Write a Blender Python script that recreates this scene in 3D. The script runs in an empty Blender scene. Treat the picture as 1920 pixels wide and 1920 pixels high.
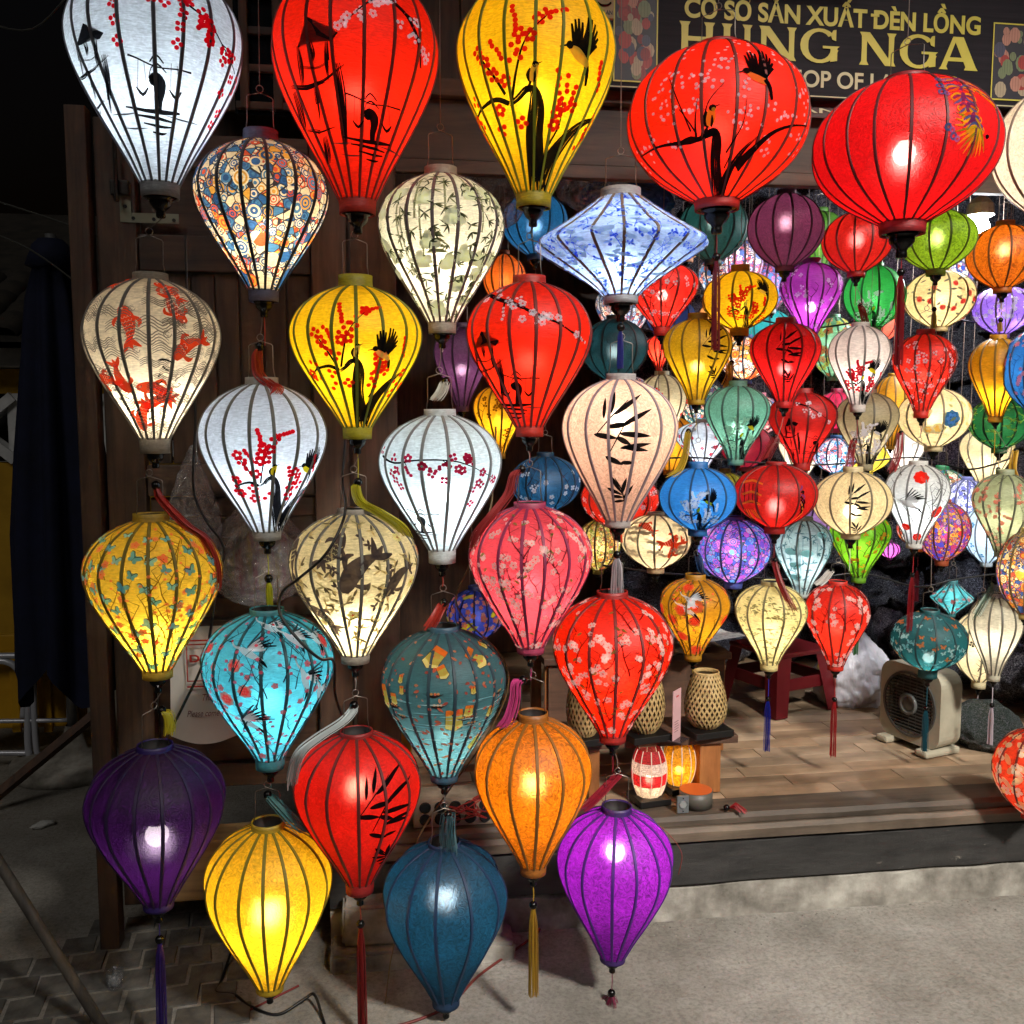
import bpy, bmesh, math, random
from mathutils import Vector, Matrix, noise
random.seed(7)
SC = bpy.context.scene
COL = SC.collection
PI = math.pi
rad = math.radians

# ------------------------------------------------------------------ camera
FPX = 1772.0; YAW = rad(8.0); PITCH = rad(5.5); EYE = 1.55
cam = bpy.data.cameras.new('camera'); camo = bpy.data.objects.new('camera', cam); COL.objects.link(camo)
cam.lens = 36.0 * FPX / 1920.0; cam.sensor_width = 36.0; cam.clip_start = 0.05; cam.clip_end = 500
camo.location = (0, 0, EYE)
camo.rotation_euler = (PI/2 - PITCH, 0, -YAW)
SC.camera = camo
CF = Vector((math.sin(YAW)*math.cos(PITCH), math.cos(YAW)*math.cos(PITCH), -math.sin(PITCH)))
CR = Vector((math.cos(YAW), -math.sin(YAW), 0)); CU = CR.cross(CF)
def ray(x, y): return CF + CR*((x-960)/FPX) - CU*((y-960)/FPX)
def atY(x, y, Y):
    d = ray(x, y); k = Y/d.y; return Vector((d.x*k, Y, EYE + d.z*k))
def atZ(x, y, Z):
    d = ray(x, y); k = (Z-EYE)/d.z; return Vector((d.x*k, d.y*k, Z))
def depth(p): return (Vector(p)-Vector((0, 0, EYE))).dot(CF)

# ------------------------------------------------------------------ night sky, moon-weak sun, exposure
W = bpy.data.worlds.new('World'); SC.world = W; W.use_nodes = True
nt = W.node_tree; bg = nt.nodes['Background']
sky = nt.nodes.new('ShaderNodeTexSky'); sky.sky_type = 'NISHITA'; sky.sun_disc = False
sky.sun_elevation = rad(-4.0); sky.sun_rotation = rad(202)
nt.links.new(sky.outputs[0], bg.inputs[0]); bg.inputs[1].default_value = 0.12
sun = bpy.data.lights.new('sun', 'SUN'); sun.energy = 0.36; sun.angle = rad(18); sun.color = (1, .95, .88)
suno = bpy.data.objects.new('sun', sun); COL.objects.link(suno)
suno.rotation_euler = (rad(50), 0, rad(-22))
SC.view_settings.view_transform = 'Standard'; SC.view_settings.look = 'None'
SC.view_settings.exposure = 0.0; SC.view_settings.gamma = 1.0
SC.view_settings.use_curve_mapping = False
SC.render.engine = 'CYCLES'
cy = SC.cycles
cy.max_bounces = 6; cy.diffuse_bounces = 3; cy.glossy_bounces = 2; cy.transmission_bounces = 5; cy.transparent_max_bounces = 10
cy.sample_clamp_indirect = 2.0; cy.use_light_tree = True; cy.light_sampling_threshold = .03; cy.caustics_reflective = False; cy.caustics_refractive = False
cy.use_adaptive_sampling = True; cy.adaptive_threshold = .035; cy.use_denoising = True
try: cy.denoiser = 'OPENIMAGEDENOISE'
except Exception: pass

# ------------------------------------------------------------------ helpers: colour, materials
def lin1(c):
    c /= 255.0
    return c/12.92 if c <= .04045 else ((c+.055)/1.055)**2.4
def rgb(r, g, b): return (lin1(r), lin1(g), lin1(b), 1.0)
def hx(h): return rgb(int(h[0:2], 16), int(h[2:4], 16), int(h[4:6], 16))
MATS = {}
class NT:
    def __init__(s, name):
        s.m = bpy.data.materials.new(name); s.m.use_nodes = True; s.t = s.m.node_tree; s.t.nodes.clear()
        s.out = s.n('ShaderNodeOutputMaterial')
    def n(s, typ, **kw):
        nd = s.t.nodes.new(typ)
        for k, v in kw.items():
            if k.startswith('i_'):
                key = k[2:]; key = int(key) if key.isdigit() else key.replace('_', ' ')
                nd.inputs[key].default_value = v
            else: setattr(nd, k, v)
        return nd
    def l(s, a, b): s.t.links.new(a, b)
def noise_node(N, scale, detail=4, rough=.55, vec=None, stretch=None):
    tc = N.n('ShaderNodeTexCoord')
    src = tc.outputs['Object']
    if stretch:
        mp = N.n('ShaderNodeMapping'); mp.inputs['Scale'].default_value = stretch; N.l(src, mp.inputs[0]); src = mp.outputs[0]
    nz = N.n('ShaderNodeTexNoise'); nz.inputs['Scale'].default_value = scale; nz.inputs['Detail'].default_value = detail
    nz.inputs['Roughness'].default_value = rough
    N.l(src, nz.inputs['Vector'])
    return nz
def ramp(N, fac, stops):
    r = N.n('ShaderNodeValToRGB'); e = r.color_ramp.elements
    e[0].position, e[0].color = stops[0]; e[1].position, e[1].color = stops[-1]
    for p, c in stops[1:-1]:
        q = e.new(p); q.color = c
    N.l(fac, r.inputs[0]); return r
def bump(N, h, strength=.3, dist=.01):
    b = N.n('ShaderNodeBump'); b.inputs['Strength'].default_value = strength; b.inputs['Distance'].default_value = dist
    N.l(h, b.inputs['Height']); return b
def surf(name, c1, c2, scale=8, rough=.6, stretch=None, bstr=.3, bdist=.004, detail=6, c3=None, metallic=0, spec=.4, rvar=0.0, lo=.3, hi=.7):
    """noise-mottled principled surface"""
    if name in MATS: return MATS[name]
    N = NT(name); p = N.n('ShaderNodeBsdfPrincipled'); N.l(p.outputs[0], N.out.inputs[0])
    nz = noise_node(N, scale, detail, .6, stretch=stretch)
    st = [(lo, c1), (hi, c2)] if not c3 else [(lo, c1), ((lo+hi)/2, c3), (hi, c2)]
    r = ramp(N, nz.outputs[0], st)
    N.l(r.outputs[0], p.inputs['Base Color'])
    p.inputs['Roughness'].default_value = rough; p.inputs['Metallic'].default_value = metallic
    p.inputs['Specular IOR Level'].default_value = spec
    n2 = noise_node(N, scale*6, 4, .6, stretch=stretch)
    b = bump(N, n2.outputs[0], bstr, bdist); N.l(b.outputs[0], p.inputs['Normal'])
    MATS[name] = N.m; return N.m
def wood(name, dark, light, axis='Z', scale=3.0, rough=.6, island=True, bstr=.35):
    if name in MATS: return MATS[name]
    N = NT(name); p = N.n('ShaderNodeBsdfPrincipled'); N.l(p.outputs[0], N.out.inputs[0])
    st = {'Z': (9, 9, .7), 'X': (.7, 9, 9), 'Y': (9, .7, 9)}[axis]
    tc = N.n('ShaderNodeTexCoord'); mp = N.n('ShaderNodeMapping'); mp.inputs['Scale'].default_value = st
    oi = N.n('ShaderNodeObjectInfo'); ad = N.n('ShaderNodeVectorMath', operation='ADD')
    sc = N.n('ShaderNodeVectorMath', operation='SCALE'); sc.inputs[3].default_value = 40.0
    cmb = N.n('ShaderNodeCombineXYZ')
    for k in range(3): N.l(oi.outputs['Random'], cmb.inputs[k])
    N.l(cmb.outputs[0], sc.inputs[0]); N.l(tc.outputs['Object'], mp.inputs[0]); N.l(mp.outputs[0], ad.inputs[0]); N.l(sc.outputs[0], ad.inputs[1])
    n1 = N.n('ShaderNodeTexNoise'); n1.inputs['Scale'].default_value = scale; n1.inputs['Detail'].default_value = 8; n1.inputs['Roughness'].default_value = .65
    n1.inputs['Distortion'].default_value = .6
    N.l(ad.outputs[0], n1.inputs['Vector'])
    r = ramp(N, n1.outputs[0], [(.28, dark), (.72, light)])
    n2 = noise_node(N, 5, 5, .6)
    mx = N.n('ShaderNodeMix', data_type='RGBA', blend_type='MULTIPLY'); mx.inputs[0].default_value = .75
    r2 = ramp(N, n2.outputs[0], [(.3, (.35, .33, .3, 1)), (.65, (1.1, 1.1, 1.1, 1))])
    N.l(r.outputs[0], mx.inputs[6]); N.l(r2.outputs[0], mx.inputs[7])
    hv = N.n('ShaderNodeHueSaturation'); ma = N.n('ShaderNodeMapRange'); ma.inputs[3].default_value = .72; ma.inputs[4].default_value = 1.2
    N.l(oi.outputs['Random'], ma.inputs[0]); N.l(ma.outputs[0], hv.inputs['Value']); N.l(mx.outputs[2], hv.inputs['Color'])
    N.l(hv.outputs[0], p.inputs['Base Color'])
    mr = N.n('ShaderNodeMapRange'); mr.inputs[3].default_value = rough-.15; mr.inputs[4].default_value = rough+.2
    N.l(n2.outputs[0], mr.inputs[0]); N.l(mr.outputs[0], p.inputs['Roughness'])
    b = bump(N, n1.outputs[0], bstr, .003); N.l(b.outputs[0], p.inputs['Normal'])
    MATS[name] = N.m; return N.m
def plain(name, c, rough=.5, metallic=0, spec=.5, coat=0, bstr=.08, bs=90):
    if name in MATS: return MATS[name]
    N = NT(name); p = N.n('ShaderNodeBsdfPrincipled'); N.l(p.outputs[0], N.out.inputs[0])
    nz = noise_node(N, 14, 4); mx = N.n('ShaderNodeMix', data_type='RGBA', blend_type='MULTIPLY'); mx.inputs[0].default_value = .35
    mx.inputs[6].default_value = c; N.l(nz.outputs[0], mx.inputs[7]); 
    g = N.n('ShaderNodeGamma'); N.l(nz.outputs[0], g.inputs[0]); g.inputs[1].default_value = .4; N.l(g.outputs[0], mx.inputs[7])
    N.l(mx.outputs[2], p.inputs['Base Color'])
    p.inputs['Roughness'].default_value = rough; p.inputs['Metallic'].default_value = metallic
    p.inputs['Specular IOR Level'].default_value = spec; p.inputs['Coat Weight'].default_value = coat
    n2 = noise_node(N, bs, 3); b = bump(N, n2.outputs[0], bstr, .003); N.l(b.outputs[0], p.inputs['Normal'])
    MATS[name] = N.m; return N.m
def pattern_colour(N, pal, scale, k, tc):
    """medallion print: ringed cells in a palette with dark outlines"""
    def cramp(fac, cols):
        r = N.n('ShaderNodeValToRGB'); r.color_ramp.interpolation = 'CONSTANT'; e = r.color_ramp.elements
        e[0].color = cols[0]; e[1].position = 1/len(cols); e[1].color = cols[1]
        for i in range(2, len(cols)): q = e.new(i/len(cols)); q.color = cols[i]
        N.l(fac, r.inputs[0]); return r
    def layer(sc, kk, cols):
        v = N.n('ShaderNodeTexVoronoi'); v.inputs['Scale'].default_value = sc; N.l(tc.outputs['Object'], v.inputs['Vector'])
        sp = N.n('ShaderNodeSeparateColor'); N.l(v.outputs['Color'], sp.inputs[0])
        m = N.n('ShaderNodeMath', operation='MULTIPLY'); m.inputs[1].default_value = kk; N.l(v.outputs['Distance'], m.inputs[0])
        s = N.n('ShaderNodeMath', operation='SINE'); N.l(m.outputs[0], s.inputs[0]); g = N.n('ShaderNodeMath', operation='GREATER_THAN'); g.inputs[1].default_value = .1; N.l(s.outputs[0], g.inputs[0])
        mx = N.n('ShaderNodeMix', data_type='RGBA'); N.l(g.outputs[0], mx.inputs[0]); N.l(cramp(sp.outputs[0], cols).outputs[0], mx.inputs[6]); N.l(cramp(sp.outputs[1], cols[2:]+cols[:2]).outputs[0], mx.inputs[7])
        return mx, sp, v
    a, spa, va = layer(scale, k, pal); b, spb, vb = layer(scale*2.3, k*.6, pal[1:]+pal[:1])
    big = N.n('ShaderNodeMath', operation='LESS_THAN'); big.inputs[1].default_value = .42; N.l(va.outputs['Distance'], big.inputs[0])
    mx = N.n('ShaderNodeMix', data_type='RGBA'); N.l(big.outputs[0], mx.inputs[0]); N.l(b.outputs[2], mx.inputs[6]); N.l(a.outputs[2], mx.inputs[7])
    e = N.n('ShaderNodeTexVoronoi', feature='DISTANCE_TO_EDGE'); e.inputs['Scale'].default_value = scale*2.3; N.l(tc.outputs['Object'], e.inputs['Vector'])
    ed = N.n('ShaderNodeMath', operation='LESS_THAN'); ed.inputs[1].default_value = .05; N.l(e.outputs['Distance'], ed.inputs[0])
    no = N.n('ShaderNodeMath', operation='SUBTRACT'); N.l(ed.outputs[0], no.inputs[0]); N.l(big.outputs[0], no.inputs[1]); no.use_clamp = True
    m2 = N.n('ShaderNodeMix', data_type='RGBA'); N.l(no.outputs[0], m2.inputs[0]); N.l(mx.outputs[2], m2.inputs[6]); m2.inputs[7].default_value = (.03, .03, .045, 1)
    return m2.outputs[2]
def fabric(name, c, trans=.6, clear=0.0, kind='satin', gloss=.03, pattern=None):
    """lantern silk: light from the bulb inside passes through it"""
    if name in MATS: return MATS[name]
    N = NT(name)
    tc = N.n('ShaderNodeTexCoord')
    if kind == 'satin':
        nz = noise_node(N, 60, 3, .6, stretch=(1, 1, 7)); fold = noise_node(N, 7, 3, .5, stretch=(1, 1, 2.2))
        lo, hi, bs = .76, 1.12, .35
    else:
        w = N.n('ShaderNodeTexNoise'); w.inputs['Scale'].default_value = 48 if kind == 'brocade' else 50; w.inputs['Detail'].default_value = 3; w.inputs['Distortion'].default_value = 3.5
        N.l(tc.outputs['Object'], w.inputs['Vector']); nz = w; fold = noise_node(N, 9, 4, .6, stretch=(1, 1, 1.5))
        lo, hi, bs = (.45, 1.35, .6) if kind == 'brocade' else (.7, 1.18, .45)
    mr = N.n('ShaderNodeMapRange'); mr.inputs[1].default_value = .3; mr.inputs[2].default_value = .7
    mr.inputs[3].default_value = lo; mr.inputs[4].default_value = hi; N.l(nz.outputs[0], mr.inputs[0])
    cl = noise_node(N, 5, 5, .6); cr = N.n('ShaderNodeMapRange'); cr.inputs[1].default_value = .3; cr.inputs[2].default_value = .7; cr.inputs[3].default_value = .84; cr.inputs[4].default_value = 1.1; N.l(cl.outputs[0], cr.inputs[0])
    wv = N.n('ShaderNodeTexWave'); wv.wave_type = 'BANDS'; wv.bands_direction = 'Z'; wv.inputs['Scale'].default_value = 9; wv.inputs['Distortion'].default_value = 14; wv.inputs['Detail'].default_value = 3; wv.inputs['Detail Scale'].default_value = 5; N.l(tc.outputs['Object'], wv.inputs['Vector'])
    wr = N.n('ShaderNodeMapRange'); wr.inputs[3].default_value = .93; wr.inputs[4].default_value = 1.05; N.l(wv.outputs[1], wr.inputs[0])
    m_a = N.n('ShaderNodeMath', operation='MULTIPLY'); N.l(mr.outputs[0], m_a.inputs[0]); N.l(cr.outputs[0], m_a.inputs[1]); m_b = N.n('ShaderNodeMath', operation='MULTIPLY'); N.l(m_a.outputs[0], m_b.inputs[0]); N.l(wr.outputs[0], m_b.inputs[1])
    hv = N.n('ShaderNodeHueSaturation'); hv.inputs['Color'].default_value = c; N.l(m_b.outputs[0], hv.inputs['Value'])
    if pattern: N.l(pattern_colour(N, pattern[0], pattern[1], pattern[2], tc), hv.inputs['Color'])
    df = N.n('ShaderNodeBsdfDiffuse'); tr = N.n('ShaderNodeBsdfTranslucent'); m1 = N.n('ShaderNodeMixShader'); m1.inputs[0].default_value = trans
    N.l(hv.outputs[0], df.inputs[0]); N.l(hv.outputs[0], tr.inputs[0]); N.l(df.outputs[0], m1.inputs[1]); N.l(tr.outputs[0], m1.inputs[2])
    ad = N.n('ShaderNodeMath', operation='ADD'); N.l(nz.outputs[0], ad.inputs[0]); N.l(fold.outputs[0], ad.inputs[1])
    b = bump(N, ad.outputs[0], bs, .004)
    for x in (df, tr): N.l(b.outputs[0], x.inputs['Normal'])
    gl = N.n('ShaderNodeBsdfGlossy'); gl.inputs['Roughness'].default_value = .5; gl.inputs['Color'].default_value = (.9, .9, .9, 1); N.l(b.outputs[0], gl.inputs['Normal'])
    m2 = N.n('ShaderNodeMixShader'); m2.inputs[0].default_value = gloss; N.l(m1.outputs[0], m2.inputs[1]); N.l(gl.outputs[0], m2.inputs[2])
    rf = N.n('ShaderNodeBsdfRefraction'); rf.inputs['IOR'].default_value = 1.3 if kind == 'satin' else 1.22; rf.inputs['Roughness'].default_value = .85 if kind == 'satin' else .6
    fw = N.n('ShaderNodeMixShader'); fw.inputs[0].default_value = .035 if kind == 'satin' else .085
    lt = N.n('ShaderNodeMix', data_type='RGBA'); lt.inputs[0].default_value = .02 if kind == 'satin' else .07; N.l(hv.outputs[0], lt.inputs[6]); lt.inputs[7].default_value = (1, 1, 1, 1)
    N.l(lt.outputs[2], rf.inputs['Color']); N.l(b.outputs[0], rf.inputs['Normal']); N.l(m2.outputs[0], fw.inputs[1]); N.l(rf.outputs[0], fw.inputs[2])
    m2 = fw; last = m2
    if clear > 0:
        tp = N.n('ShaderNodeBsdfTransparent'); cc = [min(1, .25+.75*v) for v in c[:3]]
        tp.inputs[0].default_value = (*cc, 1); m3 = N.n('ShaderNodeMixShader'); m3.inputs[0].default_value = clear
        N.l(m2.outputs[0], m3.inputs[1]); N.l(tp.outputs[0], m3.inputs[2]); last = m3
    N.l(last.outputs[0], N.out.inputs[0])
    MATS[name] = N.m; return N.m
def glow_paint():
    if 'print' in MATS: return MATS['print']
    N = NT('print'); at = N.n('ShaderNodeAttribute', attribute_name='Col')
    nz = noise_node(N, 70, 4, .6); mr = N.n('ShaderNodeMapRange'); mr.inputs[1].default_value = .25; mr.inputs[2].default_value = .75
    mr.inputs[3].default_value = .75; mr.inputs[4].default_value = 1.15; N.l(nz.outputs[0], mr.inputs[0])
    hv = N.n('ShaderNodeHueSaturation'); N.l(at.outputs['Color'], hv.inputs['Color']); N.l(mr.outputs[0], hv.inputs['Value'])
    df = N.n('ShaderNodeBsdfDiffuse'); tr = N.n('ShaderNodeBsdfTranslucent'); m = N.n('ShaderNodeMixShader'); m.inputs[0].default_value = .82
    bo = N.n('ShaderNodeVectorMath', operation='SCALE'); bo.inputs[3].default_value = 1.8; cl = N.n('ShaderNodeVectorMath', operation='MINIMUM'); cl.inputs[1].default_value = (.95, .95, .95)
    N.l(hv.outputs[0], df.inputs[0]); N.l(hv.outputs[0], bo.inputs[0]); N.l(bo.outputs[0], cl.inputs[0]); N.l(cl.outputs[0], tr.inputs[0])
    N.l(df.outputs[0], m.inputs[1]); N.l(tr.outputs[0], m.inputs[2])
    em = N.n('ShaderNodeEmission'); em.inputs[1].default_value = .22; N.l(hv.outputs[0], em.inputs[0]); ad = N.n('ShaderNodeAddShader'); N.l(m.outputs[0], ad.inputs[0]); N.l(em.outputs[0], ad.inputs[1])  # motifs emit a little themselves, standing in for bulb light through the silk
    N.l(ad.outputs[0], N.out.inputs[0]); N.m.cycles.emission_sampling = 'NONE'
    MATS['print'] = N.m; return N.m
def flatprint():
    if 'flatprint' in MATS: return MATS['flatprint']
    N = NT('flatprint'); at = N.n('ShaderNodeAttribute', attribute_name='Col'); p = N.n('ShaderNodeBsdfPrincipled')
    nz = noise_node(N, 40, 4, .6); mx = N.n('ShaderNodeMix', data_type='RGBA', blend_type='MULTIPLY'); mx.inputs[0].default_value = .5
    g = N.n('ShaderNodeGamma'); g.inputs[1].default_value = .5; N.l(nz.outputs[0], g.inputs[0])
    N.l(at.outputs['Color'], mx.inputs[6]); N.l(g.outputs[0], mx.inputs[7]); N.l(mx.outputs[2], p.inputs['Base Color']); p.inputs['Roughness'].default_value = .5
    N.l(p.outputs[0], N.out.inputs[0]); MATS['flatprint'] = N.m; return N.m
def glow(name, c, strength):
    if name in MATS: return MATS[name]
    N = NT(name); e = N.n('ShaderNodeEmission'); e.inputs[0].default_value = c; e.inputs[1].default_value = strength
    t = N.n('ShaderNodeBsdfTransparent'); a = N.n('ShaderNodeAddShader'); N.l(e.outputs[0], a.inputs[0]); N.l(t.outputs[0], a.inputs[1]); N.l(a.outputs[0], N.out.inputs[0])
    N.m.cycles.emission_sampling = 'NONE'
    MATS[name] = N.m; return N.m
def clearplastic(name, tint=(.9, .92, .95, 1), amount=.76):
    if name in MATS: return MATS[name]
    N = NT(name); tc = N.n('ShaderNodeTexCoord')
    nz = noise_node(N, 26, 5, .7); nz.inputs['Distortion'].default_value = 1.5; b = bump(N, nz.outputs[0], .9, .02)
    g = N.n('ShaderNodeBsdfGlossy'); g.inputs['Roughness'].default_value = .12; N.l(b.outputs[0], g.inputs['Normal'])
    d = N.n('ShaderNodeBsdfDiffuse'); d.inputs[0].default_value = tint; N.l(b.outputs[0], d.inputs['Normal'])
    t = N.n('ShaderNodeBsdfTransparent'); t.inputs[0].default_value = (.93, .93, .93, 1)
    m1 = N.n('ShaderNodeMixShader'); m1.inputs[0].default_value = .7; N.l(d.outputs[0], m1.inputs[1]); N.l(g.outputs[0], m1.inputs[2])
    m2 = N.n('ShaderNodeMixShader'); N.l(m1.outputs[0], m2.inputs[1]); N.l(t.outputs[0], m2.inputs[2])
    r = N.n('ShaderNodeMapRange'); r.inputs[1].default_value = .35; r.inputs[2].default_value = .65; r.inputs[3].default_value = min(1, amount+.2); r.inputs[4].default_value = amount-.42
    N.l(nz.outputs[0], r.inputs[0]); N.l(r.outputs[0], m2.inputs[0]); N.l(m2.outputs[0], N.out.inputs[0])
    MATS[name] = N.m; return N.m

# ------------------------------------------------------------------ helpers: meshes and objects
def mesh(name, verts, faces, smooth=False, cols=None):
    me = bpy.data.meshes.new(name); me.from_pydata([tuple(v) for v in verts], [], faces)
    if smooth: me.polygons.foreach_set('use_smooth', [True]*len(me.polygons))
    if cols is not None:
        a = me.color_attributes.new('Col', 'FLOAT_COLOR', 'POINT'); flat = [x for c in cols for x in c]; a.data.foreach_set('color', flat)
    me.update(); return me
def ob(name, me, mat=None, parent=None, loc=None, rot=None, scale=None):
    o = bpy.data.objects.new(name, me); COL.objects.link(o)
    if mat and me is not None and len(me.materials) == 0: me.materials.append(mat)
    if parent: o.parent = parent
    if loc is not None: o.location = loc
    if rot is not None: o.rotation_euler = rot
    if scale is not None: o.scale = scale
    return o
def tag(o, label=None, cat=None, group=None, kind=None):
    if label: o['label'] = label
    if cat: o['category'] = cat
    if group: o['group'] = group
    if kind: o['kind'] = kind
    return o
def thing(name, label, cat, loc=(0, 0, 0), rz=0.0, group=None):
    o = bpy.data.objects.new(name, None); COL.objects.link(o); o.location = loc; o.rotation_euler = (0, 0, rz); o.empty_display_size = .05
    return tag(o, label, cat, group)
class MB:
    def __init__(s): s.v = []; s.f = []; s.c = []
    def add(s, vs, fs, col=None):
        b = len(s.v); s.v += [tuple(v) for v in vs]; s.f += [tuple(i+b for i in f) for f in fs]
        s.c += [col or (1, 1, 1, 1)]*len(vs)
    def box(s, x0, x1, y0, y1, z0, z1, bev=0.0, M=None):
        if bev <= 0:
            vs = [(x, y, z) for z in (z0, z1) for y in (y0, y1) for x in (x0, x1)]
            fs = [(0, 2, 3, 1), (4, 5, 7, 6), (0, 1, 5, 4), (2, 6, 7, 3), (0, 4, 6, 2), (1, 3, 7, 5)]
        else:
            bm = bmesh.new(); bmesh.ops.create_cube(bm, size=1)
            for v in bm.verts: v.co = Vector(((x0+x1)/2+v.co.x*(x1-x0), (y0+y1)/2+v.co.y*(y1-y0), (z0+z1)/2+v.co.z*(z1-z0)))
            bmesh.ops.bevel(bm, geom=list(bm.edges), offset=bev, segments=2, affect='EDGES', profile=.6)
            bm.verts.index_update(); vs = [v.co.copy() for v in bm.verts]; fs = [[v.index for v in f.verts] for f in bm.faces]; bm.free()
        if M: vs = [M @ Vector(v) for v in vs]
        s.add(vs, fs)
        return s
    def lathe(s, prof, n=16, M=None, close=False):
        vs = []; fs = []
        for r, z in prof:
            for k in range(n):
                a = 2*PI*k/n; vs.append(Vector((r*math.cos(a), r*math.sin(a), z)))
        for i in range(len(prof)-1):
            for k in range(n):
                k2 = (k+1) % n; fs.append((i*n+k, i*n+k2, (i+1)*n+k2, (i+1)*n+k))
        if M: vs = [M @ v for v in vs]
        s.add(vs, fs); return s
    def tube(s, pts, r, n=6, rend=None):
        pts = [Vector(p) for p in pts]; m = len(pts); vs = []; fs = []
        T = [(pts[min(i+1, m-1)]-pts[max(i-1, 0)]).normalized() for i in range(m)]
        up = Vector((0, 0, 1)) if abs(T[0].z) < .9 else Vector((1, 0, 0))
        nx = T[0].cross(up).normalized()
        for i in range(m):
            nx = (nx - T[i]*nx.dot(T[i]))
            nx = nx.normalized() if nx.length > 1e-6 else T[i].orthogonal().normalized()
            by = T[i].cross(nx); rr = r if rend is None else r+(rend-r)*i/(m-1)
            for k in range(n):
                a = 2*PI*k/n; vs.append(pts[i]+nx*math.cos(a)*rr+by*math.sin(a)*rr)
        for i in range(m-1):
            for k in range(n):
                k2 = (k+1) % n; fs.append((i*n+k, i*n+k2, (i+1)*n+k2, (i+1)*n+k))
        fs.append(tuple(range(n))[::-1]); fs.append(tuple((m-1)*n+k for k in range(n)))
        s.add(vs, fs); return s
    def mesh(s, name, smooth=False, cols=False): return mesh(name, s.v, s.f, smooth, s.c if cols else None)
    def build(s, name, mat, parent=None, smooth=False, cols=False, **kw): return ob(name, s.mesh(name, smooth, cols), mat, parent, **kw)
def smoothpath(pts, k=6):
    pts = [Vector(p) for p in pts]; out = []
    for i in range(len(pts)-1):
        p0 = pts[max(i-1, 0)]; p1 = pts[i]; p2 = pts[i+1]; p3 = pts[min(i+2, len(pts)-1)]
        for j in range(k):
            t = j/k; out.append(.5*((2*p1)+(p2-p0)*t+(2*p0-5*p1+4*p2-p3)*t*t+(3*p1-p0-3*p2+p3)*t**3))
    out.append(pts[-1]); return out
def interp(tab, t):
    """monotone-ish catmull interpolation of a (t, r) table"""
    n = len(tab)
    if t <= tab[0][0]: return tab[0][1]
    if t >= tab[-1][0]: return tab[-1][1]
    for i in range(n-1):
        if tab[i][0] <= t <= tab[i+1][0]: break
    x0, y0 = tab[i]; x1, y1 = tab[i+1]; h = x1-x0
    m0 = (y1-tab[max(i-1, 0)][1])/(x1-tab[max(i-1, 0)][0]) if i > 0 else (y1-y0)/h*1.6
    m1 = (tab[min(i+2, n-1)][1]-y0)/(tab[min(i+2, n-1)][0]-x0) if i < n-2 else (y1-y0)/h
    u = (t-x0)/h
    return (2*u**3-3*u**2+1)*y0+(u**3-2*u**2+u)*h*m0+(-2*u**3+3*u**2)*y1+(u**3-u**2)*h*m1

# ================================================================== SETTING
# street lamp behind the camera that lights the pavement (its shadows fall back and to the left)
def street_lamp():
    t = thing('street_lamp', 'tall grey street lamp on a bent steel pole across the street', 'street lamp', (3.4, -3.6, 0))
    steel = plain('lamp_steel', rgb(95, 98, 100), .45, .8)
    MB().tube(smoothpath([(0, 0, 0), (0, 0, 4.6), (-.15, .2, 5.2), (-.7, .9, 5.5)], 6), .06, 10, .04).build('pole', steel, t, True)
    MB().lathe([(.16, 0), (.16, .05), (.09, .09), (.07, .3)], 16).build('base_plate', steel, t, True)
    h = MB().box(-1.0, -.5, .7, 1.3, 5.44, 5.54, .02).build('lamp_head', steel, t)
    MB().box(-.92, -.58, .78, 1.22, 5.425, 5.438).build('diffuser', glow('lamp_glow', (1, .93, .82, 1), 6), h)
    l = bpy.data.lights.new('street_light', 'SPOT'); l.energy = STREET; l.shadow_soft_size = .45; l.spot_size = rad(40); l.spot_blend = .9; l.color = (1, .95, .87)
    lo = bpy.data.objects.new('street_light', l); COL.objects.link(lo); lo.parent = t; lo.location = (-.75, 1.0, 5.40)
    tgt = Vector((1.6, 2.6, .5)); src = Vector((3.4-.75, -3.6+1.0, 5.40))
    lo.rotation_euler = (tgt-src).to_track_quat('-Z', 'Y').to_euler()
STREET = 4000
street_lamp()

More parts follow.
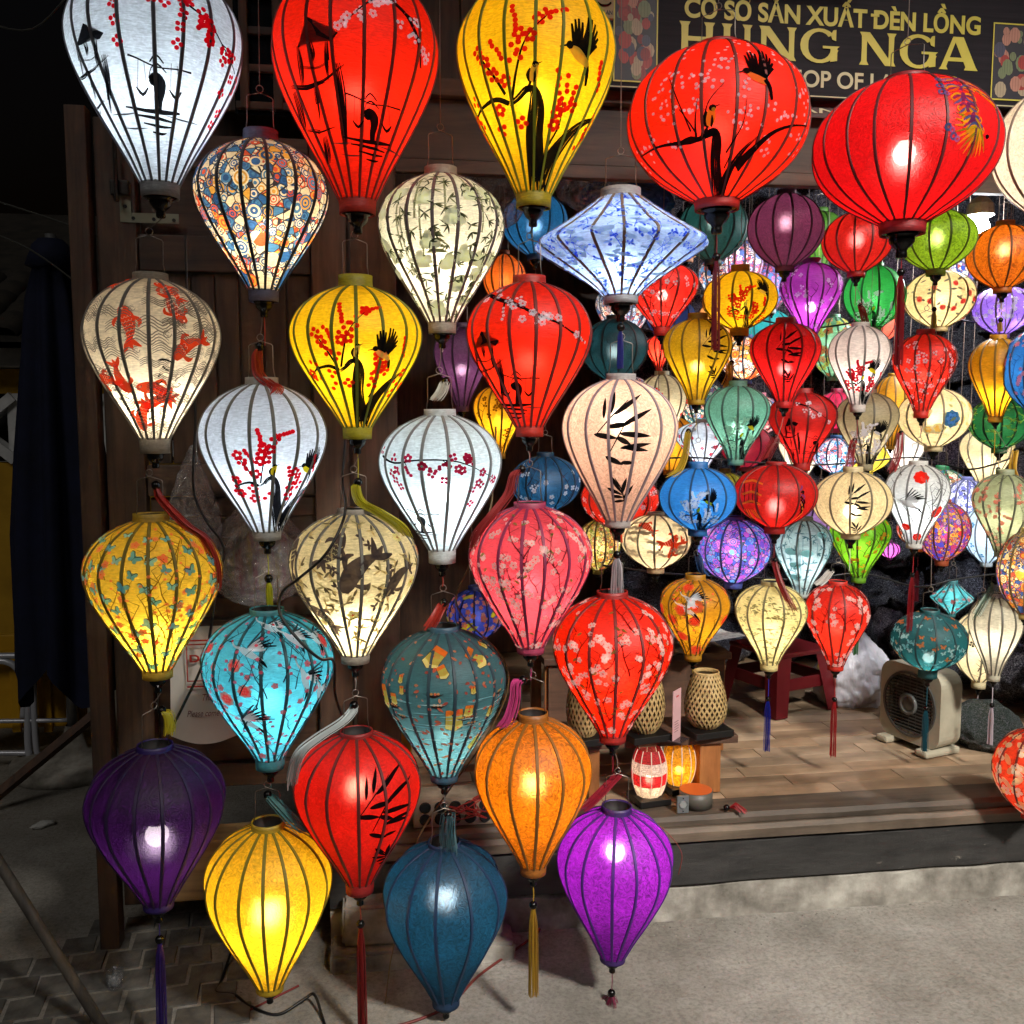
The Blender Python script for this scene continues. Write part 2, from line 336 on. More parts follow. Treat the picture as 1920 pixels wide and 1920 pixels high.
# ---- ground
def ground_mat():
    N = NT('pavement_concrete'); p = N.n('ShaderNodeBsdfPrincipled'); N.l(p.outputs[0], N.out.inputs[0])
    a = noise_node(N, 3.2, 8, .65); r = ramp(N, a.outputs[0], [(.25, rgb(122, 118, 110)), (.5, rgb(160, 156, 148)), (.75, rgb(186, 182, 174))])
    b = noise_node(N, 70, 6, .75); r2 = ramp(N, b.outputs[0], [(.34, (.55, .54, .53, 1)), (.56, (1.05, 1.05, 1.05, 1))])
    mx = N.n('ShaderNodeMix', data_type='RGBA', blend_type='MULTIPLY'); mx.inputs[0].default_value = .8
    N.l(r.outputs[0], mx.inputs[6]); N.l(r2.outputs[0], mx.inputs[7])
    c = noise_node(N, 1.1, 5, .6); r3 = ramp(N, c.outputs[0], [(.38, (.5, .47, .42, 1)), (.6, (1, 1, 1, 1))])
    mx2 = N.n('ShaderNodeMix', data_type='RGBA', blend_type='MULTIPLY'); mx2.inputs[0].default_value = .7
    N.l(mx.outputs[2], mx2.inputs[6]); N.l(r3.outputs[0], mx2.inputs[7])
    vo = N.n('ShaderNodeTexVoronoi', feature='DISTANCE_TO_EDGE'); vo.inputs['Scale'].default_value = 1.15
    tc = N.n('ShaderNodeTexCoord'); wv = noise_node(N, 4, 6, .7); av = N.n('ShaderNodeMix', data_type='VECTOR'); av.inputs[0].default_value = .16
    N.l(tc.outputs['Object'], av.inputs[4]); N.l(wv.outputs[1], av.inputs[5]); N.l(av.outputs[1], vo.inputs['Vector'])
    r4 = ramp(N, vo.outputs[0], [(.0, (.25, .24, .22, 1)), (.012, (1, 1, 1, 1))])
    mx3 = N.n('ShaderNodeMix', data_type='RGBA', blend_type='MULTIPLY'); mx3.inputs[0].default_value = .12
    N.l(mx2.outputs[2], mx3.inputs[6]); N.l(r4.outputs[0], mx3.inputs[7]); N.l(mx3.outputs[2], p.inputs['Base Color'])
    p.inputs['Roughness'].default_value = .85
    ad = N.n('ShaderNodeMath', operation='ADD'); N.l(b.outputs[0], ad.inputs[0]); N.l(a.outputs[0], ad.inputs[1])
    bp = bump(N, ad.outputs[0], .7, .008); N.l(bp.outputs[0], p.inputs['Normal']); return N.m
GM = ground_mat()
g = ob('ground', mesh('ground', [(-60, -60, 0), (60, -60, 0), (60, 60, 0), (-60, 60, 0)], [(0, 1, 2, 3)]), GM); tag(g, kind='structure')
pm = surf('old_paver', rgb(66, 64, 60), rgb(112, 109, 103), 14, .85, bstr=.6, bdist=.006)
pv = []
for k in range(4):
    m = MB(); n = 7; w = .047
    pts = [(-w, -w), (w, -w), (w, w), (-w, w)]
    pts = [(x+random.uniform(-.004, .004), y+random.uniform(-.004, .004)) for x, y in pts]
    lo = [(x, y, -.01) for x, y in pts]; hi = [(x*.93, y*.93, .004+random.uniform(0, .002)) for x, y in pts]
    m.add(lo+hi, [(4, 5, 6, 7), (0, 1, 5, 4), (1, 2, 6, 5), (2, 3, 7, 6), (3, 0, 4, 7)]); me = m.mesh('paver'); me.materials.append(pm); pv.append(me)
for i in range(13):
    for j in range(9):
        x = -1.35+i*.1; y = 2.12+j*.1
        if noise.noise(Vector((x*2.1, y*2.1, 3))) < .02 or x > -.2: continue
        o = ob('paver', random.choice(pv), None, g, (x+.05*(j % 2), y, random.uniform(-.002, .001)), (random.uniform(-.01, .01), random.uniform(-.01, .01), random.choice((0, PI/2, PI))+rad(7)))

# ---- the shop house
WD = wood('dark_timber', rgb(38, 26, 19), rgb(96, 68, 48), 'X', 3)
WV = wood('dark_plank', rgb(34, 23, 16), rgb(98, 66, 44), 'Z', 3)
WSILL = wood('worn_sill', rgb(58, 50, 42), rgb(120, 104, 88), 'X', 2.5)
WDOOR = wood('door_timber', rgb(40, 30, 23), rgb(98, 74, 56), 'Z', 3)
WDOORX = wood('door_timber_x', rgb(38, 28, 22), rgb(92, 70, 54), 'X', 3)
CONC = surf('step_concrete', rgb(84, 80, 72), rgb(186, 182, 172), 7, .85, bstr=.5, bdist=.006, c3=rgb(142, 137, 128))
def tarmat():
    N = NT('black_beam_paint'); p = N.n('ShaderNodeBsdfPrincipled'); N.l(p.outputs[0], N.out.inputs[0])
    a = noise_node(N, 9, 7, .65, stretch=(.5, 2, 2)); r = ramp(N, a.outputs[0], [(.3, rgb(22, 21, 21)), (.75, rgb(60, 58, 56))])
    c = noise_node(N, 26, 8, .8, stretch=(.6, 1.5, 1.5)); m = ramp(N, c.outputs[0], [(.63, (0, 0, 0, 1)), (.67, (1, 1, 1, 1))]); d = noise_node(N, 2.5, 4, .6); m2 = ramp(N, d.outputs[0], [(.48, (0, 0, 0, 1)), (.6, (1, 1, 1, 1))])
    mu = N.n('ShaderNodeMath', operation='MULTIPLY'); N.l(m.outputs[0], mu.inputs[0]); N.l(m2.outputs[0], mu.inputs[1])
    mx = N.n('ShaderNodeMix', data_type='RGBA'); N.l(mu.outputs[0], mx.inputs[0]); N.l(r.outputs[0], mx.inputs[6]); mx.inputs[7].default_value = rgb(130, 124, 114); N.l(mx.outputs[2], p.inputs['Base Color'])
    p.inputs['Roughness'].default_value = .6; b = bump(N, c.outputs[0], .6, .006); N.l(b.outputs[0], p.inputs['Normal']); return N.m
TAR = tarmat(); TAR0 = surf('black_beam_paint0', rgb(26, 25, 25), rgb(58, 56, 54), 9, .55, stretch=(.5, 2, 2), bstr=.5, bdist=.004, lo=.35, hi=.75)
house = thing('shop_house', 'old timber shop front with raised wooden floor and open front behind the lanterns', 'house', (1.2, 2.71, 0))
HO = Vector((1.2, 2.71, 0))
def hbox(name, mat, x0, x1, y0, y1, z0, z1, parent=None, bev=.003):
    o = MB().box(x0-HO.x, x1-HO.x, y0-HO.y, y1-HO.y, z0, z1, bev).build(name, mat, parent or house); return o
def rough_block(name, mat, x0, x1, y0, y1, z0, z1, parent, amp=.004, nx=40):
    """long block with a worn, uneven front edge"""
    vs = []; fs = []; prof = [(y1, z0), (y0, z0), (y0, z0+(z1-z0)*.5), (y0, z1-.012), (y0+.012, z1), (y1, z1)]
    for i in range(nx+1):
        x = x0+(x1-x0)*i/nx
        for j, (y, z) in enumerate(prof):
            d = noise.noise(Vector((x*7, z*20, y*3)))*amp if 0 < j < 5 else 0
            vs.append((x-HO.x, y+d-HO.y, z+(d if j > 1 else 0)))
    k = len(prof)
    for i in range(nx):
        for j in range(k-1): fs.append((i*k+j, (i+1)*k+j, (i+1)*k+j+1, i*k+j+1))
    fs.append(tuple(range(k))); fs.append(tuple(nx*k+j for j in range(k))[::-1])
    return ob(name, mesh(name, vs, fs), mat, parent)
rough_block('foundation', CONC, -.16, 3.4, 2.712, 5.0, -.05, .12, house, .012, 140)
rough_block('floor_beam', TAR, -.16, 3.4, 2.70, 2.80, .123, .262, house, .007, 140)
rough_block('sill', WSILL, -.16, 3.4, 2.685, 2.80, .265, .305, house, .003, 50)
rough_block('sill', WSILL, -.16, 3.4, 2.705, 2.83, .307, .335, house, .003, 50)
fl = hbox('floor', wood('floor_base', rgb(110, 86, 64), rgb(160, 130, 100), 'X', 2, .45), -.16, 3.4, 2.832, 4.9, .20, .322)
def floor_tone(i):
    return wood('vinyl_plank_%d' % i, [rgb(130, 106, 82), rgb(140, 117, 93), rgb(122, 98, 75), rgb(150, 127, 103)][i], [rgb(172, 145, 117), rgb(180, 155, 129), rgb(164, 136, 108), rgb(188, 164, 138)][i], 'X', 1.6, .42, bstr=.08)
tones = [floor_tone(i) for i in range(4)]
pls = []
for i in range(4):
    m = MB().box(-.199, .199, -.0434, .0434, 0, .008, .001).mesh('plank'); m.materials.append(tones[i]); pls.append(m)
for j in range(20):
    y = 2.877+j*.088
    for i in range(11):
        x = -.1+i*.40+(.134*((j*2) % 3))-.2
        if x < .05 or x > 3.25: continue
        ob('plank', random.choice(pls), None, fl, (x-HO.x, y-HO.y, .3225+random.uniform(0, .0012)))
hbox('back_wall', WV, -.9, 3.6, 4.9, 4.98, .0, 3.3)
hbox('side_wall', WV, 3.42, 3.5, 2.75, 4.9, 0, 3.3)
hbox('side_wall', WV, -.16, -.10, 3.0, 4.9, .33, 3.3)
ce = hbox('ceiling', WD, -.9, 3.6, 2.75, 4.98, 3.3, 3.36)
# posts and lintel
p0 = atY(640, 240, 2.86); p1 = atY(742, 240, 2.86)
hbox('post', WDOOR, -.075, .055, 2.80, 2.92, .336, 3.2)
z0 = atY(900, 326, 2.82).z; z1 = atY(900, 180, 2.82).z
hbox('lintel', WDOORX, .056, 3.4, 2.80, 2.92, z0+.03, z1-.02)
hbox('lintel_moulding', WD, .056, 3.4, 2.775, 2.82, z1-.017, z1+.03)
hbox('lintel_moulding', WD, .056, 3.4, 2.785, 2.82, z0-.01, z0+.027)
zt = z1+.033
x = -.42
while x < 3.3:
    w = random.uniform(.13, .19); hbox('wall_board', WV, x, x+w-.006, 2.83+random.uniform(0, .006), 2.86, zt if x > .05 else 2.42, 3.28, bev=.002); x += w
# barred window above the door (dark opening behind a timber grid)
wn = thing('lattice_window', 'small dark timber window grid above the door leaf', 'window', tuple(atY(520, 95, 2.80)))
for dx in (-.09, 0, .09): MB().box(dx-.012, dx+.012, -.012, .014, -.16, .16, .003).build('bar', WV, wn)
for dz in (-.15, -.05, .05, .15): MB().box(-.115, .115, -.006, .01, dz-.01, dz+.01, .002).build('rail', WDOORX, wn)
MB().box(-.12, .12, .016, .022, -.17, .17).build('pane', plain('dark_pane', rgb(16, 17, 19), .15), wn)

# ---- timber door leaf on the left
DY = 2.84
def P(x, y, Y=DY): return atY(x, y, Y)
door = thing('wooden_door_leaf', 'weathered dark timber door leaf with vertical planks behind the lantern columns', 'door', (-.45, DY, .0))
def dbox(name, mat, xa, ya, xb, yb, y0, y1, parent=None, bev=.003):
    a = P(xa, (ya+yb)/2); b = P(xb, (ya+yb)/2); t = P((xa+xb)/2, ya); u = P((xa+xb)/2, yb)
    return MB().box(a.x+.45, b.x+.45, y0-DY, y1-DY, max(u.z, .005), t.z, bev).build(name, mat, parent or door)
# edge post: slanting a little in the picture because the camera looks down
MB().box(-.83+.45, -.775+.45, -.06, .0, .0, 2.40, .004).build('edge_post', WDOOR, door)
MB().box(-.765+.45, -.66+.45, -.03, .02, .12, 2.38, .004).build('stile', WDOOR, door)
MB().box(-.095+.45-.09, -.095+.45+.01, -.03, .02, .12, 2.38, .004).build('stile', WDOOR, door)
for zz, h in ((2.30, .09), (2.02, .10), (1.38, .09), (.92, .10), (.50, .07)):
    MB().box(-.657+.45, -.188+.45, -.022, .018, zz-h/2, zz+h/2, .004).build('rail', WDOORX, door)
for k in range(7):
    xa = -.655+k*.0665
    MB().box(xa+.45, xa+.0625+.45, .0+random.uniform(-.004, .004), .02, 1.427, 1.968, .004).build('plank', WDOOR, door)
MB().box(-.655+.45, -.19+.45, .0, .018, 2.072, 2.252, .003).build('panel', WDOORX, door)
for k in range(6):
    zz = .975+k*.0597
    MB().box(-.655+.45, -.19+.45, random.uniform(-.003, .003), .02, zz, zz+.056, .003).build('plank', WDOORX, door)
MB().box(-.655+.45, -.19+.45, .0, .018, .537, .867, .003).build('panel', WDOORX, door)
br = plain('bracket_steel', rgb(150, 150, 128), .4, .7)
bk = MB(); a = P(229, 350); b = P(340, 424); c = P(252, 404)
yb = -.034
bk.box(a.x+.45, c.x+.45, yb, yb+.003, b.z, a.z).box(c.x+.45+.0005, b.x+.45, yb, yb+.003, b.z, b.z+.026)
bo = bk.build('corner_bracket', br, door)
for (x, y) in ((241, 392), (256, 414), (294, 416), (331, 418)):
    q = P(x, y); MB().lathe([(.0, -.002), (.005, -.002), (.005, .002), (.0, .002)], 8, Matrix.Translation((q.x+.45, yb-.001, q.z)) @ Matrix.Rotation(PI/2, 4, 'X')).build('screw_hole', plain('hole_black', rgb(14, 14, 14), .6), bo)
lt = MB(); q = P(228, 345); lt.box(q.x+.45-.02, q.x+.45+.03, -.05, -.032, q.z-.04, q.z, .004).tube([(q.x+.45, -.06, q.z-.06), (q.x+.45, -.06, q.z+.14)], .006, 8)
lt.build('bolt_latch', plain('old_iron', rgb(52, 48, 44), .5, .6), door)
# base beam below the door and the concrete block step
bb = MB().box(-.62, .0, -.07, .05, -.09, .09, .008).build('door_base_beam', wood('base_beam_wood', rgb(84, 62, 36), rgb(150, 118, 74), 'X', 2.5), None, loc=(-.06, 2.80, .25)); tag(bb, 'yellowish worn timber beam lying under the door leaf', 'beam')
blk = thing('concrete_step', 'low worn concrete step block in front of the black floor beam', 'step', (.07, 2.62, 0))
def cblock(name, x0, x1, y0, y1, z0, z1, parent):
    bm = bmesh.new(); bmesh.ops.create_cube(bm, size=1)
    for v in bm.verts: v.co = Vector(((x0+x1)/2+v.co.x*(x1-x0), (y0+y1)/2+v.co.y*(y1-y0), (z0+z1)/2+v.co.z*(z1-z0)))
    bmesh.ops.bevel(bm, geom=list(bm.edges), offset=.008, segments=2, affect='EDGES'); bmesh.ops.subdivide_edges(bm, edges=list(bm.edges), cuts=5, use_grid_fill=True)
    for v in bm.verts: v.co += Vector([noise.noise(v.co*22+Vector((k*9, 3, 1))) for k in range(3)])*.005
    me = bpy.data.meshes.new(name); bm.to_mesh(me); bm.free(); return ob(name, me, CONC, parent)
cblock('lower_slab', -.225, .30, -.055, .062, -.01, .055, blk)
cblock('upper_slab', -.19, .27, -.02, .062, .056, .175, blk)

# ---- dark courtyard on the left
YW = surf('yellow_plaster', rgb(150, 112, 18), rgb(196, 152, 36), 3, .8, bstr=.25)
WHP = surf('old_white_plaster', rgb(170, 172, 174), rgb(222, 222, 220), 6, .75, bstr=.3)
yh = thing('yellow_house', 'dark yellow plastered house wall with a white lattice vent in the courtyard', 'house', (-2.6, 6.2, 0))
def ybox(name, mat, x0, x1, y0, y1, z0, z1, bev=0): return MB().box(x0+2.6, x1+2.6, y0-6.2, y1-6.2, z0, z1, bev).build(name, mat, yh)
def zy(y): return atY(60, y, 6.2).z
ybox('wall', YW, -6, .3, 6.2, 6.4, 0, zy(868))
ybox('cornice', WHP, -6, .3, 6.08, 6.4, zy(690), zy(655), .01)
ybox('wall_band', YW, -6, .3, 6.2, 6.4, zy(738), zy(692))
ybox('vent_backing', plain('vent_dark', rgb(12, 12, 14), .8), -6, .3, 6.34, 6.4, zy(866), zy(740))
zc = (zy(868)+zy(738))/2; hz = (zy(738)-zy(868))/2
for k in range(9):
    xx = atY(38, 800, 6.2).x+(k-6)*.50
    ybox('vent_post', WHP, xx-.06, xx+.06, 6.17, 6.33, zc-hz, zc+hz)
    for s in (-1, 1):
        MB().box(-.30, .30, -.06, .06, -.03, .03, 0, Matrix.Translation((xx+.25+2.6, .0, zc)) @ Matrix.Rotation(s*math.atan2(hz*2, .5), 4, 'Y')).build('vent_strut', WHP, yh)
rt = surf('old_roof_tile', rgb(28, 26, 22), rgb(56, 50, 42), 10, .8)
R_ = MB(); R_.add([(-4, -.35, zy(640)), (3, -.35, zy(640)), (3, 2.2, zy(640)+1.2), (-4, 2.2, zy(640)+1.2), (-4, -.35, zy(650)), (3, -.35, zy(650)), (3, 2.2, zy(650)+1.1), (-4, 2.2, zy(650)+1.1)], [(0, 1, 2, 3), (4, 7, 6, 5), (0, 4, 5, 1), (0, 3, 7, 4), (1, 5, 6, 2)])
roof = R_.build('roof', rt, yh)
ti = []
for i in range(7):
    a = PI*i/6; ti.append((-.085*math.cos(a), .05*math.sin(a)))
tv = [(x, 0, z) for x, z in ti]+[(x, .24, z+.01) for x, z in ti]
tme = mesh('roof_tile', tv, [(i, i+1, i+8, i+7) for i in range(6)], True); tme.materials.append(rt)
sl = math.atan2(1.2, 2.55)
for i in range(14):
    for j in range(5):
        ob('roof_tile', tme, None, roof, (-1.2+i*.185, -.36+j*.2*math.cos(sl), zy(640)+.0+j*.2*math.sin(sl)+.004*random.random()), (sl+rad(2), 0, random.uniform(-.03, .03)))
# folded parasol
um = thing('folded_parasol', 'closed dark blue market parasol standing in the courtyard shadow', 'parasol', tuple(atZ(140, 1440, 0)))
UB = um.location; uY = UB.y
def uz(y): return atY(125, y, uY).z
navy = surf('navy_canvas', rgb(6, 11, 34), rgb(13, 21, 52), 9, .85, bstr=.3)
prof = [(450, .05), (462, .075), (500, .105), (504, .075), (560, .10), (700, .125), (850, .155), (1000, .18), (1150, .185), (1275, .19)]
vs = []; fs = []; n = 48
for i, (y, r) in enumerate(prof):
    for k in range(n):
        a = 2*PI*k/n; fold = 1+.22*min(1, max(0, i-2)*.4)*math.cos(8*a+.6*math.sin(i*.7)); zz = uz(y)
        if i == len(prof)-1: zz += .09*math.cos(4*a+1)
        vs.append((r*fold*math.cos(a), r*fold*math.sin(a), zz))
for i in range(len(prof)-1):
    for k in range(n): fs.append((i*n+k, i*n+(k+1) % n, (i+1)*n+(k+1) % n, (i+1)*n+k))
ob('canopy', mesh('canopy', vs, fs, True), navy, um)
MB().tube([(0, 0, .05), (0, 0, uz(440))], .022, 10).build('pole', plain('parasol_pole', rgb(150, 150, 150), .4, .7), um, True)
MB().lathe([(.0, .0), (.26, .0), (.26, .05), (.06, .09), (.03, .2)], 24).build('base', CONC, um, True)
# folded tables leaning together
tY = 4.4
ft = thing('folded_table', 'folded yellow table with white tubular legs leaning in the courtyard', 'table', (atY(0, 1300, tY).x, tY, 0))
O = ft.location
def tb(name, mat, xa, ya, xb, yb, y0, y1):
    a = atY(xa, yb, tY); b = atY(xb, ya, tY); return MB().box(a.x-O.x, b.x-O.x, y0, y1, a.z, b.z, .006).build(name, mat, ft)
YP = surf('yellow_board', rgb(176, 128, 10), rgb(206, 158, 24), 4, .55, bstr=.15)
tb('table_top', YP, -160, 1240, 150, 1380, .05, .08)
tb('table_top', YP, -160, 1195, 120, 1236, .09, .12)
for xa in (18, 78, 128): tb('batten', YP, xa, 1243, xa+10, 1378, .03, .049)
TUBE = plain('white_tube', rgb(190, 192, 200), .35, .3)
def tt(name, pts, r=.014): 
    q = [atY(x, y, tY-.03)-O for x, y in pts]; MB().tube(smoothpath(q, 5), r, 8).build(name, TUBE, ft, True)
tt('frame_tube', [(-160, 1230), (-40, 1230), (68, 1229)]); tt('frame_tube', [(-160, 1352), (0, 1352), (130, 1350)], .01)
tt('leg', [(-60, 1240), (10, 1240), (38, 1262), (46, 1300), (44, 1345)], .016)
tt('leg', [(62, 1235), (64, 1330), (68, 1400), (76, 1430)], .014); tt('leg', [(54, 1290), (52, 1380), (56, 1420), (64, 1440)], .016)
tt('stretcher', [(-160, 1415), (-40, 1412), (60, 1412)], .013); tt('stretcher', [(105, 1418), (160, 1416), (196, 1414)], .01)
tt('leg', [(128, 1270), (130, 1350)], .012)
a = atZ(-40, 1520, .02); b = atY(205, 1318, 4.0)
ld = MB().tube([a, b], .024, 4).build('leaning_plank', WV, None); tag(ld, 'dark narrow timber plank leaning up from the ground toward the door post', 'plank')
yp = MB().tube([atZ(194, 1420, 0), atY(196, 1220, 4.6)], .025, 8).build('yellow_post', YP, None); tag(yp, 'thin yellow post standing beside the door edge post', 'post')
pl_ = MB().tube([atY(-60, 1525, 2.45), atZ(205, 1945, 0)], .014, 10).build('leaning_pole', wood('pole_wood', rgb(62, 58, 54), rgb(122, 114, 104), 'Z', 3), None, True); tag(pl_, 'slanting grey brown pole resting on the pavement', 'pole')
for i, pts in enumerate([[(-60, 30), (60, 55), (150, -40)], [(-60, 360), (80, 405), (182, 440)], [(-60, 420), (60, 470), (182, 560)]]):
    q = [atY(x, y, 3.2) for x, y in pts]
    w_ = MB().tube(smoothpath(q, 6), .003, 5).build('overhead_wire', plain('wire_grey', rgb(70, 70, 64), .6), None)
    tag(w_, ['thin slack wire high in the dark sky corner', 'upper thin wire running to the door post', 'lower thin wire running behind the parasol'][i], 'wire')

grit = MB()
for k in range(420):
    if k < 200: x, y = random.uniform(.3, 2.4), 2.70-abs(random.gauss(0, .05))
    elif k < 300: x, y = random.uniform(-1.3, .2), random.uniform(2.1, 3.2)
    else: x, y = random.uniform(-.2, 2.2), random.uniform(1.9, 2.7)
    s = random.uniform(.0015, .0045)*(1.6 if random.random() < .08 else 1); a = random.uniform(0, 6)
    vs_ = [(x+s*random.uniform(.6, 1.2)*math.cos(a+2*PI*i/5), y+s*random.uniform(.6, 1.2)*math.sin(a+2*PI*i/5), .0005) for i in range(5)]+[(x, y, s*.9)]
    grit.add(vs_, [(i, (i+1) % 5, 5) for i in range(5)])
tag(grit.build('grit', surf('grit_stone', rgb(70, 66, 60), rgb(170, 164, 154), 60, .9), None), 'loose grit and tiny stones scattered over the pavement', 'gravel', kind='stuff')

# ================================================================== LANTERNS
PROF = {
 'drop': [(0, .27), (.02, .40), (.07, .63), (.14, .82), (.22, .94), (.31, 1.0), (.40, .985), (.50, .91), (.62, .765), (.75, .58), (.88, .385), (1, .225)],
 'drop2': [(0, .30), (.03, .50), (.09, .73), (.17, .90), (.26, .985), (.33, 1.0), (.42, .96), (.54, .83), (.68, .64), (.84, .41), (1, .245)],
 'onion': [(0, .30), (.04, .48), (.12, .70), (.24, .885), (.37, .98), (.47, 1.0), (.58, .97), (.70, .86), (.82, .66), (.92, .42), (1, .24)],
 'globe': [(0, .26), (.03, .42), (.11, .67), (.24, .885), (.38, .985), (.48, 1.0), (.60, .965), (.73, .85), (.85, .65), (.94, .42), (1, .25)],
 'diamond': [(0, .24), (.06, .33), (.18, .52), (.30, .72), (.40, .90), (.47, 1.0), (.52, .97), (.62, .80), (.76, .55), (.90, .32), (1, .20)],
}
METAL = plain('handle_wire', rgb(150, 140, 130), .35, .9)
BLACK = plain('black_lacquer', rgb(9, 8, 8), .24, 0, .3, .0, bstr=.02)
BLACKM = plain('black_cable', rgb(14, 14, 15), .45)
INNER = plain('collar_lining', rgb(30, 24, 22), .7)
fin = MB().lathe([(.62, .0), (1.0, -.02), (.98, -.12), (.80, -.18), (.82, -.30), (.78, -.52), (.62, -.74), (.40, -.92), (.33, -1.05), (.35, -1.22), (.36, -1.42), (.30, -1.5), (.0, -1.5)], 18).mesh('finial', True); fin.materials.append(BLACK)
bead = MB().lathe([(.15, 1.0), (.5, .87), (.87, .5), (1, 0), (.87, -.5), (.5, -.87), (.15, -1.0)], 14).mesh('bead', True); bead.materials.append(BLACK)
globe_me = MB().lathe([(.0, -1), (.45, -.9), (.8, -.6), (1, -.1), (.93, .35), (.7, .7), (.5, .95), (.45, 1.3)], 16).mesh('bulb', True)
hold_me = MB().lathe([(.0, .9), (.28, .9), (.3, .35), (1.0, .0), (1.05, -.12), (.0, -.12)], 16).mesh('bulb_holder', True)
hold_me.materials.append(plain('holder_white', rgb(215, 215, 212), .5))
RIBC = {}
class Lantern:
    pass
LANS = []
def lantern(label, cx, yc, y0, y1, y2, r, Y, shape='drop', fab='e0e0e0', rib=None, collar=None, light=(1, .93, .8), power=1.0, n=16,
            trans=.62, clear=0.0, kind='satin', gloss=.03, bulb=.52, deco=None, tassel=None, handle=True, hang=True, bulbr=.024, fin_s=1.0, group=None, name='silk_lantern', pattern=None, seedrot=None, ribw=None, hh=None):
    L = Lantern(); ym = (y0+y1)/2
    pt = atY(cx, y0, Y); pb = atY(cx, y1, Y); pm = atY(cx, ym, Y)
    th = math.atan((cx-960)/FPX)
    L.R = R = r*depth(pm)/FPX*math.cos(th); L.base = Vector((pm.x, Y, pb.z)); L.H = H = pt.z-pb.z
    L.cx, L.y0, L.y1, L.r, L.n = cx, y0, y1, r, n
    tab = PROF[shape]; L.tab = tab
    view = Vector((-pm.x, -Y, 0)); L.ang0 = math.atan2(view.y, view.x)
    t = thing(name, label, 'lantern', L.base, 0, group); L.obj = t; t.rotation_euler = (random.uniform(-.014, .014), random.uniform(-.014, .014), 0)
    rot0 = L.ang0 + (seedrot if seedrot is not None else random.uniform(0, 2*PI/n)); L.rot0 = rot0
    step = 2*PI/n; ribs = [rot0+step*(i+random.uniform(-.11, .11)*(i > 0)) for i in range(n)]+[rot0+2*PI]; L.ribs = ribs
    def rad_at(v, a):
        q = rot0+((a-rot0) % (2*PI)); i = min(n-1, max(0, int((q-rot0)/step)))
        if q < ribs[i]: i = max(0, i-1)
        elif q > ribs[i+1]: i = min(n-1, i+1)
        half = (ribs[i+1]-ribs[i])/2; ph = q-ribs[i]-half
        ch = math.cos(half)/math.cos(ph)
        k = 1.0 if shape != 'diamond' else 1.05
        return R*interp(tab, v)*(1-k+k*ch)
    def P3(v, a, off=0.0):
        rr = rad_at(v, a); e = .01; dr = (rad_at(min(1, v+e), a)-rad_at(max(0, v-e), a)); dz = -H*(min(1, v+e)-max(0, v-e))
        nl = math.hypot(dr, dz); nr, nz = -dz/nl, dr/nl
        return Vector(((rr+nr*off)*math.cos(a), (rr+nr*off)*math.sin(a), H*(1-v)+nz*off))
    L.P3 = P3
    # shade
    nv = 30 if r > 90 else 22; sub = 4 if r > 90 else 3; nu = n*sub; vs = []; fs = []
    for i in range(nv+1):
        v = i/nv; v = v**1.25 if shape != 'diamond' else v
        for k in range(nu): i_, f_ = divmod(k, sub); vs.append(P3(v, ribs[i_]+(ribs[i_+1]-ribs[i_])*f_/sub))
    for i in range(nv):
        for k in range(nu): fs.append((i*nu+k, (i+1)*nu+k, (i+1)*nu+(k+1) % nu, i*nu+(k+1) % nu))
    fc = hx(fab)
    fm = fabric('silk_%s_%s_%d_%d%s' % (fab, kind, int(trans*100), int(clear*100), '_print%d' % len(LANS) if pattern else ''), fc, trans, clear, kind, gloss, pattern)
    sh = ob('shade', mesh('shade', vs, fs, True), fm, t)
    # ribs
    rc = rib or '%02x%02x%02x' % tuple(int(int(fab[i:i+2], 16)*.5) for i in (0, 2, 4))  # darkened cloth colour paints in the shade that ribs leave on backlit silk
    if rib and max(int(rib[i:i+2], 16) for i in (0, 2, 4)) < 105: rc = '%02x%02x%02x' % tuple(min(255, int(int(rib[i:i+2], 16)*1.35)+8) for i in (0, 2, 4))
    if rc not in RIBC: RIBC[rc] = plain('rib_'+rc, hx(rc), .6)
    w = (ribw or (.0042 if r > 90 else .0034)); vs = []; fs = []; m = 26
    for i in range(m+1):
        v = i/m; c = P3(v, rot0, .0); up = P3(v, rot0, .0016); nn = (up-c).normalized(); sd = Vector((-math.sin(rot0), math.cos(rot0), 0))
        tw = w*(1 if v < .75 else 1-.35*(v-.75)/.25)
        vs += [c-sd*tw-nn*.001, c-sd*tw*.7+nn*.0018, c+sd*tw*.7+nn*.0018, c+sd*tw-nn*.001]
    M0 = Matrix.Rotation(-rot0, 4, 'Z'); vs = [M0 @ v for v in vs]
    for i in range(m):
        for k in range(3): fs.append((i*4+k, i*4+k+1, i*4+5+k, i*4+4+k))
    rm = mesh('rib', vs, fs); rm.materials.append(RIBC[rc])
    for k in range(n): ob('rib', rm, None, t, rot=(0, 0, ribs[k]))
    # collars
    rt = R*tab[0][1]*.96; rb = R*tab[-1][1]*1.0; ht = max(.006, (y0-yc)*depth(pt)/FPX); hb = max(.004, (y2-y1)*depth(pb)/FPX)
    cc = collar or fab
    cm = fabric('collar_%s' % cc, hx(cc), .25, 0, 'satin', .06)
    MB().lathe([(rt*1.03, H-.004), (rt, H+ht*.5), (rt*1.0, H+ht), (rt*.93, H+ht), (rt*.92, H-.006)], 28).build('top_collar', cm, t, True)
    MB().lathe([(rt*.90, H+ht*.8), (rt*.90, H-.012), (rt*.6, H-.014)], 24).build('collar_lining', INNER, t, True)
    MB().lathe([(rb*1.02, .004), (rb*1.0, -hb*.5), (rb*.985, -hb), (rb*.90, -hb), (rb*.9, .006)], 28).build('bottom_collar', cm, t, True)
    MB().lathe([(rb*.9, -hb*.9), (0, -hb*.88)], 20).build('bottom_disc', BLACK, t)
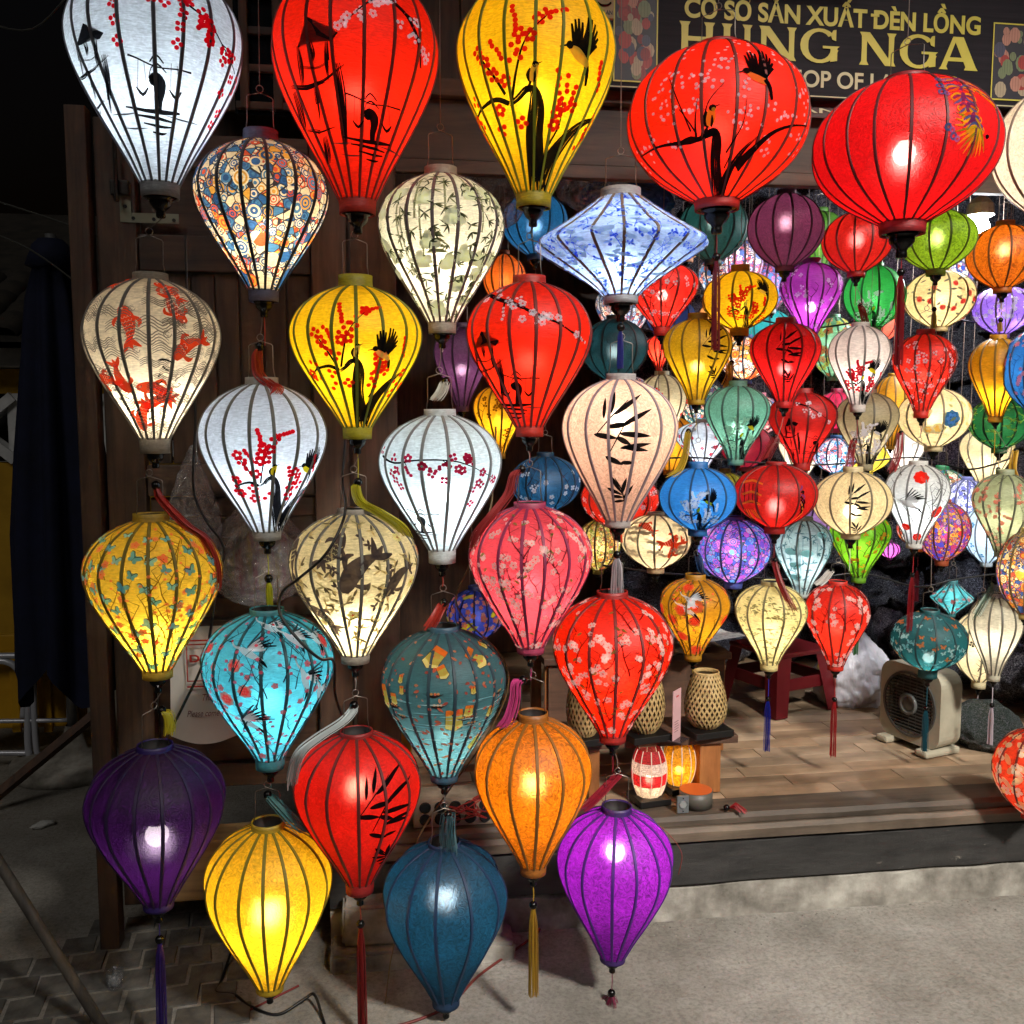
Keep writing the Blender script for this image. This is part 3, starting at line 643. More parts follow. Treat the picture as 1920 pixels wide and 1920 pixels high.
    fs_ = max(.010, rb*.70)*fin_s; L.fin_z = -hb-fs_*1.5; L.fin = fs_
    ob('finial', fin, None, t, (0, 0, -hb+.001), scale=(fs_, fs_, fs_))
    # wire handle
    hh = hh or (.085 if r > 90 else .062); zt = H+ht; L.top = zt
    if handle:
        az = L.ang0+PI/2+random.uniform(-.5, .5); c, s = math.cos(az), math.sin(az); rr = rt*.86
        pts = [(-rr, 0, zt-.008), (-rr*.86, 0, zt+hh*.25), (-rr*.86, 0, zt+hh*.86), (-rr*.78, 0, zt+hh*.9), (0, 0, zt+hh), (rr*.78, 0, zt+hh*.9), (rr*.86, 0, zt+hh*.86), (rr*.86, 0, zt+hh*.25), (rr, 0, zt-.008)]
        hb_ = MB().tube([(x*c, x*s, z) for x, _, z in pts], .0012 if r > 90 else .001, 5)
        ring = [(.008*math.cos(a)*c, .008*math.cos(a)*s, zt+hh+.008+.008*math.sin(a)) for a in [2*PI*k/10 for k in range(11)]]
        hb_.tube(ring, .0011, 5); hb_.build('wire_handle', METAL, t, True); L.top = zt+hh+.016
    # bulb
    bz = H*(1-bulb); lc = (*light, 1)
    ob('bulb_holder', hold_me, None, t, (0, 0, bz+bulbr*1.2), scale=(bulbr*.7, bulbr*.7, bulbr*1.6))
    gm = glow('bulb_%d_%d_%d' % tuple(int(x*20) for x in light), lc, 30)
    if not globe_me.materials: globe_me.materials.append(gm)
    gl = ob('bulb', globe_me, None, t, (0, 0, bz), scale=(bulbr,)*3)
    gl.material_slots[0].link = 'OBJECT'; gl.material_slots[0].material = gm
    if power > 0:
        l = bpy.data.lights.new('bulb_light', 'POINT'); l.energy = power*POWER*(R/.16)**2; l.color = light; l.shadow_soft_size = bulbr*.6
        lo = bpy.data.objects.new('bulb_light', l); COL.objects.link(lo); lo.parent = t; lo.location = (0, 0, bz)
    if deco:
        D = Deco(L)
        deco(D)
        if D.copies > 1: D.rot = PI; deco(D)
        D.done()
    if tassel: make_tassel(L, **tassel)
    LANS.append(L); L.Y = Y; L.hang = hang
    return L
POWER = .78
def make_tassel(L, col, bead_y=None, ty0=None, ty1=None, path=None, r=None, frayed=False):
    """cord + black bead + silk tassel below the finial. path: photo points for a draped tassel"""
    t = L.obj; p = L.base; Y = p.y; r = r*1.35 if r else (.0115 if L.r > 90 else .0105); frayed = frayed or bool(path)
    tm_ = plain('tassel_'+col, hx(col), .45, bstr=.0)
    def loc(x, y, dy=0): q = atY(x, y, Y+dy); return Vector((q.x-p.x, q.y-p.y, q.z-p.z))
    z0 = L.fin_z; bz = loc(L.cx, bead_y).z
    brr = .0105 if L.r > 90 else .0085
    MB().tube([(0, 0, z0+.004), (.001, 0, (z0+bz)/2), (0, 0, bz)], .0013, 5).build('tassel_cord', tm_, t)
    bo = loc(path[0][0], path[0][1], path[0][2]) if path else Vector((0, 0, bz))
    ob('bead', bead, None, t, bo, scale=(brr,)*3)
    if path: pts = smoothpath([loc(*q) for q in path], 7)
    else:
        e = loc(L.cx, ty1).z; zt = bz-brr*.9
        pts = [Vector((0, 0, zt+(e-zt)*i/8)) for i in range(9)]
    m = MB(); ns = 44 if L.r > 90 else 30
    N_ = len(pts)
    for s in range(ns):
        a = random.uniform(0, 2*PI); q = math.sqrt(random.random())*r; ln = random.uniform(.9, 1.0); fr = random.uniform(.9, 1.5) if frayed else 1
        line = []
        for i, c in enumerate(pts):
            k = i/(N_-1)
            if k > ln: break
            f = (.35+.65*min(1, k*6))*(1+(.35 if frayed else .12)*k*fr)
            wob = .0022*noise.noise(Vector((s*3.1, k*3.5, 1.7)))*k; line.append(c+Vector((math.cos(a)*q*f+wob, math.sin(a)*q*f, math.sin(a*3)*q*.3*f+wob*.5)))
        if len(line) > 1: m.tube(line, .0009, 3)
    m.build('tassel', tm_, t)

class Deco:
    """figures painted on the silk; drawn in photo pixels and wrapped on the shade's real surface"""
    def __init__(s, L): s.L = L; s.lay = {}; s.k = 0; s.rot = 0.0; s.name = 'painted_pattern'; s.copies = 1; s.ox = s.oy = 0
    def part(s, name): s.name = name; return s
    def map(s, x, y, off):
        L = s.L; v = min(.995, max(.004, (y-L.y0)/(L.y1-L.y0))); rho = max(.08, interp(L.tab, v))
        q = (x-L.cx)/(L.r*rho); q = max(-.985, min(.985, q))
        return L.P3(v, L.ang0+math.asin(q)+s.rot, off)
    def local(s, x, y, dx, dy, off):
        """offset (dx,dy) px measured along the surface from anchor x,y"""
        L = s.L; v = min(.99, max(.01, (y-L.y0)/(L.y1-L.y0))); rho = max(.1, interp(L.tab, v)); q = max(-.985, min(.985, (x-L.cx)/(L.r*rho)))
        drdv = (interp(L.tab, min(1, v+.02))-interp(L.tab, max(0, v-.02)))*L.R/.04; arc = math.hypot(drdv, L.H)
        pxm = L.H/(L.y1-L.y0); v2 = min(.995, max(.004, v+dy*pxm/arc))
        a = L.ang0+math.asin(q)+s.rot+dx*pxm/(L.R*max(.15, (rho+interp(L.tab, v2))/2))
        return L.P3(v2, a, off)
    def off(s):
        s.k += 1; return .0011+.00004*(s.k % 40)
    def mb(s): return s.lay.setdefault(s.name, MB())
    def poly(s, pts, col, anchor=None):
        o = s.off(); n = len(pts)
        if anchor: c = s.local(anchor[0], anchor[1], sum(p[0] for p in pts)/n, sum(p[1] for p in pts)/n, o); vs = [s.local(anchor[0], anchor[1], p[0], p[1], o) for p in pts]
        else: c = s.map(sum(p[0] for p in pts)/n, sum(p[1] for p in pts)/n, o); vs = [s.map(p[0], p[1], o) for p in pts]
        s.mb().add([c]+vs, [(0, i+1, (i+1) % n+1) for i in range(n)], col)
    def ell(s, x, y, dx, dy, rx, ry, a, col, n=8):
        c, q = math.cos(a), math.sin(a)
        s.poly([(dx+c*rx*math.cos(2*PI*i/n)-q*ry*math.sin(2*PI*i/n), dy+q*rx*math.cos(2*PI*i/n)+c*ry*math.sin(2*PI*i/n)) for i in range(n)], col, (x, y))
    def disc(s, x, y, r, col, n=8): s.ell(x, y, 0, 0, r, r, 0, col, n)
    def ring(s, x, y, dx, dy, r0, r1, col, n=18, a0=0, a1=2*PI):
        o = s.off(); vs = []
        for i in range(n+1):
            a = a0+(a1-a0)*i/n
            for r in (r0, r1): vs.append(s.local(x, y, dx+r*math.cos(a), dy+r*math.sin(a), o))
        s.mb().add(vs, [(2*i, 2*i+1, 2*i+3, 2*i+2) for i in range(n)], col)
    def stroke(s, pts, col, anchor=None, k=4):
        """tapered brush line through (x, y, width)"""
        P_ = smoothpath([(p[0], p[1], p[2]) for p in pts], k) if len(pts) > 2 else [Vector((pts[0][0]+(pts[1][0]-pts[0][0])*i/k, pts[0][1]+(pts[1][1]-pts[0][1])*i/k, pts[0][2]+(pts[1][2]-pts[0][2])*i/k)) for i in range(k+1)]
        o = s.off(); vs = []
        for i, p in enumerate(P_):
            d = P_[min(i+1, len(P_)-1)]-P_[max(i-1, 0)]; l = math.hypot(d.x, d.y) or 1; nx, ny = -d.y/l, d.x/l; w = max(.35, p.z)/2
            for sg in (-1, 0, 1):
                x, y = p.x+nx*w*sg, p.y+ny*w*sg
                vs.append(s.local(anchor[0], anchor[1], x, y, o) if anchor else s.map(x, y, o))
        s.mb().add(vs, [(3*i+j, 3*i+j+1, 3*i+j+4, 3*i+j+3) for i in range(len(P_)-1) for j in (0, 1)], col)
    def brush(s, pts, col, n=5):
        """dry brush: ragged bundle of thin strokes"""
        for j in range(n):
            o = (j+.5)/n-.5; m = len(pts); i0 = 0; Q = []
            cut = random.uniform(0, .3) if j in (0, n-1) else 0
            for i in range(m):
                d = (pts[min(i+1, m-1)][0]-pts[max(i-1, 0)][0], pts[min(i+1, m-1)][1]-pts[max(i-1, 0)][1]); l = math.hypot(*d) or 1; w = pts[i][2]
                Q.append((pts[i][0]-d[1]/l*o*w+random.uniform(-.4, .4), pts[i][1]+d[0]/l*o*w+random.uniform(-.4, .4), w/n*random.uniform(.7, 1.5)*(.4 if i in (0, m-1) else 1)))
            if cut and m > 2 and random.random() < .5: Q = Q[:-1]
            s.stroke(Q, col)
    def leaf(s, x0, y0, x1, y1, w, col, anchor=None, bend=0.0):
        mx, my = (x0+x1)/2, (y0+y1)/2; dx, dy = x1-x0, y1-y0
        mx += -dy*bend; my += dx*bend
        s.stroke([(x0, y0, .5), (x0*.7+mx*.3+0*dx, y0*.7+my*.3, w*.75), (mx, my, w), (x1*.6+mx*.4, y1*.6+my*.4, w*.6), (x1, y1, .4)], col, anchor, 3)
    def blossom(s, x, y, r, col, ctr, line=None, a0=None, dx=0, dy=0):
        a0 = random.uniform(0, 6) if a0 is None else a0
        for k in range(5):
            a = a0+2*PI*k/5
            s.ell(x, y, dx+math.cos(a)*r*.56, dy+math.sin(a)*r*.56, r*.46, r*.40, a, col, 7)
        if line:
            for k in range(5):
                a = a0+2*PI*k/5; s.stroke([(dx, dy, r*.12), (dx+math.cos(a)*r*.5, dy+math.sin(a)*r*.5, r*.07)], line, (x, y), 1)
        s.ell(x, y, dx, dy, r*.16, r*.16, 0, ctr, 6)
    def berries(s, pts, r, col):
        for x, y in pts: s.ell(x, y, 0, 0, r*random.uniform(.85, 1.1), r*random.uniform(.8, 1.05), random.uniform(0, 3), col, 8)
    def cluster(s, x, y, r, col, k=5, spread=1.9):
        a0 = random.uniform(0, 6)
        for i in range(k):
            a = a0+2*PI*i/k; s.ell(x, y, math.cos(a)*r*spread*.75, math.sin(a)*r*spread*.75, r, r*.92, 0, col, 7)
    def scatter(s, count, fn, vmin=.03, vmax=.97, mind=0.0, tries=30):
        L = s.L; done = []; save = s.rot
        for _ in range(int(count*2.2) if count >= 8 else count):
            for _t in range(tries):
                v = random.uniform(vmin, vmax); rho = interp(L.tab, v)
                if random.random() > rho: continue
                a = random.uniform(-PI, PI); y = L.y0+v*(L.y1-L.y0)
                if mind and any(math.hypot(((a-b+PI) % (2*PI)-PI)*L.r*rho, y-yy) < mind for b, yy in done): continue
                done.append((a, y)); s.rot = a; fn(s, L.cx, y); break
        s.rot = save
    def done(s):
        L = s.L
        for nm, m in s.lay.items():
            if not m.v: continue
            tag(m.build(nm, glow_paint(), L.obj, cols=True), kind='stuff')
K = (.006, .006, .007, 1); KG = rgb(52, 52, 54)
RED = rgb(205, 18, 32); WHT = rgb(236, 226, 232); PNK = rgb(238, 150, 160); YLW = rgb(245, 205, 40); ORG = rgb(240, 120, 50); GRN = rgb(90, 130, 60)

# ---- motifs (px relative to the lantern they are painted on)
def bird_fly(D, x, y, s, belly=YLW, back=K, flip=1):
    D.part('painted_bird'); f = flip; A = (x, y); s *= 1.25
    D.stroke([(-16*s*f, 6*s, 5*s), (-4*s*f, 12*s, 15*s), (10*s*f, 20*s, 11*s), (18*s*f, 26*s, 5*s)], belly, A)
    D.ell(x, y, -16*s*f, 4*s, 6*s, 5.5*s, 0, back, 8); D.stroke([(-20*s*f, 5*s, 2.6*s), (-31*s*f, 8*s, .9*s)], back, A, 2)
    for i, (ax, ay) in enumerate([(-15, -24), (-9, -31), (-3, -33), (3, -29), (14, -38), (21, -37), (27, -32), (31, -24), (33, -14), (32, -4)]):
        D.stroke([((-8+i*2.2)*f*s, (6+i*1.1)*s, 5*s), ((-6+i*2)*.45*f*s+ax*.6*f*s, ay*.45*s+3*s, 5.6*s), (ax*f*s, ay*s, 3.4*s)], back, A, 3)
    D.stroke([(12*f*s, 18*s, 7*s), (20*f*s, 30*s, 8*s), (25*f*s, 48*s, 5*s)], back, A, 3)
def bird_sit(D, x, y, s, belly=YLW, flip=1):
    D.part('painted_bird'); A = (x, y); f = flip
    D.ell(x, y, 2*f*s, 2*s, 9*s, 16*s, .2*f, belly, 10); D.ell(x, y, 6*f*s, -14*s, 6.5*s, 6*s, 0, K, 8); D.ell(x, y, 8*f*s, -11*s, 4*s, 4*s, 0, belly, 6)
    D.stroke([(11*f*s, -16*s, 2.2*s), (19*f*s, -19*s, .8*s)], K, A, 2)
    D.stroke([(-4*f*s, -8*s, 3*s), (-9*f*s, 4*s, 7*s), (-6*f*s, 16*s, 3*s)], K, A, 3); D.stroke([(5*f*s, -2*s, 2*s), (5*f*s, 8*s, 5*s), (3*f*s, 17*s, 3*s)], K, A, 3)
    D.stroke([(-3*f*s, 15*s, 5*s), (-9*f*s, 28*s, 5*s), (-15*f*s, 36*s, 2*s)], K, A, 3)
def tree(D, x, y, s, col=K, flip=1):
    """brush trunk rising from the bottom collar with side bough"""
    D.part('painted_branch'); f = flip
    def S(p):
        q = [(x+a*s*f, y+b*s, w*s) for a, b, w in p]
        (D.brush if p[0][2] > 12 else D.stroke)(q, col)
    S([(4, 132, 26), (2, 100, 25), (-2, 60, 24), (0, 26, 22), (-3, 6, 13), (-14, 4, 9), (-26, 14, 8), (-38, 22, 7)])
    S([(6, 128, 22), (18, 96, 18), (38, 66, 13), (62, 40, 7), (84, 22, 3), (104, 4, 1.4)])
    S([(-38, 20, 6), (-58, 12, 6), (-82, 18, 4), (-92, 30, 2)]); S([(-44, 8, 4), (-62, -18, 3), (-84, -48, 1.5)])
    S([(-34, 14, 4), (-28, -22, 3.4), (-16, -58, 2), (16, -92, 1)]); S([(18, 72, 3), (34, 44, 2), (38, 14, 1)])
def plum_on_tree(D, x, y, s, col, r, flip=1, ctr=None, spots=None):
    D.part('painted_blossoms'); f = flip
    pts = [(-84, -50), (-74, -36), (-66, -26), (-60, -16), (-30, -50), (-26, -66), (-20, -40), (-34, -36), (2, -84), (14, -92), (-44, -8), (30, 30), (40, 8), (36, 24), (50, 20), (26, 46), (-90, 26), (-78, 36), (-52, 26), (-48, 50), (-20, 44), (60, 62), (72, 42), (88, 22), (84, 48), (-10, -62), (44, -10), (-88, 6)]
    for (a, b) in (spots or pts):
        k = random.choice((3, 4, 5, 5, 2)); D.cluster(x+a*s*f, y+b*s, r, col, k)
        if ctr: D.disc(x+a*s*f, y+b*s, r*.6, ctr, 6)
    for (a, b, c, d, n) in [(-36, -104, -30, -70, 6), (-66, -60, -50, -36, 5), (30, -20, 34, 16, 5), (56, -4, 48, 18, 4), (14, -92, 40, -100, 5), (92, -44, 88, -10, 6)]:
        for i in range(n):
            D.ell(x+(a+(c-a)*i/(n-1))*s*f, y+(b+(d-b)*i/(n-1))*s, random.uniform(-2, 2)*s, 0, r, r*.9, 0, col, 7)
def deco_bird_tree(x, y, s, berry, br, belly, fly=None, sit=True, ctr=None, fscale=1.0):
    def f(D):
        D.copies = 2; tree(D, x, y, s); plum_on_tree(D, x, y, s, berry, br, 1, ctr)
        if sit: bird_sit(D, x-6*s, y-16*s, s*.75, belly)
        if fly: bird_fly(D, fly[0], fly[1], fscale*s*.72, belly)
    return f
def lady(D, x, y, s):
    s *= .98
    D.part('painted_figure'); A = None
    def S(p, k=3): D.stroke([(x+a*s, y+b*s, w*s) for a, b, w in p], K, None, k)
    S([(-8, -12, 12), (-2, -17, 17), (6, -11, 17), (7, 0, 13), (4, 13, 10), (3, 27, 8)]); D.disc(x-4*s, y-13*s, 8*s, K)
    S([(-44, -46, 3), (-30, -42, 2.4), (0, -32, 2.2), (30, -33, 2), (56, -33, 3)], 3); S([(-10, -38, 2), (0, -48, 3), (12, -38, 2)]); S([(-12, -16, 1.4), (-8, -30, 1.6), (2, -36, 3), (16, -26, 1.4)])
    for a in (-22, 30):
        S([(a-6, -40, .8), (a-8, -4, .8)]); S([(a+3, -38, .8), (a+6, -4, .8)]); S([(a-10, -4, 2), (a, 6, 5), (a+9, -4, 2)])
    S([(-50, 22, 2), (-20, 27, 5), (10, 28, 7), (36, 26, 3)]); S([(-36, 33, 2), (0, 37, 5), (26, 40, 2)]); S([(-22, 44, 2), (4, 48, 4), (22, 47, 2)]); S([(-8, 56, 2), (6, 58, 4), (14, 56, 1)])
    D.part('painted_water')
    for a, b, w in ((40, 32, 26), (-52, 30, 20), (-34, 50, 18)):
        D.stroke([(x+(a-w)*s, y+b*s, .6), (x+a*s, y+(b+2)*s, 2.6*s), (x+(a+w)*s, y+(b+1)*s, .6)], KG)
def pagoda(D, x, y, s, flip=1):
    D.part('painted_house'); f = flip
    def S(p, k=3): D.brush([(x+a*s*f, y+b*s, w*s*.85) for a, b, w in p], K, 4)
    D.poly([(x-6*s*f, y-78*s), (x+36*s*f, y-54*s), (x+28*s*f, y-44*s), (x-22*s*f, y-42*s)], K)
    S([(-22, -44, 5), (-18, -20, 9), (-16, 4, 6)]); S([(20, -44, 5), (20, -20, 8), (22, 4, 4)]); S([(-4, -44, 9), (0, -30, 8), (0, -20, 3)])
    S([(-34, 0, 4), (-10, 8, 7), (16, 4, 6), (44, -14, 4)]); S([(34, -16, 10), (40, 20, 13), (42, 60, 11), (44, 84, 9)]); S([(-28, 8, 8), (-20, 34, 10), (-14, 56, 4)])
    S([(2, 10, 5), (6, 30, 8), (8, 50, 5)]); S([(-12, 56, 3), (8, 64, 6), (30, 60, 4)]); S([(14, 70, 9), (18, 90, 10), (20, 104, 5)])
    S([(-20, -18, 4), (4, -12, 3), (22, -18, 4)])
def plum_branch(D, pts, berry, br, ctr=None, col=K, w=5, n=26, spread=24):
    """a long bough with side twigs and blossom"""
    D.part('painted_branch'); m = len(pts)
    D.stroke([(p[0], p[1], w*(1-.75*i/(m-1))) for i, p in enumerate(pts)], col)
    path = smoothpath([(p[0], p[1], 0) for p in pts], 6)
    for k in range(n//4):
        q = random.choice(path[3:]); D.part('painted_branch'); dx, dy = random.uniform(-spread, spread), random.uniform(.3, 1.3)*spread
        D.stroke([(q.x, q.y, w*.4), (q.x+dx*.6, q.y+dy*.5, w*.25), (q.x+dx, q.y+dy, .7)], col, None, 2); D.part('painted_blossoms')
        for j in range(4): t_ = .4+.2*j; D.ell(q.x+dx*t_, q.y+dy*t_, random.uniform(-3, 3), 0, br, br*.9, 0, berry, 7)
    D.part('painted_blossoms')
    for k in range(n):
        q = random.choice(path); D.cluster(q.x+random.uniform(-1, 1)*spread*.6, q.y+random.uniform(-.6, .9)*spread, br, berry, random.choice((3, 4, 5, 5)))
        if ctr: D.disc(q.x, q.y, br*.5, ctr, 5)
def bamboo_spray(D, x, y, s, col=K):
    D.part('painted_bamboo')
    def S(p): D.stroke([(x+a*s, y+b*s, w*s) for a, b, w in p], col)
    def Lf(a, b, c, d, w): D.leaf(x+a*s, y+b*s, x+c*s, y+d*s, w*s, col)
    S([(-30, 4, 1.6), (-4, -26, 2), (22, -52, 1.2)]); S([(-8, 36, 1.4), (6, 8, 2.2), (18, -14, 1.6)]); S([(20, 120, 2.4), (14, 96, 2), (2, 76, 1.2)])
    for q in [(-18, -22, -16, -56, 6), (-6, -30, 0, -66, 7), (0, -28, 44, -62, 8), (-12, -8, 26, -14, 9), (14, -12, 62, -38, 8), (-34, 4, 6, 10, 9), (4, 8, 28, 20, 9), (8, 2, 62, 6, 9), (14, 24, 58, 30, 8), (10, 26, 62, 18, 8), (-14, 40, 16, 54, 9), (12, 50, 34, 50, 7), (-4, 74, 14, 102, 7), (14, 104, 22, 76, 7), (18, 112, 34, 88, 6), (-10, 94, 16, 106, 6), (-2, 108, 18, 110, 6), (2, 118, 20, 116, 5)]: Lf(*q)
def butterfly(D, x, y, s, c1, c2=K, a=None):
    a = random.uniform(-.8, .8) if a is None else a; c, q = math.cos(a), math.sin(a)
    def R_(u, v): return (u*c-v*q, u*q+v*c)
    for sg in (-1, 1):
        for (u, v, rx, ry, an) in ((7, -5, 8.6, 5.6, -.6), (5, 4, 6, 4.6, .7)):
            dx, dy = R_(sg*u*s, v*s); D.ell(x, y, dx, dy, rx*s, ry*s, a+sg*an, c1, 8)
    D.stroke([(*R_(0, -7*s), 1.4*s), (*R_(0, 7*s), 1.6*s)], c2, (x, y), 1)
    for sg in (-1, 1): D.stroke([(*R_(0, -2*s), 1.2*s), (*R_(sg*9*s, -12*s), 2.2*s), (*R_(sg*16*s, -9*s), 1.0*s)], c2, (x, y), 2)
def twig(D, x, y, s, col, bud, n=4, flip=None):
    f = flip or random.choice((-1, 1)); pts = [(0, 30*s, 2.0*s)]; px, py = 0, 30*s
    for i in range(4): px += f*random.uniform(2, 10)*s; py -= random.uniform(8, 18)*s; pts.append((px, py, max(.6, (1.8-.35*i)*s)))
    D.stroke(pts, col, (x, y), 2)
    for p in pts[1:]:
        dx = -f*random.uniform(6, 16)*s; D.stroke([(p[0], p[1], 1.1*s), (p[0]+dx, p[1]-8*s, .6)], col, (x, y), 1)
        if bud and random.random() < .7: D.ell(x, y, p[0]+dx, p[1]-8*s, 3*s, 2.4*s, 0, bud, 6)
def crane(D, x, y, s, flip=1, rot=0.0):
    c, q = math.cos(rot), math.sin(rot); f = flip
    def T(a, b): a *= f*s; b *= s; return a*c-b*q, a*q+b*c
    def S(p, col, k=3): D.stroke([(*T(a, b), w*s) for a, b, w in p], col, (x, y), k)
    W = rgb(236, 236, 236)
    for i in range(6): S([(0+i*2, -2, 3), (6+i*5, -20+i*2, 4), (14+i*7, -38+i*5, 2)], K if i > 1 else KG)
    for i in range(5): S([(2+i*2, 2, 4), (8+i*4, -10+i*2, 5), (16+i*4, -20+i*4, 2.5)], W)
    S([(-12, 2, 6), (4, 8, 13), (22, 14, 9), (34, 18, 4)], W); S([(-12, 2, 5), (-24, 2, 3.4), (-34, -4, 2.6)], W); S([(-34, -4, 2.4), (-44, -2, .8)], K); D.ell(x, y, *T(-34, -5), 2.6*s, 2.2*s, 0, RED, 6)
    S([(26, 14, 5), (36, 22, 5), (44, 30, 1)], K); S([(20, 16, 1.4), (44, 36, .8)], K)
def koi(D, x, y, s, col=rgb(226, 74, 44), rot=0.0, line=None):
    c, q = math.cos(rot), math.sin(rot); line = line or rgb(245, 190, 160)
    def T(a, b): return (a*s*c-b*s*q, a*s*q+b*s*c)
    def S(p, cl, k=3): D.stroke([(*T(a, b), w*s) for a, b, w in p], cl, (x, y), k)
    S([(-34, 4, 8), (-26, 0, 19), (-8, -5, 25), (12, -2, 18), (26, 6, 8)], col, 4)
    for sg in (-1, 0, 1): S([(24, 5, 5), (34, 8+sg*8, 9), (44, 8+sg*17, 2)], col)
    S([(-10, -14, 4), (2, -24, 8), (12, -18, 2)], col); S([(-18, 8, 4), (-12, 20, 8), (-4, 22, 2)], col)
    for i in range(5):
        for j in (-1, 0, 1):
            u, v = T(-14+i*8, -4+j*6+i*.8); D.ring(x, y, u, v, 2.6*s, 3.4*s, line, 5, rot-1.6, rot+1.6)
    u, v = T(-29, -1); D.ell(x, y, u, v, 2.2*s, 2.2*s, 0, line, 6)
def peony(D, x, y, s, c1, c2):
    for r, k, cl in ((11, 8, c1), (7.4, 6, c2), (4, 4, c1)):
        for i in range(k):
            a = 2*PI*i/k+r; D.ell(x, y, math.cos(a)*r*s*.62, math.sin(a)*r*s*.62, r*.46*s, r*.4*s, a, cl, 7)
    D.disc(x, y, 2*s, c2, 6)
def squiggle(D, x, y, s, col=K, n=5):
    for k in range(n):
        px, py = random.uniform(-6, 6)*s, k*11*s; pts = [(px, py, 2*s)]
        for i in range(random.choice((3, 4, 5))): px += random.uniform(-9, 10)*s; py += random.uniform(-6, 7)*s; pts.append((px, py, random.uniform(.9, 3.2)*s))
        D.stroke(pts, col, (x, y), 3)
def wavelines(D, x, y, s, col, n=3):
    for k in range(n):
        o = k*4.5*s; D.stroke([(-30*s, o, 1), (-14*s, -8*s+o, 1.9), (4*s, 2*s+o, 1.9), (18*s, -6*s+o, 1.9), (32*s, 3*s+o, .8)], col, (x, y), 3)
    D.ring(x, y, 30*s, -2*s, 5*s, 6*s, col, 12, 0, 5); D.ring(x, y, 30*s, -2*s, 2.4*s, 3.2*s, col, 8, 1, 6)
def floating_lamp(D, x, y, s, rot=0):
    c, q = math.cos(rot), math.sin(rot)
    def T(p): return [(a*s*c-b*s*q, a*s*q+b*s*c) for a, b in p]
    D.poly(T([(-13, -18), (12, -20), (15, 14), (2, 22), (-13, 16)]), rgb(240, 190, 90), (x, y)); D.poly(T([(-13, -18), (12, -20), (13, -10), (-13, -8)]), rgb(235, 120, 50), (x, y)); D.poly(T([(-13, 8), (2, 13), (15, 8), (15, 14), (2, 22), (-13, 16)]), rgb(250, 225, 150), (x, y))
    for a, b in (((-13, -18), (-13, 16)), ((12, -20), (15, 14)), ((-13, 16), (2, 22)), ((2, 22), (15, 14)), ((2, -16), (2, 20))):
        p = T([a, b]); D.stroke([(*p[0], 1.0), (*p[1], 1.0)], rgb(70, 40, 24), (x, y), 1)
def boat(D, x, y, s):
    D.stroke([(-18*s, 0, 1), (0, 4*s, 6*s), (20*s, -1*s, 1)], rgb(40, 26, 22), (x, y), 3)
    for a in (-6, 2, 9): D.ell(x, y, a*s, -2*s, 3.4*s, 3*s, 0, rgb(240, 150, 90), 6)
def paisley(D, x, y, s, pal):
    k = random.random(); a0 = random.uniform(0, 6)
    cs = random.sample(pal*4, 4)
    if k < .45:
        for i in range(10): a = a0+2*PI*i/10; D.ell(x, y, math.cos(a)*13*s, math.sin(a)*13*s, 4.4*s, 4.4*s, 0, cs[0], 7)
        for r, c in ((13.5, cs[1]), (10.5, cs[2]), (7.5, cs[3]), (4.6, cs[0]), (2.2, cs[1])): D.disc(x, y, r*s, c, 14)
    elif k < .75:
        for r, c in ((18, cs[0]), (15, cs[1]), (12, cs[2]), (9, cs[3]), (6, cs[0]), (3, cs[1])):
            D.poly([(math.cos(a0)*0+r*s*math.cos(a0+PI*i/9), r*s*math.sin(a0+PI*i/9)) for i in range(10)], c, (x, y))
    else:
        for j in range(3):
            for i in range(4):
                u, v = (i-1.5+.5*(j % 2))*9*s, (j-1)*6*s
                for r, c in ((5.2, cs[0]), (3.9, cs[1]), (2.4, cs[2])): D.ell(x, y, u, v, r*s, r*s, 0, c, 9)
def sakura(n, s, col, ctr, twc, leaf=None, mind=18, tw=10, line=None, smin=.55):
    def f(D):
        D.part('printed_twigs'); D.scatter(tw, lambda d, x, y: twig(d, x, y, s*1.3, twc, None))
        if leaf: D.part('printed_leaves'); D.scatter(tw, lambda d, x, y: d.leaf(0, 0, 9*s*random.choice((-1, 1)), 7*s, 5*s, leaf, (x, y)))
        D.part('printed_blossoms')
        def one(d, x, y):
            k = random.choice((1, 2, 3, 4))
            for i in range(k):
                rr = random.uniform(smin, 1)*9*s; d.blossom(x, y, rr, col, ctr, line, dx=random.uniform(-1, 1)*10*s*(k > 1), dy=random.uniform(-1, 1)*10*s*(k > 1))
        D.scatter(n, one, mind=mind)
    return f
def flowers_small(n, s, cols, ctr, extra=None):
    def f(D):
        D.part('printed_flowers'); D.scatter(n, lambda d, x, y: d.blossom(x, y, random.uniform(4, 8)*s, random.choice(cols), ctr), mind=8*s)
        if extra: extra(D)
    return f

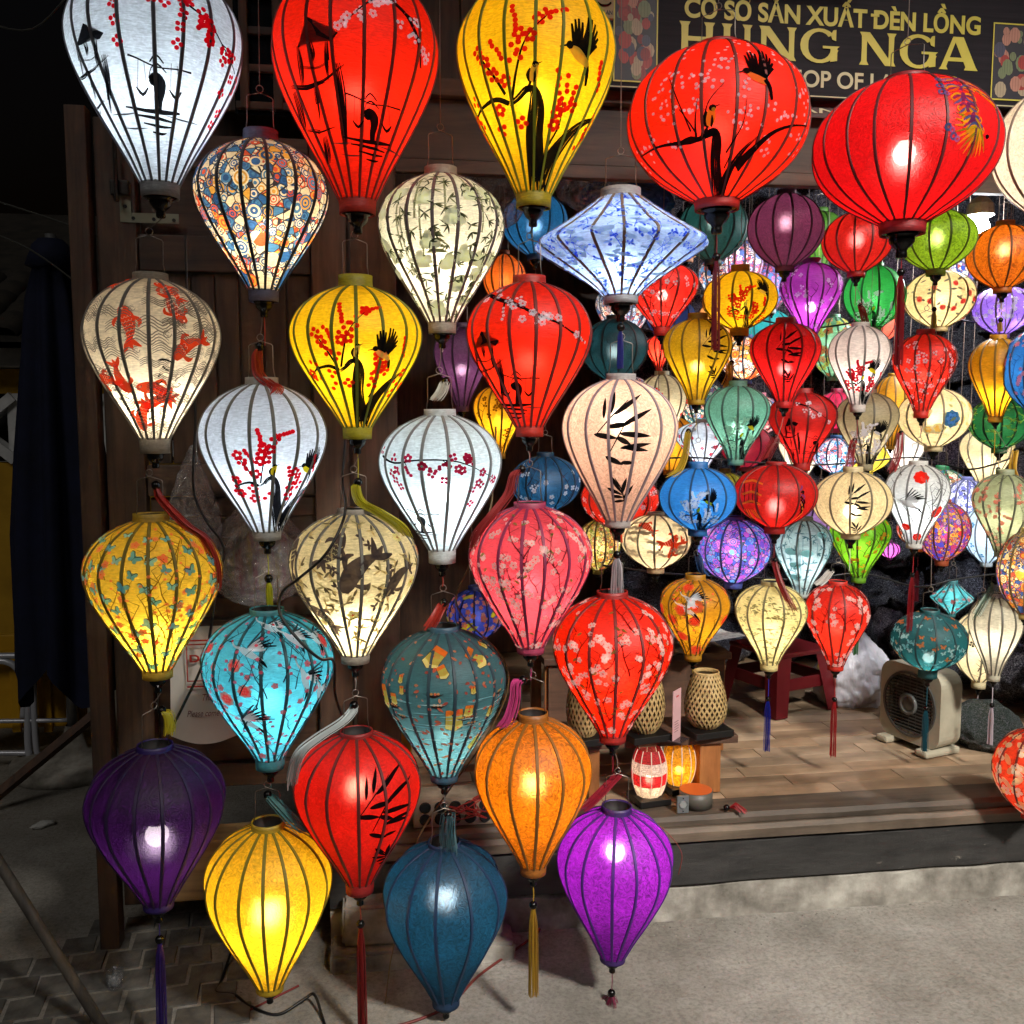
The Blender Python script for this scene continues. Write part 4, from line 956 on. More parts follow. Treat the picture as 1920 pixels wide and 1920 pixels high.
# ---- the front curtain of lanterns
COOL = (.84, .93, 1.0); WARM = (1.0, .80, .52); NEUT = (1.0, .92, .78); HOT = (1.0, .72, .40)
G1 = 'large lanterns hanging in front columns'
def d_white_plum(D):
    D.copies = 2
    plum_branch(D, [(220, -30), (290, 8), (330, 48), (385, 75), (420, 110), (452, 150)], RED, 5.2, w=6, n=20, spread=26)
    for pts in ([(170, 15), (192, 36), (205, 50), (220, 72), (222, 100), (226, 132)], [(232, 40), (240, 58), (252, 20)], [(410, 180), (404, 210), (392, 232)], [(416, 130), (424, 120), (430, 150)], [(310, 64), (342, 78), (336, 100), (330, 128)], [(300, 44), (286, 60)]):
        for x, y in pts: D.cluster(x, y, 4.6, RED, 4)
    lady(D, 292, 205, 1.15); pagoda(D, 172, 165, .85)
def d_red_plum(D):
    D.copies = 2
    plum_branch(D, [(600, -30), (668, 2), (700, 30), (728, 52), (760, 74), (778, 108), (785, 150)], WHT, 4.0, rgb(170, 30, 60), w=13, n=14, spread=30)
    plum_branch(D, [(720, 46), (690, 66), (660, 92), (640, 104)], WHT, 3.6, w=4, n=10, spread=26)
    lady(D, 692, 258, 1.0); pagoda(D, 592, 188, 1.25)
def d_pond(D):
    D.copies = 2; D.part('painted_pond')
    plum_branch(D, [(722, 850), (744, 862), (790, 856), (850, 858), (890, 872), (935, 900)], rgb(140, 24, 50), 3.8, w=4, n=16, spread=22)
    for pts in ([(740, 880), (746, 892), (756, 904)], [(884, 910), (900, 902), (880, 936)], [(812, 880), (850, 852), (834, 892)]):
        for x, y in pts: D.cluster(x, y, 3.6, rgb(140, 24, 50), 4)
    lady(D, 790, 975, .62)
def d_red_mid(D):
    D.copies = 2
    plum_branch(D, [(915, 555), (938, 572), (972, 585), (1000, 600), (1040, 615), (1078, 636)], WHT, 3.3, rgb(170, 30, 60), w=9, n=18, spread=26)
    pagoda(D, 910, 690, .8); lady(D, 968, 738, .8)
def d_koi(D):
    GL = rgb(108, 102, 94)
    D.part('printed_waves'); D.scatter(46, lambda d, x, y: wavelines(d, x, y, random.uniform(.7, 1.3), GL, 4), mind=14)
    D.part('printed_koi')
    for x, y, s, a in ((240, 620, 1.0, 1.2), (352, 655, 1.0, -.7), (318, 555, .9, .9), (228, 712, .85, -1.9), (290, 735, 1.0, .3), (200, 545, .9, -.2)): koi(D, x, y, s, rot=a)
    D.scatter(5, lambda d, x, y: koi(d, x, y, .9, rot=random.uniform(0, 6)))
    D.part('printed_calligraphy')
    for x, y, s in ((178, 570, .9), (328, 528, .8), (300, 680, 1.2), (322, 716, 1.0), (215, 720, 1.0)): squiggle(D, x, y, s, K, 4)
    for x in (235, 258, 280, 302): squiggle(D, x, 768, .75, K, 3)
def d_butterfly(D):
    TW = rgb(110, 84, 24); BL = [rgb(118, 178, 190), rgb(96, 160, 176), rgb(140, 190, 190)]
    D.part('printed_twigs'); D.scatter(46, lambda d, x, y: twig(d, x, y, random.uniform(.9, 1.4), TW, rgb(228, 120, 70)), mind=20)
    D.part('printed_blossoms'); D.scatter(44, lambda d, x, y: d.blossom(x, y, random.uniform(6, 9), rgb(236, 130, 84), rgb(200, 60, 40)), mind=16)
    D.part('printed_butterflies'); D.scatter(52, lambda d, x, y: butterfly(d, x, y, random.uniform(.6, .9), random.choice(BL), rgb(30, 50, 56)), mind=26)
PAIS = [hx('2f64a8'), hx('e05a36'), hx('f2e8cc'), hx('e8b048'), hx('24508c'), hx('efe2c0'), hx('4a86c0'), hx('f6ecd2')]
def d_crane_blue(D):
    TW = rgb(40, 52, 56)
    D.part('printed_twigs'); D.scatter(34, lambda d, x, y: twig(d, x, y, random.uniform(1.0, 1.6), TW, rgb(230, 96, 110)), mind=26)
    D.part('printed_flowers'); D.scatter(26, lambda d, x, y: d.blossom(x, y, random.uniform(5, 8), rgb(236, 110, 112), rgb(200, 50, 70)), mind=20)
    for x, y, s in ((428, 1280, 1.3), (606, 1198, 1.3), (398, 1200, .9)): peony(D, x, y, s, rgb(240, 130, 120), rgb(226, 84, 84))
    D.scatter(4, lambda d, x, y: peony(d, x, y, 1.1, rgb(240, 130, 120), rgb(226, 84, 84)))
    D.part('printed_cranes')
    for x, y, s, r in ((466, 1192, 1.0, .2), (572, 1240, 1.0, .9), (600, 1274, .9, .8), (456, 1318, 1.1, .3)): crane(D, x, y, s, 1, r)
    D.scatter(4, lambda d, x, y: crane(d, x, y, .95, 1, random.uniform(0, 1)))
def d_floral_cream(D):
    GR = rgb(96, 88, 70); DK = rgb(74, 66, 66)
    D.part('printed_leaves')
    def lv(d, x, y):
        for k in range(4): a = random.uniform(0, 6.28); l = random.uniform(10, 20); d.leaf(0, 0, math.cos(a)*l, math.sin(a)*l, 4.5, random.choice((rgb(178, 160, 112), rgb(160, 150, 110), GR)), (x, y)); d.stroke([(0, 0, .9), (math.cos(a)*l, math.sin(a)*l, .5)], GR, (x, y), 2)
    D.scatter(64, lv, mind=14)
    D.part('printed_flowers')
    for k in range(14): D.scatter(1, lambda d, x, y: d.blossom(x, y, random.uniform(9, 14), rgb(226, 120, 96) if random.random() < .5 else rgb(240, 220, 150), rgb(190, 70, 50), rgb(150, 90, 60)))
    D.part('printed_koi'); koi(D, 672, 1052, 1.35, DK, -.9, rgb(220, 205, 150)); koi(D, 605, 1142, 1.0, DK, .7, rgb(220, 205, 150)); koi(D, 742, 1072, 1.0, DK, -1.0, rgb(220, 205, 150))
    D.scatter(4, lambda d, x, y: koi(d, x, y, 1.0, DK, random.uniform(0, 6), rgb(220, 205, 150)))
    D.part('printed_dark_leaves')
    def dl(d, x, y):
        for k in range(4): a = random.uniform(0, 6.28); d.leaf(0, 0, math.cos(a)*11, math.sin(a)*11, 5, DK, (x, y))
    for x, y in ((640, 1030), (628, 1052), (690, 1010), (676, 996), (632, 1080), (722, 1045), (730, 1095), (700, 1120)): dl(D, x, y)
    D.scatter(8, dl)
def d_bamboo_land(D):
    GY = rgb(120, 122, 92); DKG = rgb(58, 62, 46); MS = rgb(222, 222, 186)
    D.part('printed_mist')
    def mnt(d, x, y):
        for k in range(3): d.ell(x, y, random.uniform(-12, 12), random.uniform(-5, 8), random.uniform(10, 20), random.uniform(5, 12), random.uniform(-.2, .2), MS, 10)
        d.poly([(-16, 14), (-8, -14), (2, -20), (8, -6), (16, 14)], rgb(212, 214, 176), (x, y))
    D.scatter(22, mnt, mind=24)
    D.part('printed_bamboo')
    def stalk(d, x, y):
        yy = y
        for k in range(5):
            d.stroke([(0, k*24, 3.6), (0, k*24+21, 3.2)], GY, (x, y), 3); d.stroke([(-3, k*24+22, 1.4), (3, k*24+22, 1.4)], DKG, (x, y), 1)
    D.scatter(13, stalk, .03, .42)
    def lvs(d, x, y):
        for k in range(6): a = random.uniform(-.5, 2.6) if random.random() < .6 else random.uniform(0, 6.28); l = random.uniform(9, 19); d.leaf(0, 0, math.cos(a)*l, math.sin(a)*l, 2.8, random.choice((DKG, DKG, rgb(90, 94, 66))), (x, y))
    D.scatter(95, lvs, mind=12)
    D.part('printed_pagoda')
    for k in range(4): D.poly([(820-20+k*3, 488+k*-9), (820+20-k*3, 488-k*9), (820+10-k*2, 482-k*9), (820-10+k*2, 482-k*9)], rgb(96, 98, 72))
def d_porcelain(D):
    B1 = rgb(52, 84, 190); B2 = rgb(120, 150, 222)
    D.part('printed_clouds'); D.scatter(80, lambda d, x, y: d.ell(x, y, 0, 0, random.uniform(8, 22), random.uniform(2, 5), random.uniform(-.4, .4), rgb(168, 190, 236), 8))
    D.part('printed_foliage')
    def clump(d, x, y):
        for k in range(9): a = random.uniform(0, 6.28); q = random.uniform(0, 13); d.ell(x, y, math.cos(a)*q, math.sin(a)*q*.7, random.uniform(2, 4.6), random.uniform(1.4, 2.6), a, random.choice((B1, B1, B2)), 6)
    D.scatter(90, clump, mind=13); D.part('printed_twigs'); D.scatter(40, lambda d, x, y: twig(d, x, y, .9, B1, B2), mind=16)
def d_lamps(D):
    D.part('printed_water')
    for k in range(150):
        D.scatter(1, lambda d, x, y: d.stroke([(-random.uniform(12, 34), 0, .5), (0, random.uniform(-1.5, 1.5), random.uniform(1, 2.6)), (random.uniform(12, 34), 0, .5)], random.choice((rgb(150, 186, 190), rgb(96, 140, 150), rgb(200, 220, 214))), (x, y), 2), .38, .92)
    D.part('printed_leaves'); D.scatter(170, lambda d, x, y: d.leaf(0, 0, random.uniform(-14, 14), random.uniform(-9, 9), 5, random.choice((rgb(222, 100, 74), rgb(236, 140, 104), rgb(190, 80, 64))), (x, y)), mind=7)
    D.part('printed_boats')
    for x, y in ((815, 1270), (820, 1290), (756, 1318), (870, 1316), (880, 1328), (742, 1300), (934, 1282)): boat(D, x, y, .8)
    D.part('printed_floating_lamps')
    for x, y, s, a in ((816, 1213, 1.1, .6), (892, 1218, 1.05, -.6), (850, 1318, 1.15, 0), (876, 1303, .6, .1), (724, 1290, 1.1, -.1), (742, 1287, .55, 0), (754, 1250, .4, 0), (906, 1205, .5, -.6), (756, 1268, .4, 0), (884, 1266, .35, 0)): floating_lamp(D, x, y, s, a)
    D.scatter(7, lambda d, x, y: floating_lamp(d, x, y, random.uniform(.6, 1), random.uniform(-.5, .5)))
def d_phoenix(D):
    D.part('embroidered_phoenix'); Yl = rgb(222, 178, 40); Pu = rgb(120, 56, 110); Bl = rgb(80, 104, 160); Or = rgb(224, 110, 40)
    spine = [(1792, 150), (1786, 172), (1784, 194), (1790, 214), (1796, 234), (1804, 254), (1812, 272), (1820, 288)]
    for i, (x, y) in enumerate(spine):
        w = 10+14*math.sin(PI*min(1, (i+1)/5.5))
        for sg in (-1, 1):
            for k in range(4): D.stroke([(sg*2, 0, 3), (sg*w*.6, -7+k*5, 5), (sg*(w+4), -4+k*6, 3.6), (sg*(w+9), 2+k*5, 1)], (Yl, Pu, Or, Bl)[(i+k) % 4], (x, y), 3)
            D.ring(x, y, sg*(w+6), 3, 3.5, 6, Yl, 9, -1.5 if sg > 0 else 1.6, 1.6 if sg > 0 else 4.7)
        D.ell(x, y, 0, 0, 5, 11, .2, Pu, 8)
    for k in range(7): D.stroke([(0, 0, 4), (14+k*5, -12+k*8, 7), (30+k*4, -10+k*10, 4), (40+k*2, k*9, 1)], (Yl, Pu, Or)[k % 3], (1802, 206), 3)
    for k in range(13): a = .9+k*.22; D.stroke([(0, 0, 3), (math.cos(a)*24, math.sin(a)*24, 5), (math.cos(a)*50, math.sin(a)*50, 1)], Yl if k % 3 else rgb(130, 150, 40), (1824, 284), 3)
    for x, y in ((1752, 196), (1754, 212), (1758, 226), (1770, 290), (1780, 304), (1852, 205), (1856, 226)): D.ring(x, y, 0, 0, 3, 7, Bl, 12); D.ring(x, y, 8, 4, 2, 5.5, rgb(150, 110, 170), 10)
    D.ell(1842, 298, 0, 0, 6, 4, 0, K, 7)
F = {}
lantern('tall white lantern painted with red plum blossom and a street vendor with carrying pole', 293, -78, -58, 347, 371, 168, 2.20, 'drop', 'e6edf2', '6a6a72', '9a9a9a', COOL, .82, 18, deco=d_white_plum, bulb=.56, ribw=.0042)
lantern('tall scarlet lantern painted with a black pagoda, white blossom and a vendor', 667, -66, -46, 378, 402, 156, 2.22, 'drop', 'dc1e08', '5a1410', 'c02818', NEUT, 1.9, 18, deco=d_red_plum, ribw=.004)
lantern('tall yellow lantern with red berries, black tree trunk and two birds', 1001, -46, -28, 366, 390, 148, 2.24, 'drop', 'f2ba0e', '7e8418', 'b8a41a', NEUT, 1.5, 18, ribw=.004,
        deco=deco_bird_tree(1003, 200, 1.25, rgb(214, 38, 20), 5.6, rgb(238, 178, 60), fly=(1078, 128), fscale=1.15))
def d_big_red(D):
    D.copies = 2; tree(D, 1345, 285, .78); bird_sit(D, 1332, 266, 1.0, rgb(230, 150, 40)); bird_fly(D, 1412, 188, .92, rgb(220, 140, 60)); PC = rgb(232, 206, 214)
    D.part('painted_blossoms')
    for cx_, cy_, n_ in ((1270, 180, 10), (1290, 130, 4), (1310, 205, 12), (1345, 165, 10), (1335, 195, 12), (1375, 145, 6), (1400, 140, 5), (1455, 150, 10), (1490, 160, 8), (1500, 210, 10), (1240, 215, 8), (1250, 250, 10), (1300, 240, 10), (1395, 225, 8), (1385, 270, 12), (1420, 260, 6), (1225, 290, 8), (1262, 296, 8), (1465, 265, 10), (1505, 250, 10), (1200, 300, 6), (1430, 300, 8), (1480, 290, 8)):
        for k in range(n_): D.ell(cx_+random.gauss(0, 11), cy_+random.gauss(0, 11), 0, 0, random.uniform(2.6, 4), random.uniform(2.6, 3.6), 0, PC, 7)
    D.part('painted_branch')
    for p in ([(1345, 290, 8), (1300, 300, 7), (1250, 296, 4), (1205, 296, 2)], [(1380, 340, 14), (1410, 315, 9), (1450, 285, 5), (1505, 262, 2)], [(1310, 300, 5), (1308, 270, 3), (1312, 235, 1)], [(1300, 285, 3), (1280, 240, 2), (1262, 190, 1)], [(1362, 320, 3), (1390, 280, 2), (1396, 240, 1)]): D.stroke(p, K)
lantern('big round scarlet lantern with white blossom and a swooping black bird', 1347, 84, 92, 378, 394, 172, 2.36, 'globe', 'e02008', '4c1410', 'b02018', NEUT, 1.7, 18, deco=d_big_red, tassel=dict(col='7c2026', bead_y=482, ty1=680), ribw=.0042)
lantern('big round crimson silk lantern with glowing bulb and embroidered phoenix', 1697, 146, 154, 419, 440, 181, 2.40, 'globe', 'c40c10', '3c0c10', '9a1c22', NEUT, 1.8, 18, clear=.06, kind='silk', bulb=.5, deco=d_phoenix, tassel=dict(col='8e2026', bead_y=511, ty1=708), ribw=.0042, bulbr=.03)
lantern('plain cream lantern cut by the shop corner beside the crimson phoenix one', 1975, 150, 168, 410, 428, 122, 2.42, 'onion', 'f0e0c8', '8a7a68', 'c8bca8', NEUT, 1.5, 16, kind='silk')
# column A
lantern('cream lantern printed with orange koi, grey waves and black calligraphy', 285, 513, 527, 823, 850, 131, 2.26, 'drop', 'f2e4c8', '5a5650', 'b4a894', NEUT, 1.2, 16, deco=d_koi, bulb=.7, tassel=dict(col='b02a20', bead_y=872, path=[(293, 910, 0), (300, 930, 0), (318, 952, -.02), (352, 985, -.05), (388, 1012, -.05), (408, 1060, -.03), (410, 1110, -.01)]))
lantern('yellow lantern printed with blue butterflies and coral blossom twigs', 290, 962, 977, 1255, 1271, 132, 2.26, 'drop', 'fad03c', '5e5218', 'c8a430', NEUT, 1.35, 16, deco=d_butterfly, bulb=.7, tassel=dict(col='c8b420', bead_y=1300, path=[(303, 1332, 0), (314, 1340, 0), (318, 1360, 0), (316, 1378, 0)]))
lantern('dark purple silk lantern with its bulb showing near the bottom', 292, 1394, 1404, 1690, 1702, 133, 2.26, 'drop', '300a44', '180828', '30186a', (1, .9, .82), .55, 16, trans=.55, clear=.04, kind='silk', bulb=.56, bulbr=.028, tassel=dict(col='342070', bead_y=1762, ty1=1960))
# column B
lantern('lantern in a dense blue, orange and cream paisley print', 491, 247, 268, 546, 566, 128, 2.30, 'drop', 'e0cfa8', '1a1a20', '5a5a78', WARM, 1.5, 16, pattern=(PAIS, 23, 36), bulb=.56, tassel=dict(col='a82a22', bead_y=648, path=[(487, 650, -.03), (482, 668, -.03), (486, 700, -.03), (505, 718, -.04), (520, 728, -.06), (505, 748, -.09)], frayed=True))
lantern('white lantern painted with red berries, a black stump and two yellow birds', 497, 708, 722, 996, 1012, 121, 2.30, 'drop', 'dfe4ea', '74746e', 'a8a49c', COOL, .72, 16, bulb=.56,
        deco=deco_bird_tree(516, 888, .8, RED, 4.6, YLW, fly=(580, 866), fscale=1.2), tassel=dict(col='b0b020', bead_y=1085, ty1=1140, r=.006))
lantern('turquoise lantern printed with white cranes and pink peonies', 503, 1140, 1150, 1420, 1440, 125, 2.30, 'drop', '4fb4c0', '16383e', '3f8e98', COOL, 1.6, 16, deco=d_crane_blue, bulb=.56, tassel=dict(col='3e6a68', bead_y=1478, path=[(502, 1490, 0), (512, 1500, -.01), (530, 1520, -.03), (555, 1546, -.06), (575, 1560, -.06)]))
lantern('plain golden yellow silk lantern hanging low over the pavement', 502, 1538, 1550, 1845, 1856, 120, 2.30, 'drop', 'f4bc1c', '7a6e14', 'b89a1c', NEUT, 1.3, 16, kind='silk', bulb=.5, bulbr=.03)
# column C
lantern('yellow lantern with red berries, black stump and black winged bird above a cream koi one', 668, 518, 540, 801, 823, 123, 2.27, 'drop', 'f0c010', '6e7418', 'b8ac1a', NEUT, 1.3, 16,
        deco=deco_bird_tree(672, 678, .92, rgb(206, 34, 20), 4.8, rgb(236, 190, 90), fly=(716, 655), fscale=1.1), tassel=dict(col='b8b020', bead_y=900, path=[(672, 904, 0), (668, 918, 0), (678, 942, -.01), (710, 960, -.05), (748, 985, -.05), (765, 1010, -.03)]))
lantern('cream lantern printed with dark carp, leaves and pale flowers', 664, 953, 963, 1226, 1242, 121, 2.27, 'drop', 'f4e4b0', '4c4a44', 'a89e90', NEUT, 1.45, 16, deco=d_floral_cream, bulb=.7, tassel=dict(col='b8c0c0', bead_y=1290, path=[(664, 1322, 0), (664, 1330, 0), (645, 1352, -.02), (600, 1382, -.06), (565, 1412, -.08), (552, 1450, -.05), (550, 1485, -.02)]))
lantern('deep red silk lantern painted with black bamboo leaves, low over the step', 672, 1368, 1376, 1652, 1672, 119, 2.27, 'drop', 'b8140a', '3c0c0a', 'a01814', WARM, 1.15, 14, kind='silk', bulb=.36, deco=lambda D: bamboo_spray(D, 706, 1478, 1.05), tassel=dict(col='7a1a1a', bead_y=1733, ty1=1960))
# column D
lantern('ivory lantern printed with grey bamboo groves and a misty pagoda', 828, 316, 332, 606, 626, 118, 2.31, 'drop', 'f6f0d4', '4a4040', 'b0a898', NEUT, 1.25, 16, deco=d_bamboo_land, bulb=.56, tassel=dict(col='c8c8bc', bead_y=660, path=[(836, 715, -.02), (834, 720, -.02), (828, 735, -.03), (815, 752, -.03)]))
lantern('white lantern painted with a dark red plum bough and tiny vendor', 828, 767, 780, 1030, 1055, 115, 2.31, 'drop', 'dbe6e6', '7a7e7e', 'd4dcdc', COOL, .66, 16, clear=.12, deco=d_pond, bulb=.56, bulbr=.03, tassel=dict(col='a83024', bead_y=1100, path=[(832, 1130, -.01), (826, 1140, -.01), (815, 1160, -.02), (802, 1180, -.02)]))
lantern('dark teal lantern printed with glowing paper lamps and boats on a river', 832, 1172, 1182, 1450, 1463, 116, 2.31, 'drop', '3f6c74', '10222a', '2c5870', NEUT, 1.5, 16, deco=d_lamps, bulb=.7, tassel=dict(col='2c5058', bead_y=1518, path=[(840, 1528, -.01), (840, 1535, -.02), (838, 1560, -.03), (842, 1600, -.05)], frayed=True, r=.013))
lantern('plain deep blue silk lantern hanging lowest over the pavement', 835, 1574, 1582, 1870, 1884, 116, 2.31, 'drop', '0c3a54', '081c34', '0e3458', NEUT, 1.15, 12, trans=.55, kind='brocade', bulb=.34, bulbr=.028)
# column E
lantern('scarlet lantern painted with a black bough of white blossom and black vendor', 993, 518, 533, 801, 819, 117, 2.25, 'drop', 'd82008', '4a100c', 'c42a18', NEUT, 1.5, 16, deco=d_red_mid, tassel=dict(col='8e2a2a', bead_y=868, path=[(978, 880, -.01), (965, 890, -.02), (955, 925, -.04), (925, 965, -.07), (898, 1000, -.06), (888, 1035, -.04)]))
lantern('rose pink lantern printed with pale cherry blossom and green leaves', 995, 941, 951, 1211, 1224, 115, 2.24, 'drop', 'e04a58', '5a1430', 'b03c60', NEUT, 1.5, 16, deco=sakura(64, .95, rgb(248, 214, 200), rgb(190, 60, 70), rgb(70, 24, 30), rgb(110, 130, 70), 16, 34, rgb(220, 120, 120)), tassel=dict(col='c0407c', bead_y=1275, path=[(980, 1275, -.01), (968, 1280, -.02), (965, 1310, -.03), (955, 1345, -.04), (940, 1365, -.04)]))
lantern('orange brocade lantern with an open top and gold tassel', 1000, 1334, 1349, 1621, 1637, 110, 2.24, 'drop', 'd87c0c', '5c3a0c', 'a8641a', WARM, 1.45, 14, kind='brocade', bulb=.42, tassel=dict(col='b08a2c', bead_y=1697, ty1=1890))
# column F
lantern('flying saucer shaped white lantern with blue porcelain foliage print', 1165, 355, 371, 556, 570, 163, 2.36, 'diamond', 'bcd2f6', '7a6a5c', 'b4b4b8', COOL, 1.0, 16, deco=d_porcelain, bulb=.55, tassel=dict(col='2c3890', bead_y=614, ty1=700, r=.006))
lantern('pale pink silk lantern painted with black bamboo leaves', 1160, 701, 713, 976, 988, 108, 2.36, 'drop', 'e4b8a0', '8a7a80', 'b4aca8', NEUT, 1.45, 14, kind='silk', bulb=.3, deco=lambda D: bamboo_spray(D, 1150, 808, 1.08), tassel=dict(col='c4c0c4', bead_y=1040, ty1=1125, r=.010, frayed=True))
lantern('bright orange red lantern printed with white cherry blossom above the wooden shelf', 1150, 1108, 1119, 1376, 1390, 113, 2.38, 'drop', 'e62406', '4c0c0a', 'a82018', NEUT, 1.6, 14, deco=sakura(56, .95, rgb(252, 222, 206), rgb(190, 50, 50), rgb(90, 20, 16), rgb(130, 120, 60), 17, 30, rgb(220, 110, 100)), tassel=dict(col='902030', bead_y=1448, path=[(1158, 1448, -.01), (1155, 1455, -.02), (1140, 1470, -.04), (1110, 1500, -.06), (1085, 1520, -.06)]))
lantern('violet brocade lantern with bright bulb near its open top', 1150, 1508, 1520, 1791, 1800, 109, 2.33, 'drop', '8c1ca0', '300e54', '40206c', (1, .86, .95), 1.8, 14, kind='brocade', trans=.55, clear=.06, bulb=.28, bulbr=.026, tassel=dict(col='6a1c38', bead_y=1862, ty1=1935, r=.018, frayed=True))

# ---- smaller lanterns inside the shop front
def berries_bird(cx, cy, s, berry, belly, ctr=None): return deco_bird_tree(cx, cy, s, berry, 2.7, belly, fly=(cx+40*s*1.2, cy-72*s), fscale=1.5, ctr=ctr)
def plum_all(n, col, r=2.4, ctr=None):
    def f(D):
        D.part('painted_branch'); D.scatter(n//3, lambda d, x, y: twig(d, x, y, .9, rgb(50, 22, 20), None), .2, .95)
        D.part('painted_blossoms'); D.scatter(n, lambda d, x, y: (d.cluster(x, y, r, col, random.choice((3, 4, 5))), d.disc(x, y, r*.5, ctr or col, 5)), .12, .95, mind=6)
    return f
def print_mix(cols, n=150, s=.8): return dict(pattern=((cols*4)[:8], 30/max(.6, s), 30))
def small_butter(D):
    D.part('printed_butterflies'); D.scatter(60, lambda d, x, y: butterfly(d, x, y, random.uniform(.32, .5), random.choice((rgb(190, 210, 200), rgb(236, 130, 80), rgb(140, 180, 180))), rgb(24, 54, 60)), mind=10)
def fine_trees(D):
    D.part('printed_trees')
    def one(d, x, y):
        for k in range(5): d.ell(x, y, random.uniform(-7, 7), random.uniform(-3, 3), random.uniform(2, 4.5), 1.1, random.uniform(-.3, .3), rgb(120, 116, 80), 6)
        d.stroke([(-2, 0, .8), (2, 8, .8)], rgb(96, 92, 64), (x, y), 1)
    D.scatter(80, one, mind=8)
def crane_gold(D):
    D.part('printed_twigs'); D.scatter(14, lambda d, x, y: twig(d, x, y, .9, rgb(70, 44, 16), rgb(226, 110, 80)), mind=14)
    D.part('printed_flowers'); D.scatter(9, lambda d, x, y: peony(d, x, y, 1.0, rgb(234, 120, 70), rgb(216, 80, 50)), mind=26)
    D.part('printed_cranes'); crane(D, 1283, 1125, .75, 1, .2); D.scatter(3, lambda d, x, y: crane(d, x, y, .7, 1, .3))
def crane_white(D):
    D.part('printed_twigs'); D.scatter(10, lambda d, x, y: twig(d, x, y, .9, rgb(60, 56, 52), None), mind=14)
    D.part('printed_flowers')
    for x, y, s in ((1724, 893, 1.2), (1757, 955, 1.1), (1700, 985, .7), (1722, 1004, .7)): peony(D, x, y, s, rgb(222, 50, 36), rgb(240, 96, 80))
    D.part('printed_cranes'); crane(D, 1697, 935, .7, 1, .1); D.scatter(2, lambda d, x, y: crane(d, x, y, .7, 1, .3))
def bamboo_pale(D):
    D.part('printed_bamboo')
    def lvs(d, x, y):
        for k in range(5): a = random.uniform(0, 6.28); l = random.uniform(5, 10); d.leaf(0, 0, math.cos(a)*l, math.sin(a)*l, 2, rgb(76, 104, 108), (x, y))
    D.scatter(50, lvs, mind=8); D.scatter(10, lambda d, x, y: d.stroke([(0, -20, 2), (1, 30, 2)], rgb(110, 134, 134), (x, y), 3)); D.scatter(10, lambda d, x, y: d.ell(x, y, 0, 0, 12, 7, 0, rgb(150, 196, 196), 8))
def gold_leafy(D):
    D.part('printed_foliage')
    def one(d, x, y):
        for k in range(5): a = random.uniform(0, 6.28); d.leaf(0, 0, math.cos(a)*9, math.sin(a)*6, 2, random.choice((rgb(190, 190, 90), rgb(150, 170, 90))), (x, y))
    D.scatter(45, one, mind=9)
def red_house_emb(D):
    D.part('embroidered_tower'); C1 = rgb(196, 132, 52)
    for (y, w) in ((905, 20), (925, 18), (942, 17)): D.stroke([(1410-w, y, 3), (1410, y-6, 4), (1410+w, y, 3)], C1)
    for x in (1396, 1404, 1412, 1421): D.stroke([(x, 905, 1.6), (x, 940, 1.6)], K)
    for k in range(6): D.stroke([(1396+k*4, 952, 1.6), (1402+k*5, 962+k % 3*3, 2), (1410+k*4, 968, 1)], C1)
    D.part('embroidered_bird')
    for k in range(7): D.stroke([(0, 0, 2.5), (6+k*2, -8+k*6, 4), (-6+k*3, 4+k*7, 1)], random.choice((rgb(110, 70, 130), rgb(200, 150, 60), K)), (1500, 915+k*4), 3)
def koi_small(D):
    D.part('printed_waves'); D.scatter(26, lambda d, x, y: wavelines(d, x, y, .45, rgb(150, 140, 120)), mind=9)
    D.part('printed_koi'); koi(D, 1212, 985, .55, rot=.4); koi(D, 1268, 1022, .6, rot=-.9); D.scatter(5, lambda d, x, y: koi(d, x, y, .55, rot=random.uniform(0, 6))); D.part('printed_calligraphy'); squiggle(D, 1236, 1010, .5, K, 4)
def leaves_red(D):
    D.part('printed_leaves'); D.scatter(60, lambda d, x, y: d.leaf(0, 0, random.uniform(-24, 24), random.uniform(-20, 20), 11, random.choice((rgb(232, 214, 160), rgb(214, 190, 130), rgb(240, 226, 180))), (x, y)), mind=11)
    D.part('printed_flowers'); D.scatter(14, lambda d, x, y: d.blossom(x, y, 11, rgb(240, 226, 190), rgb(200, 150, 60)), mind=20)
S1 = dict(n=12)
def sm(label, cx, yc, y0, y1, y2, r, Y, shape, fab, power=1.0, **kw):
    a = dict(n=12, power=power*.85, bulbr=.018); a.update(kw)
    return lantern(label, cx, yc, y0, y1, y2, r, Y, shape, fab, **a)
# back rank, mostly hidden
sm('steel blue silk lantern half hidden behind the tall yellow one', 1003, 352, 362, 478, 488, 62, 3.35, 'globe', '1c5c8c', .7, kind='silk')
sm('deep green silk lantern hanging behind the scarlet bird lantern', 1338, 362, 370, 488, 498, 66, 3.20, 'globe', '1c4a48', .55, kind='silk', bulb=.4)
sm('dark teal silk lantern behind the saucer shaped one', 1152, 592, 600, 712, 722, 64, 3.25, 'globe', '143e46', .4, kind='silk')
sm('plum purple lantern in the doorway gap beside the ivory bamboo one', 866, 606, 614, 762, 772, 54, 3.3, 'drop2', '5c3458', .5, kind='silk')
sm('orange lantern just behind the ivory bamboo one', 946, 470, 478, 570, 580, 40, 3.5, 'globe', 'c05a18', .5)
sm('golden lantern with black plum twigs in the doorway gap', 936, 716, 724, 850, 860, 48, 3.25, 'drop2', 'e8a818', .9, deco=plum_all(22, rgb(90, 60, 20)))
sm('dark blue lantern with white plum dots behind the rose pink one', 1022, 848, 856, 960, 968, 66, 3.3, 'globe', '14466c', .6, deco=plum_all(24, WHT, 2.2))
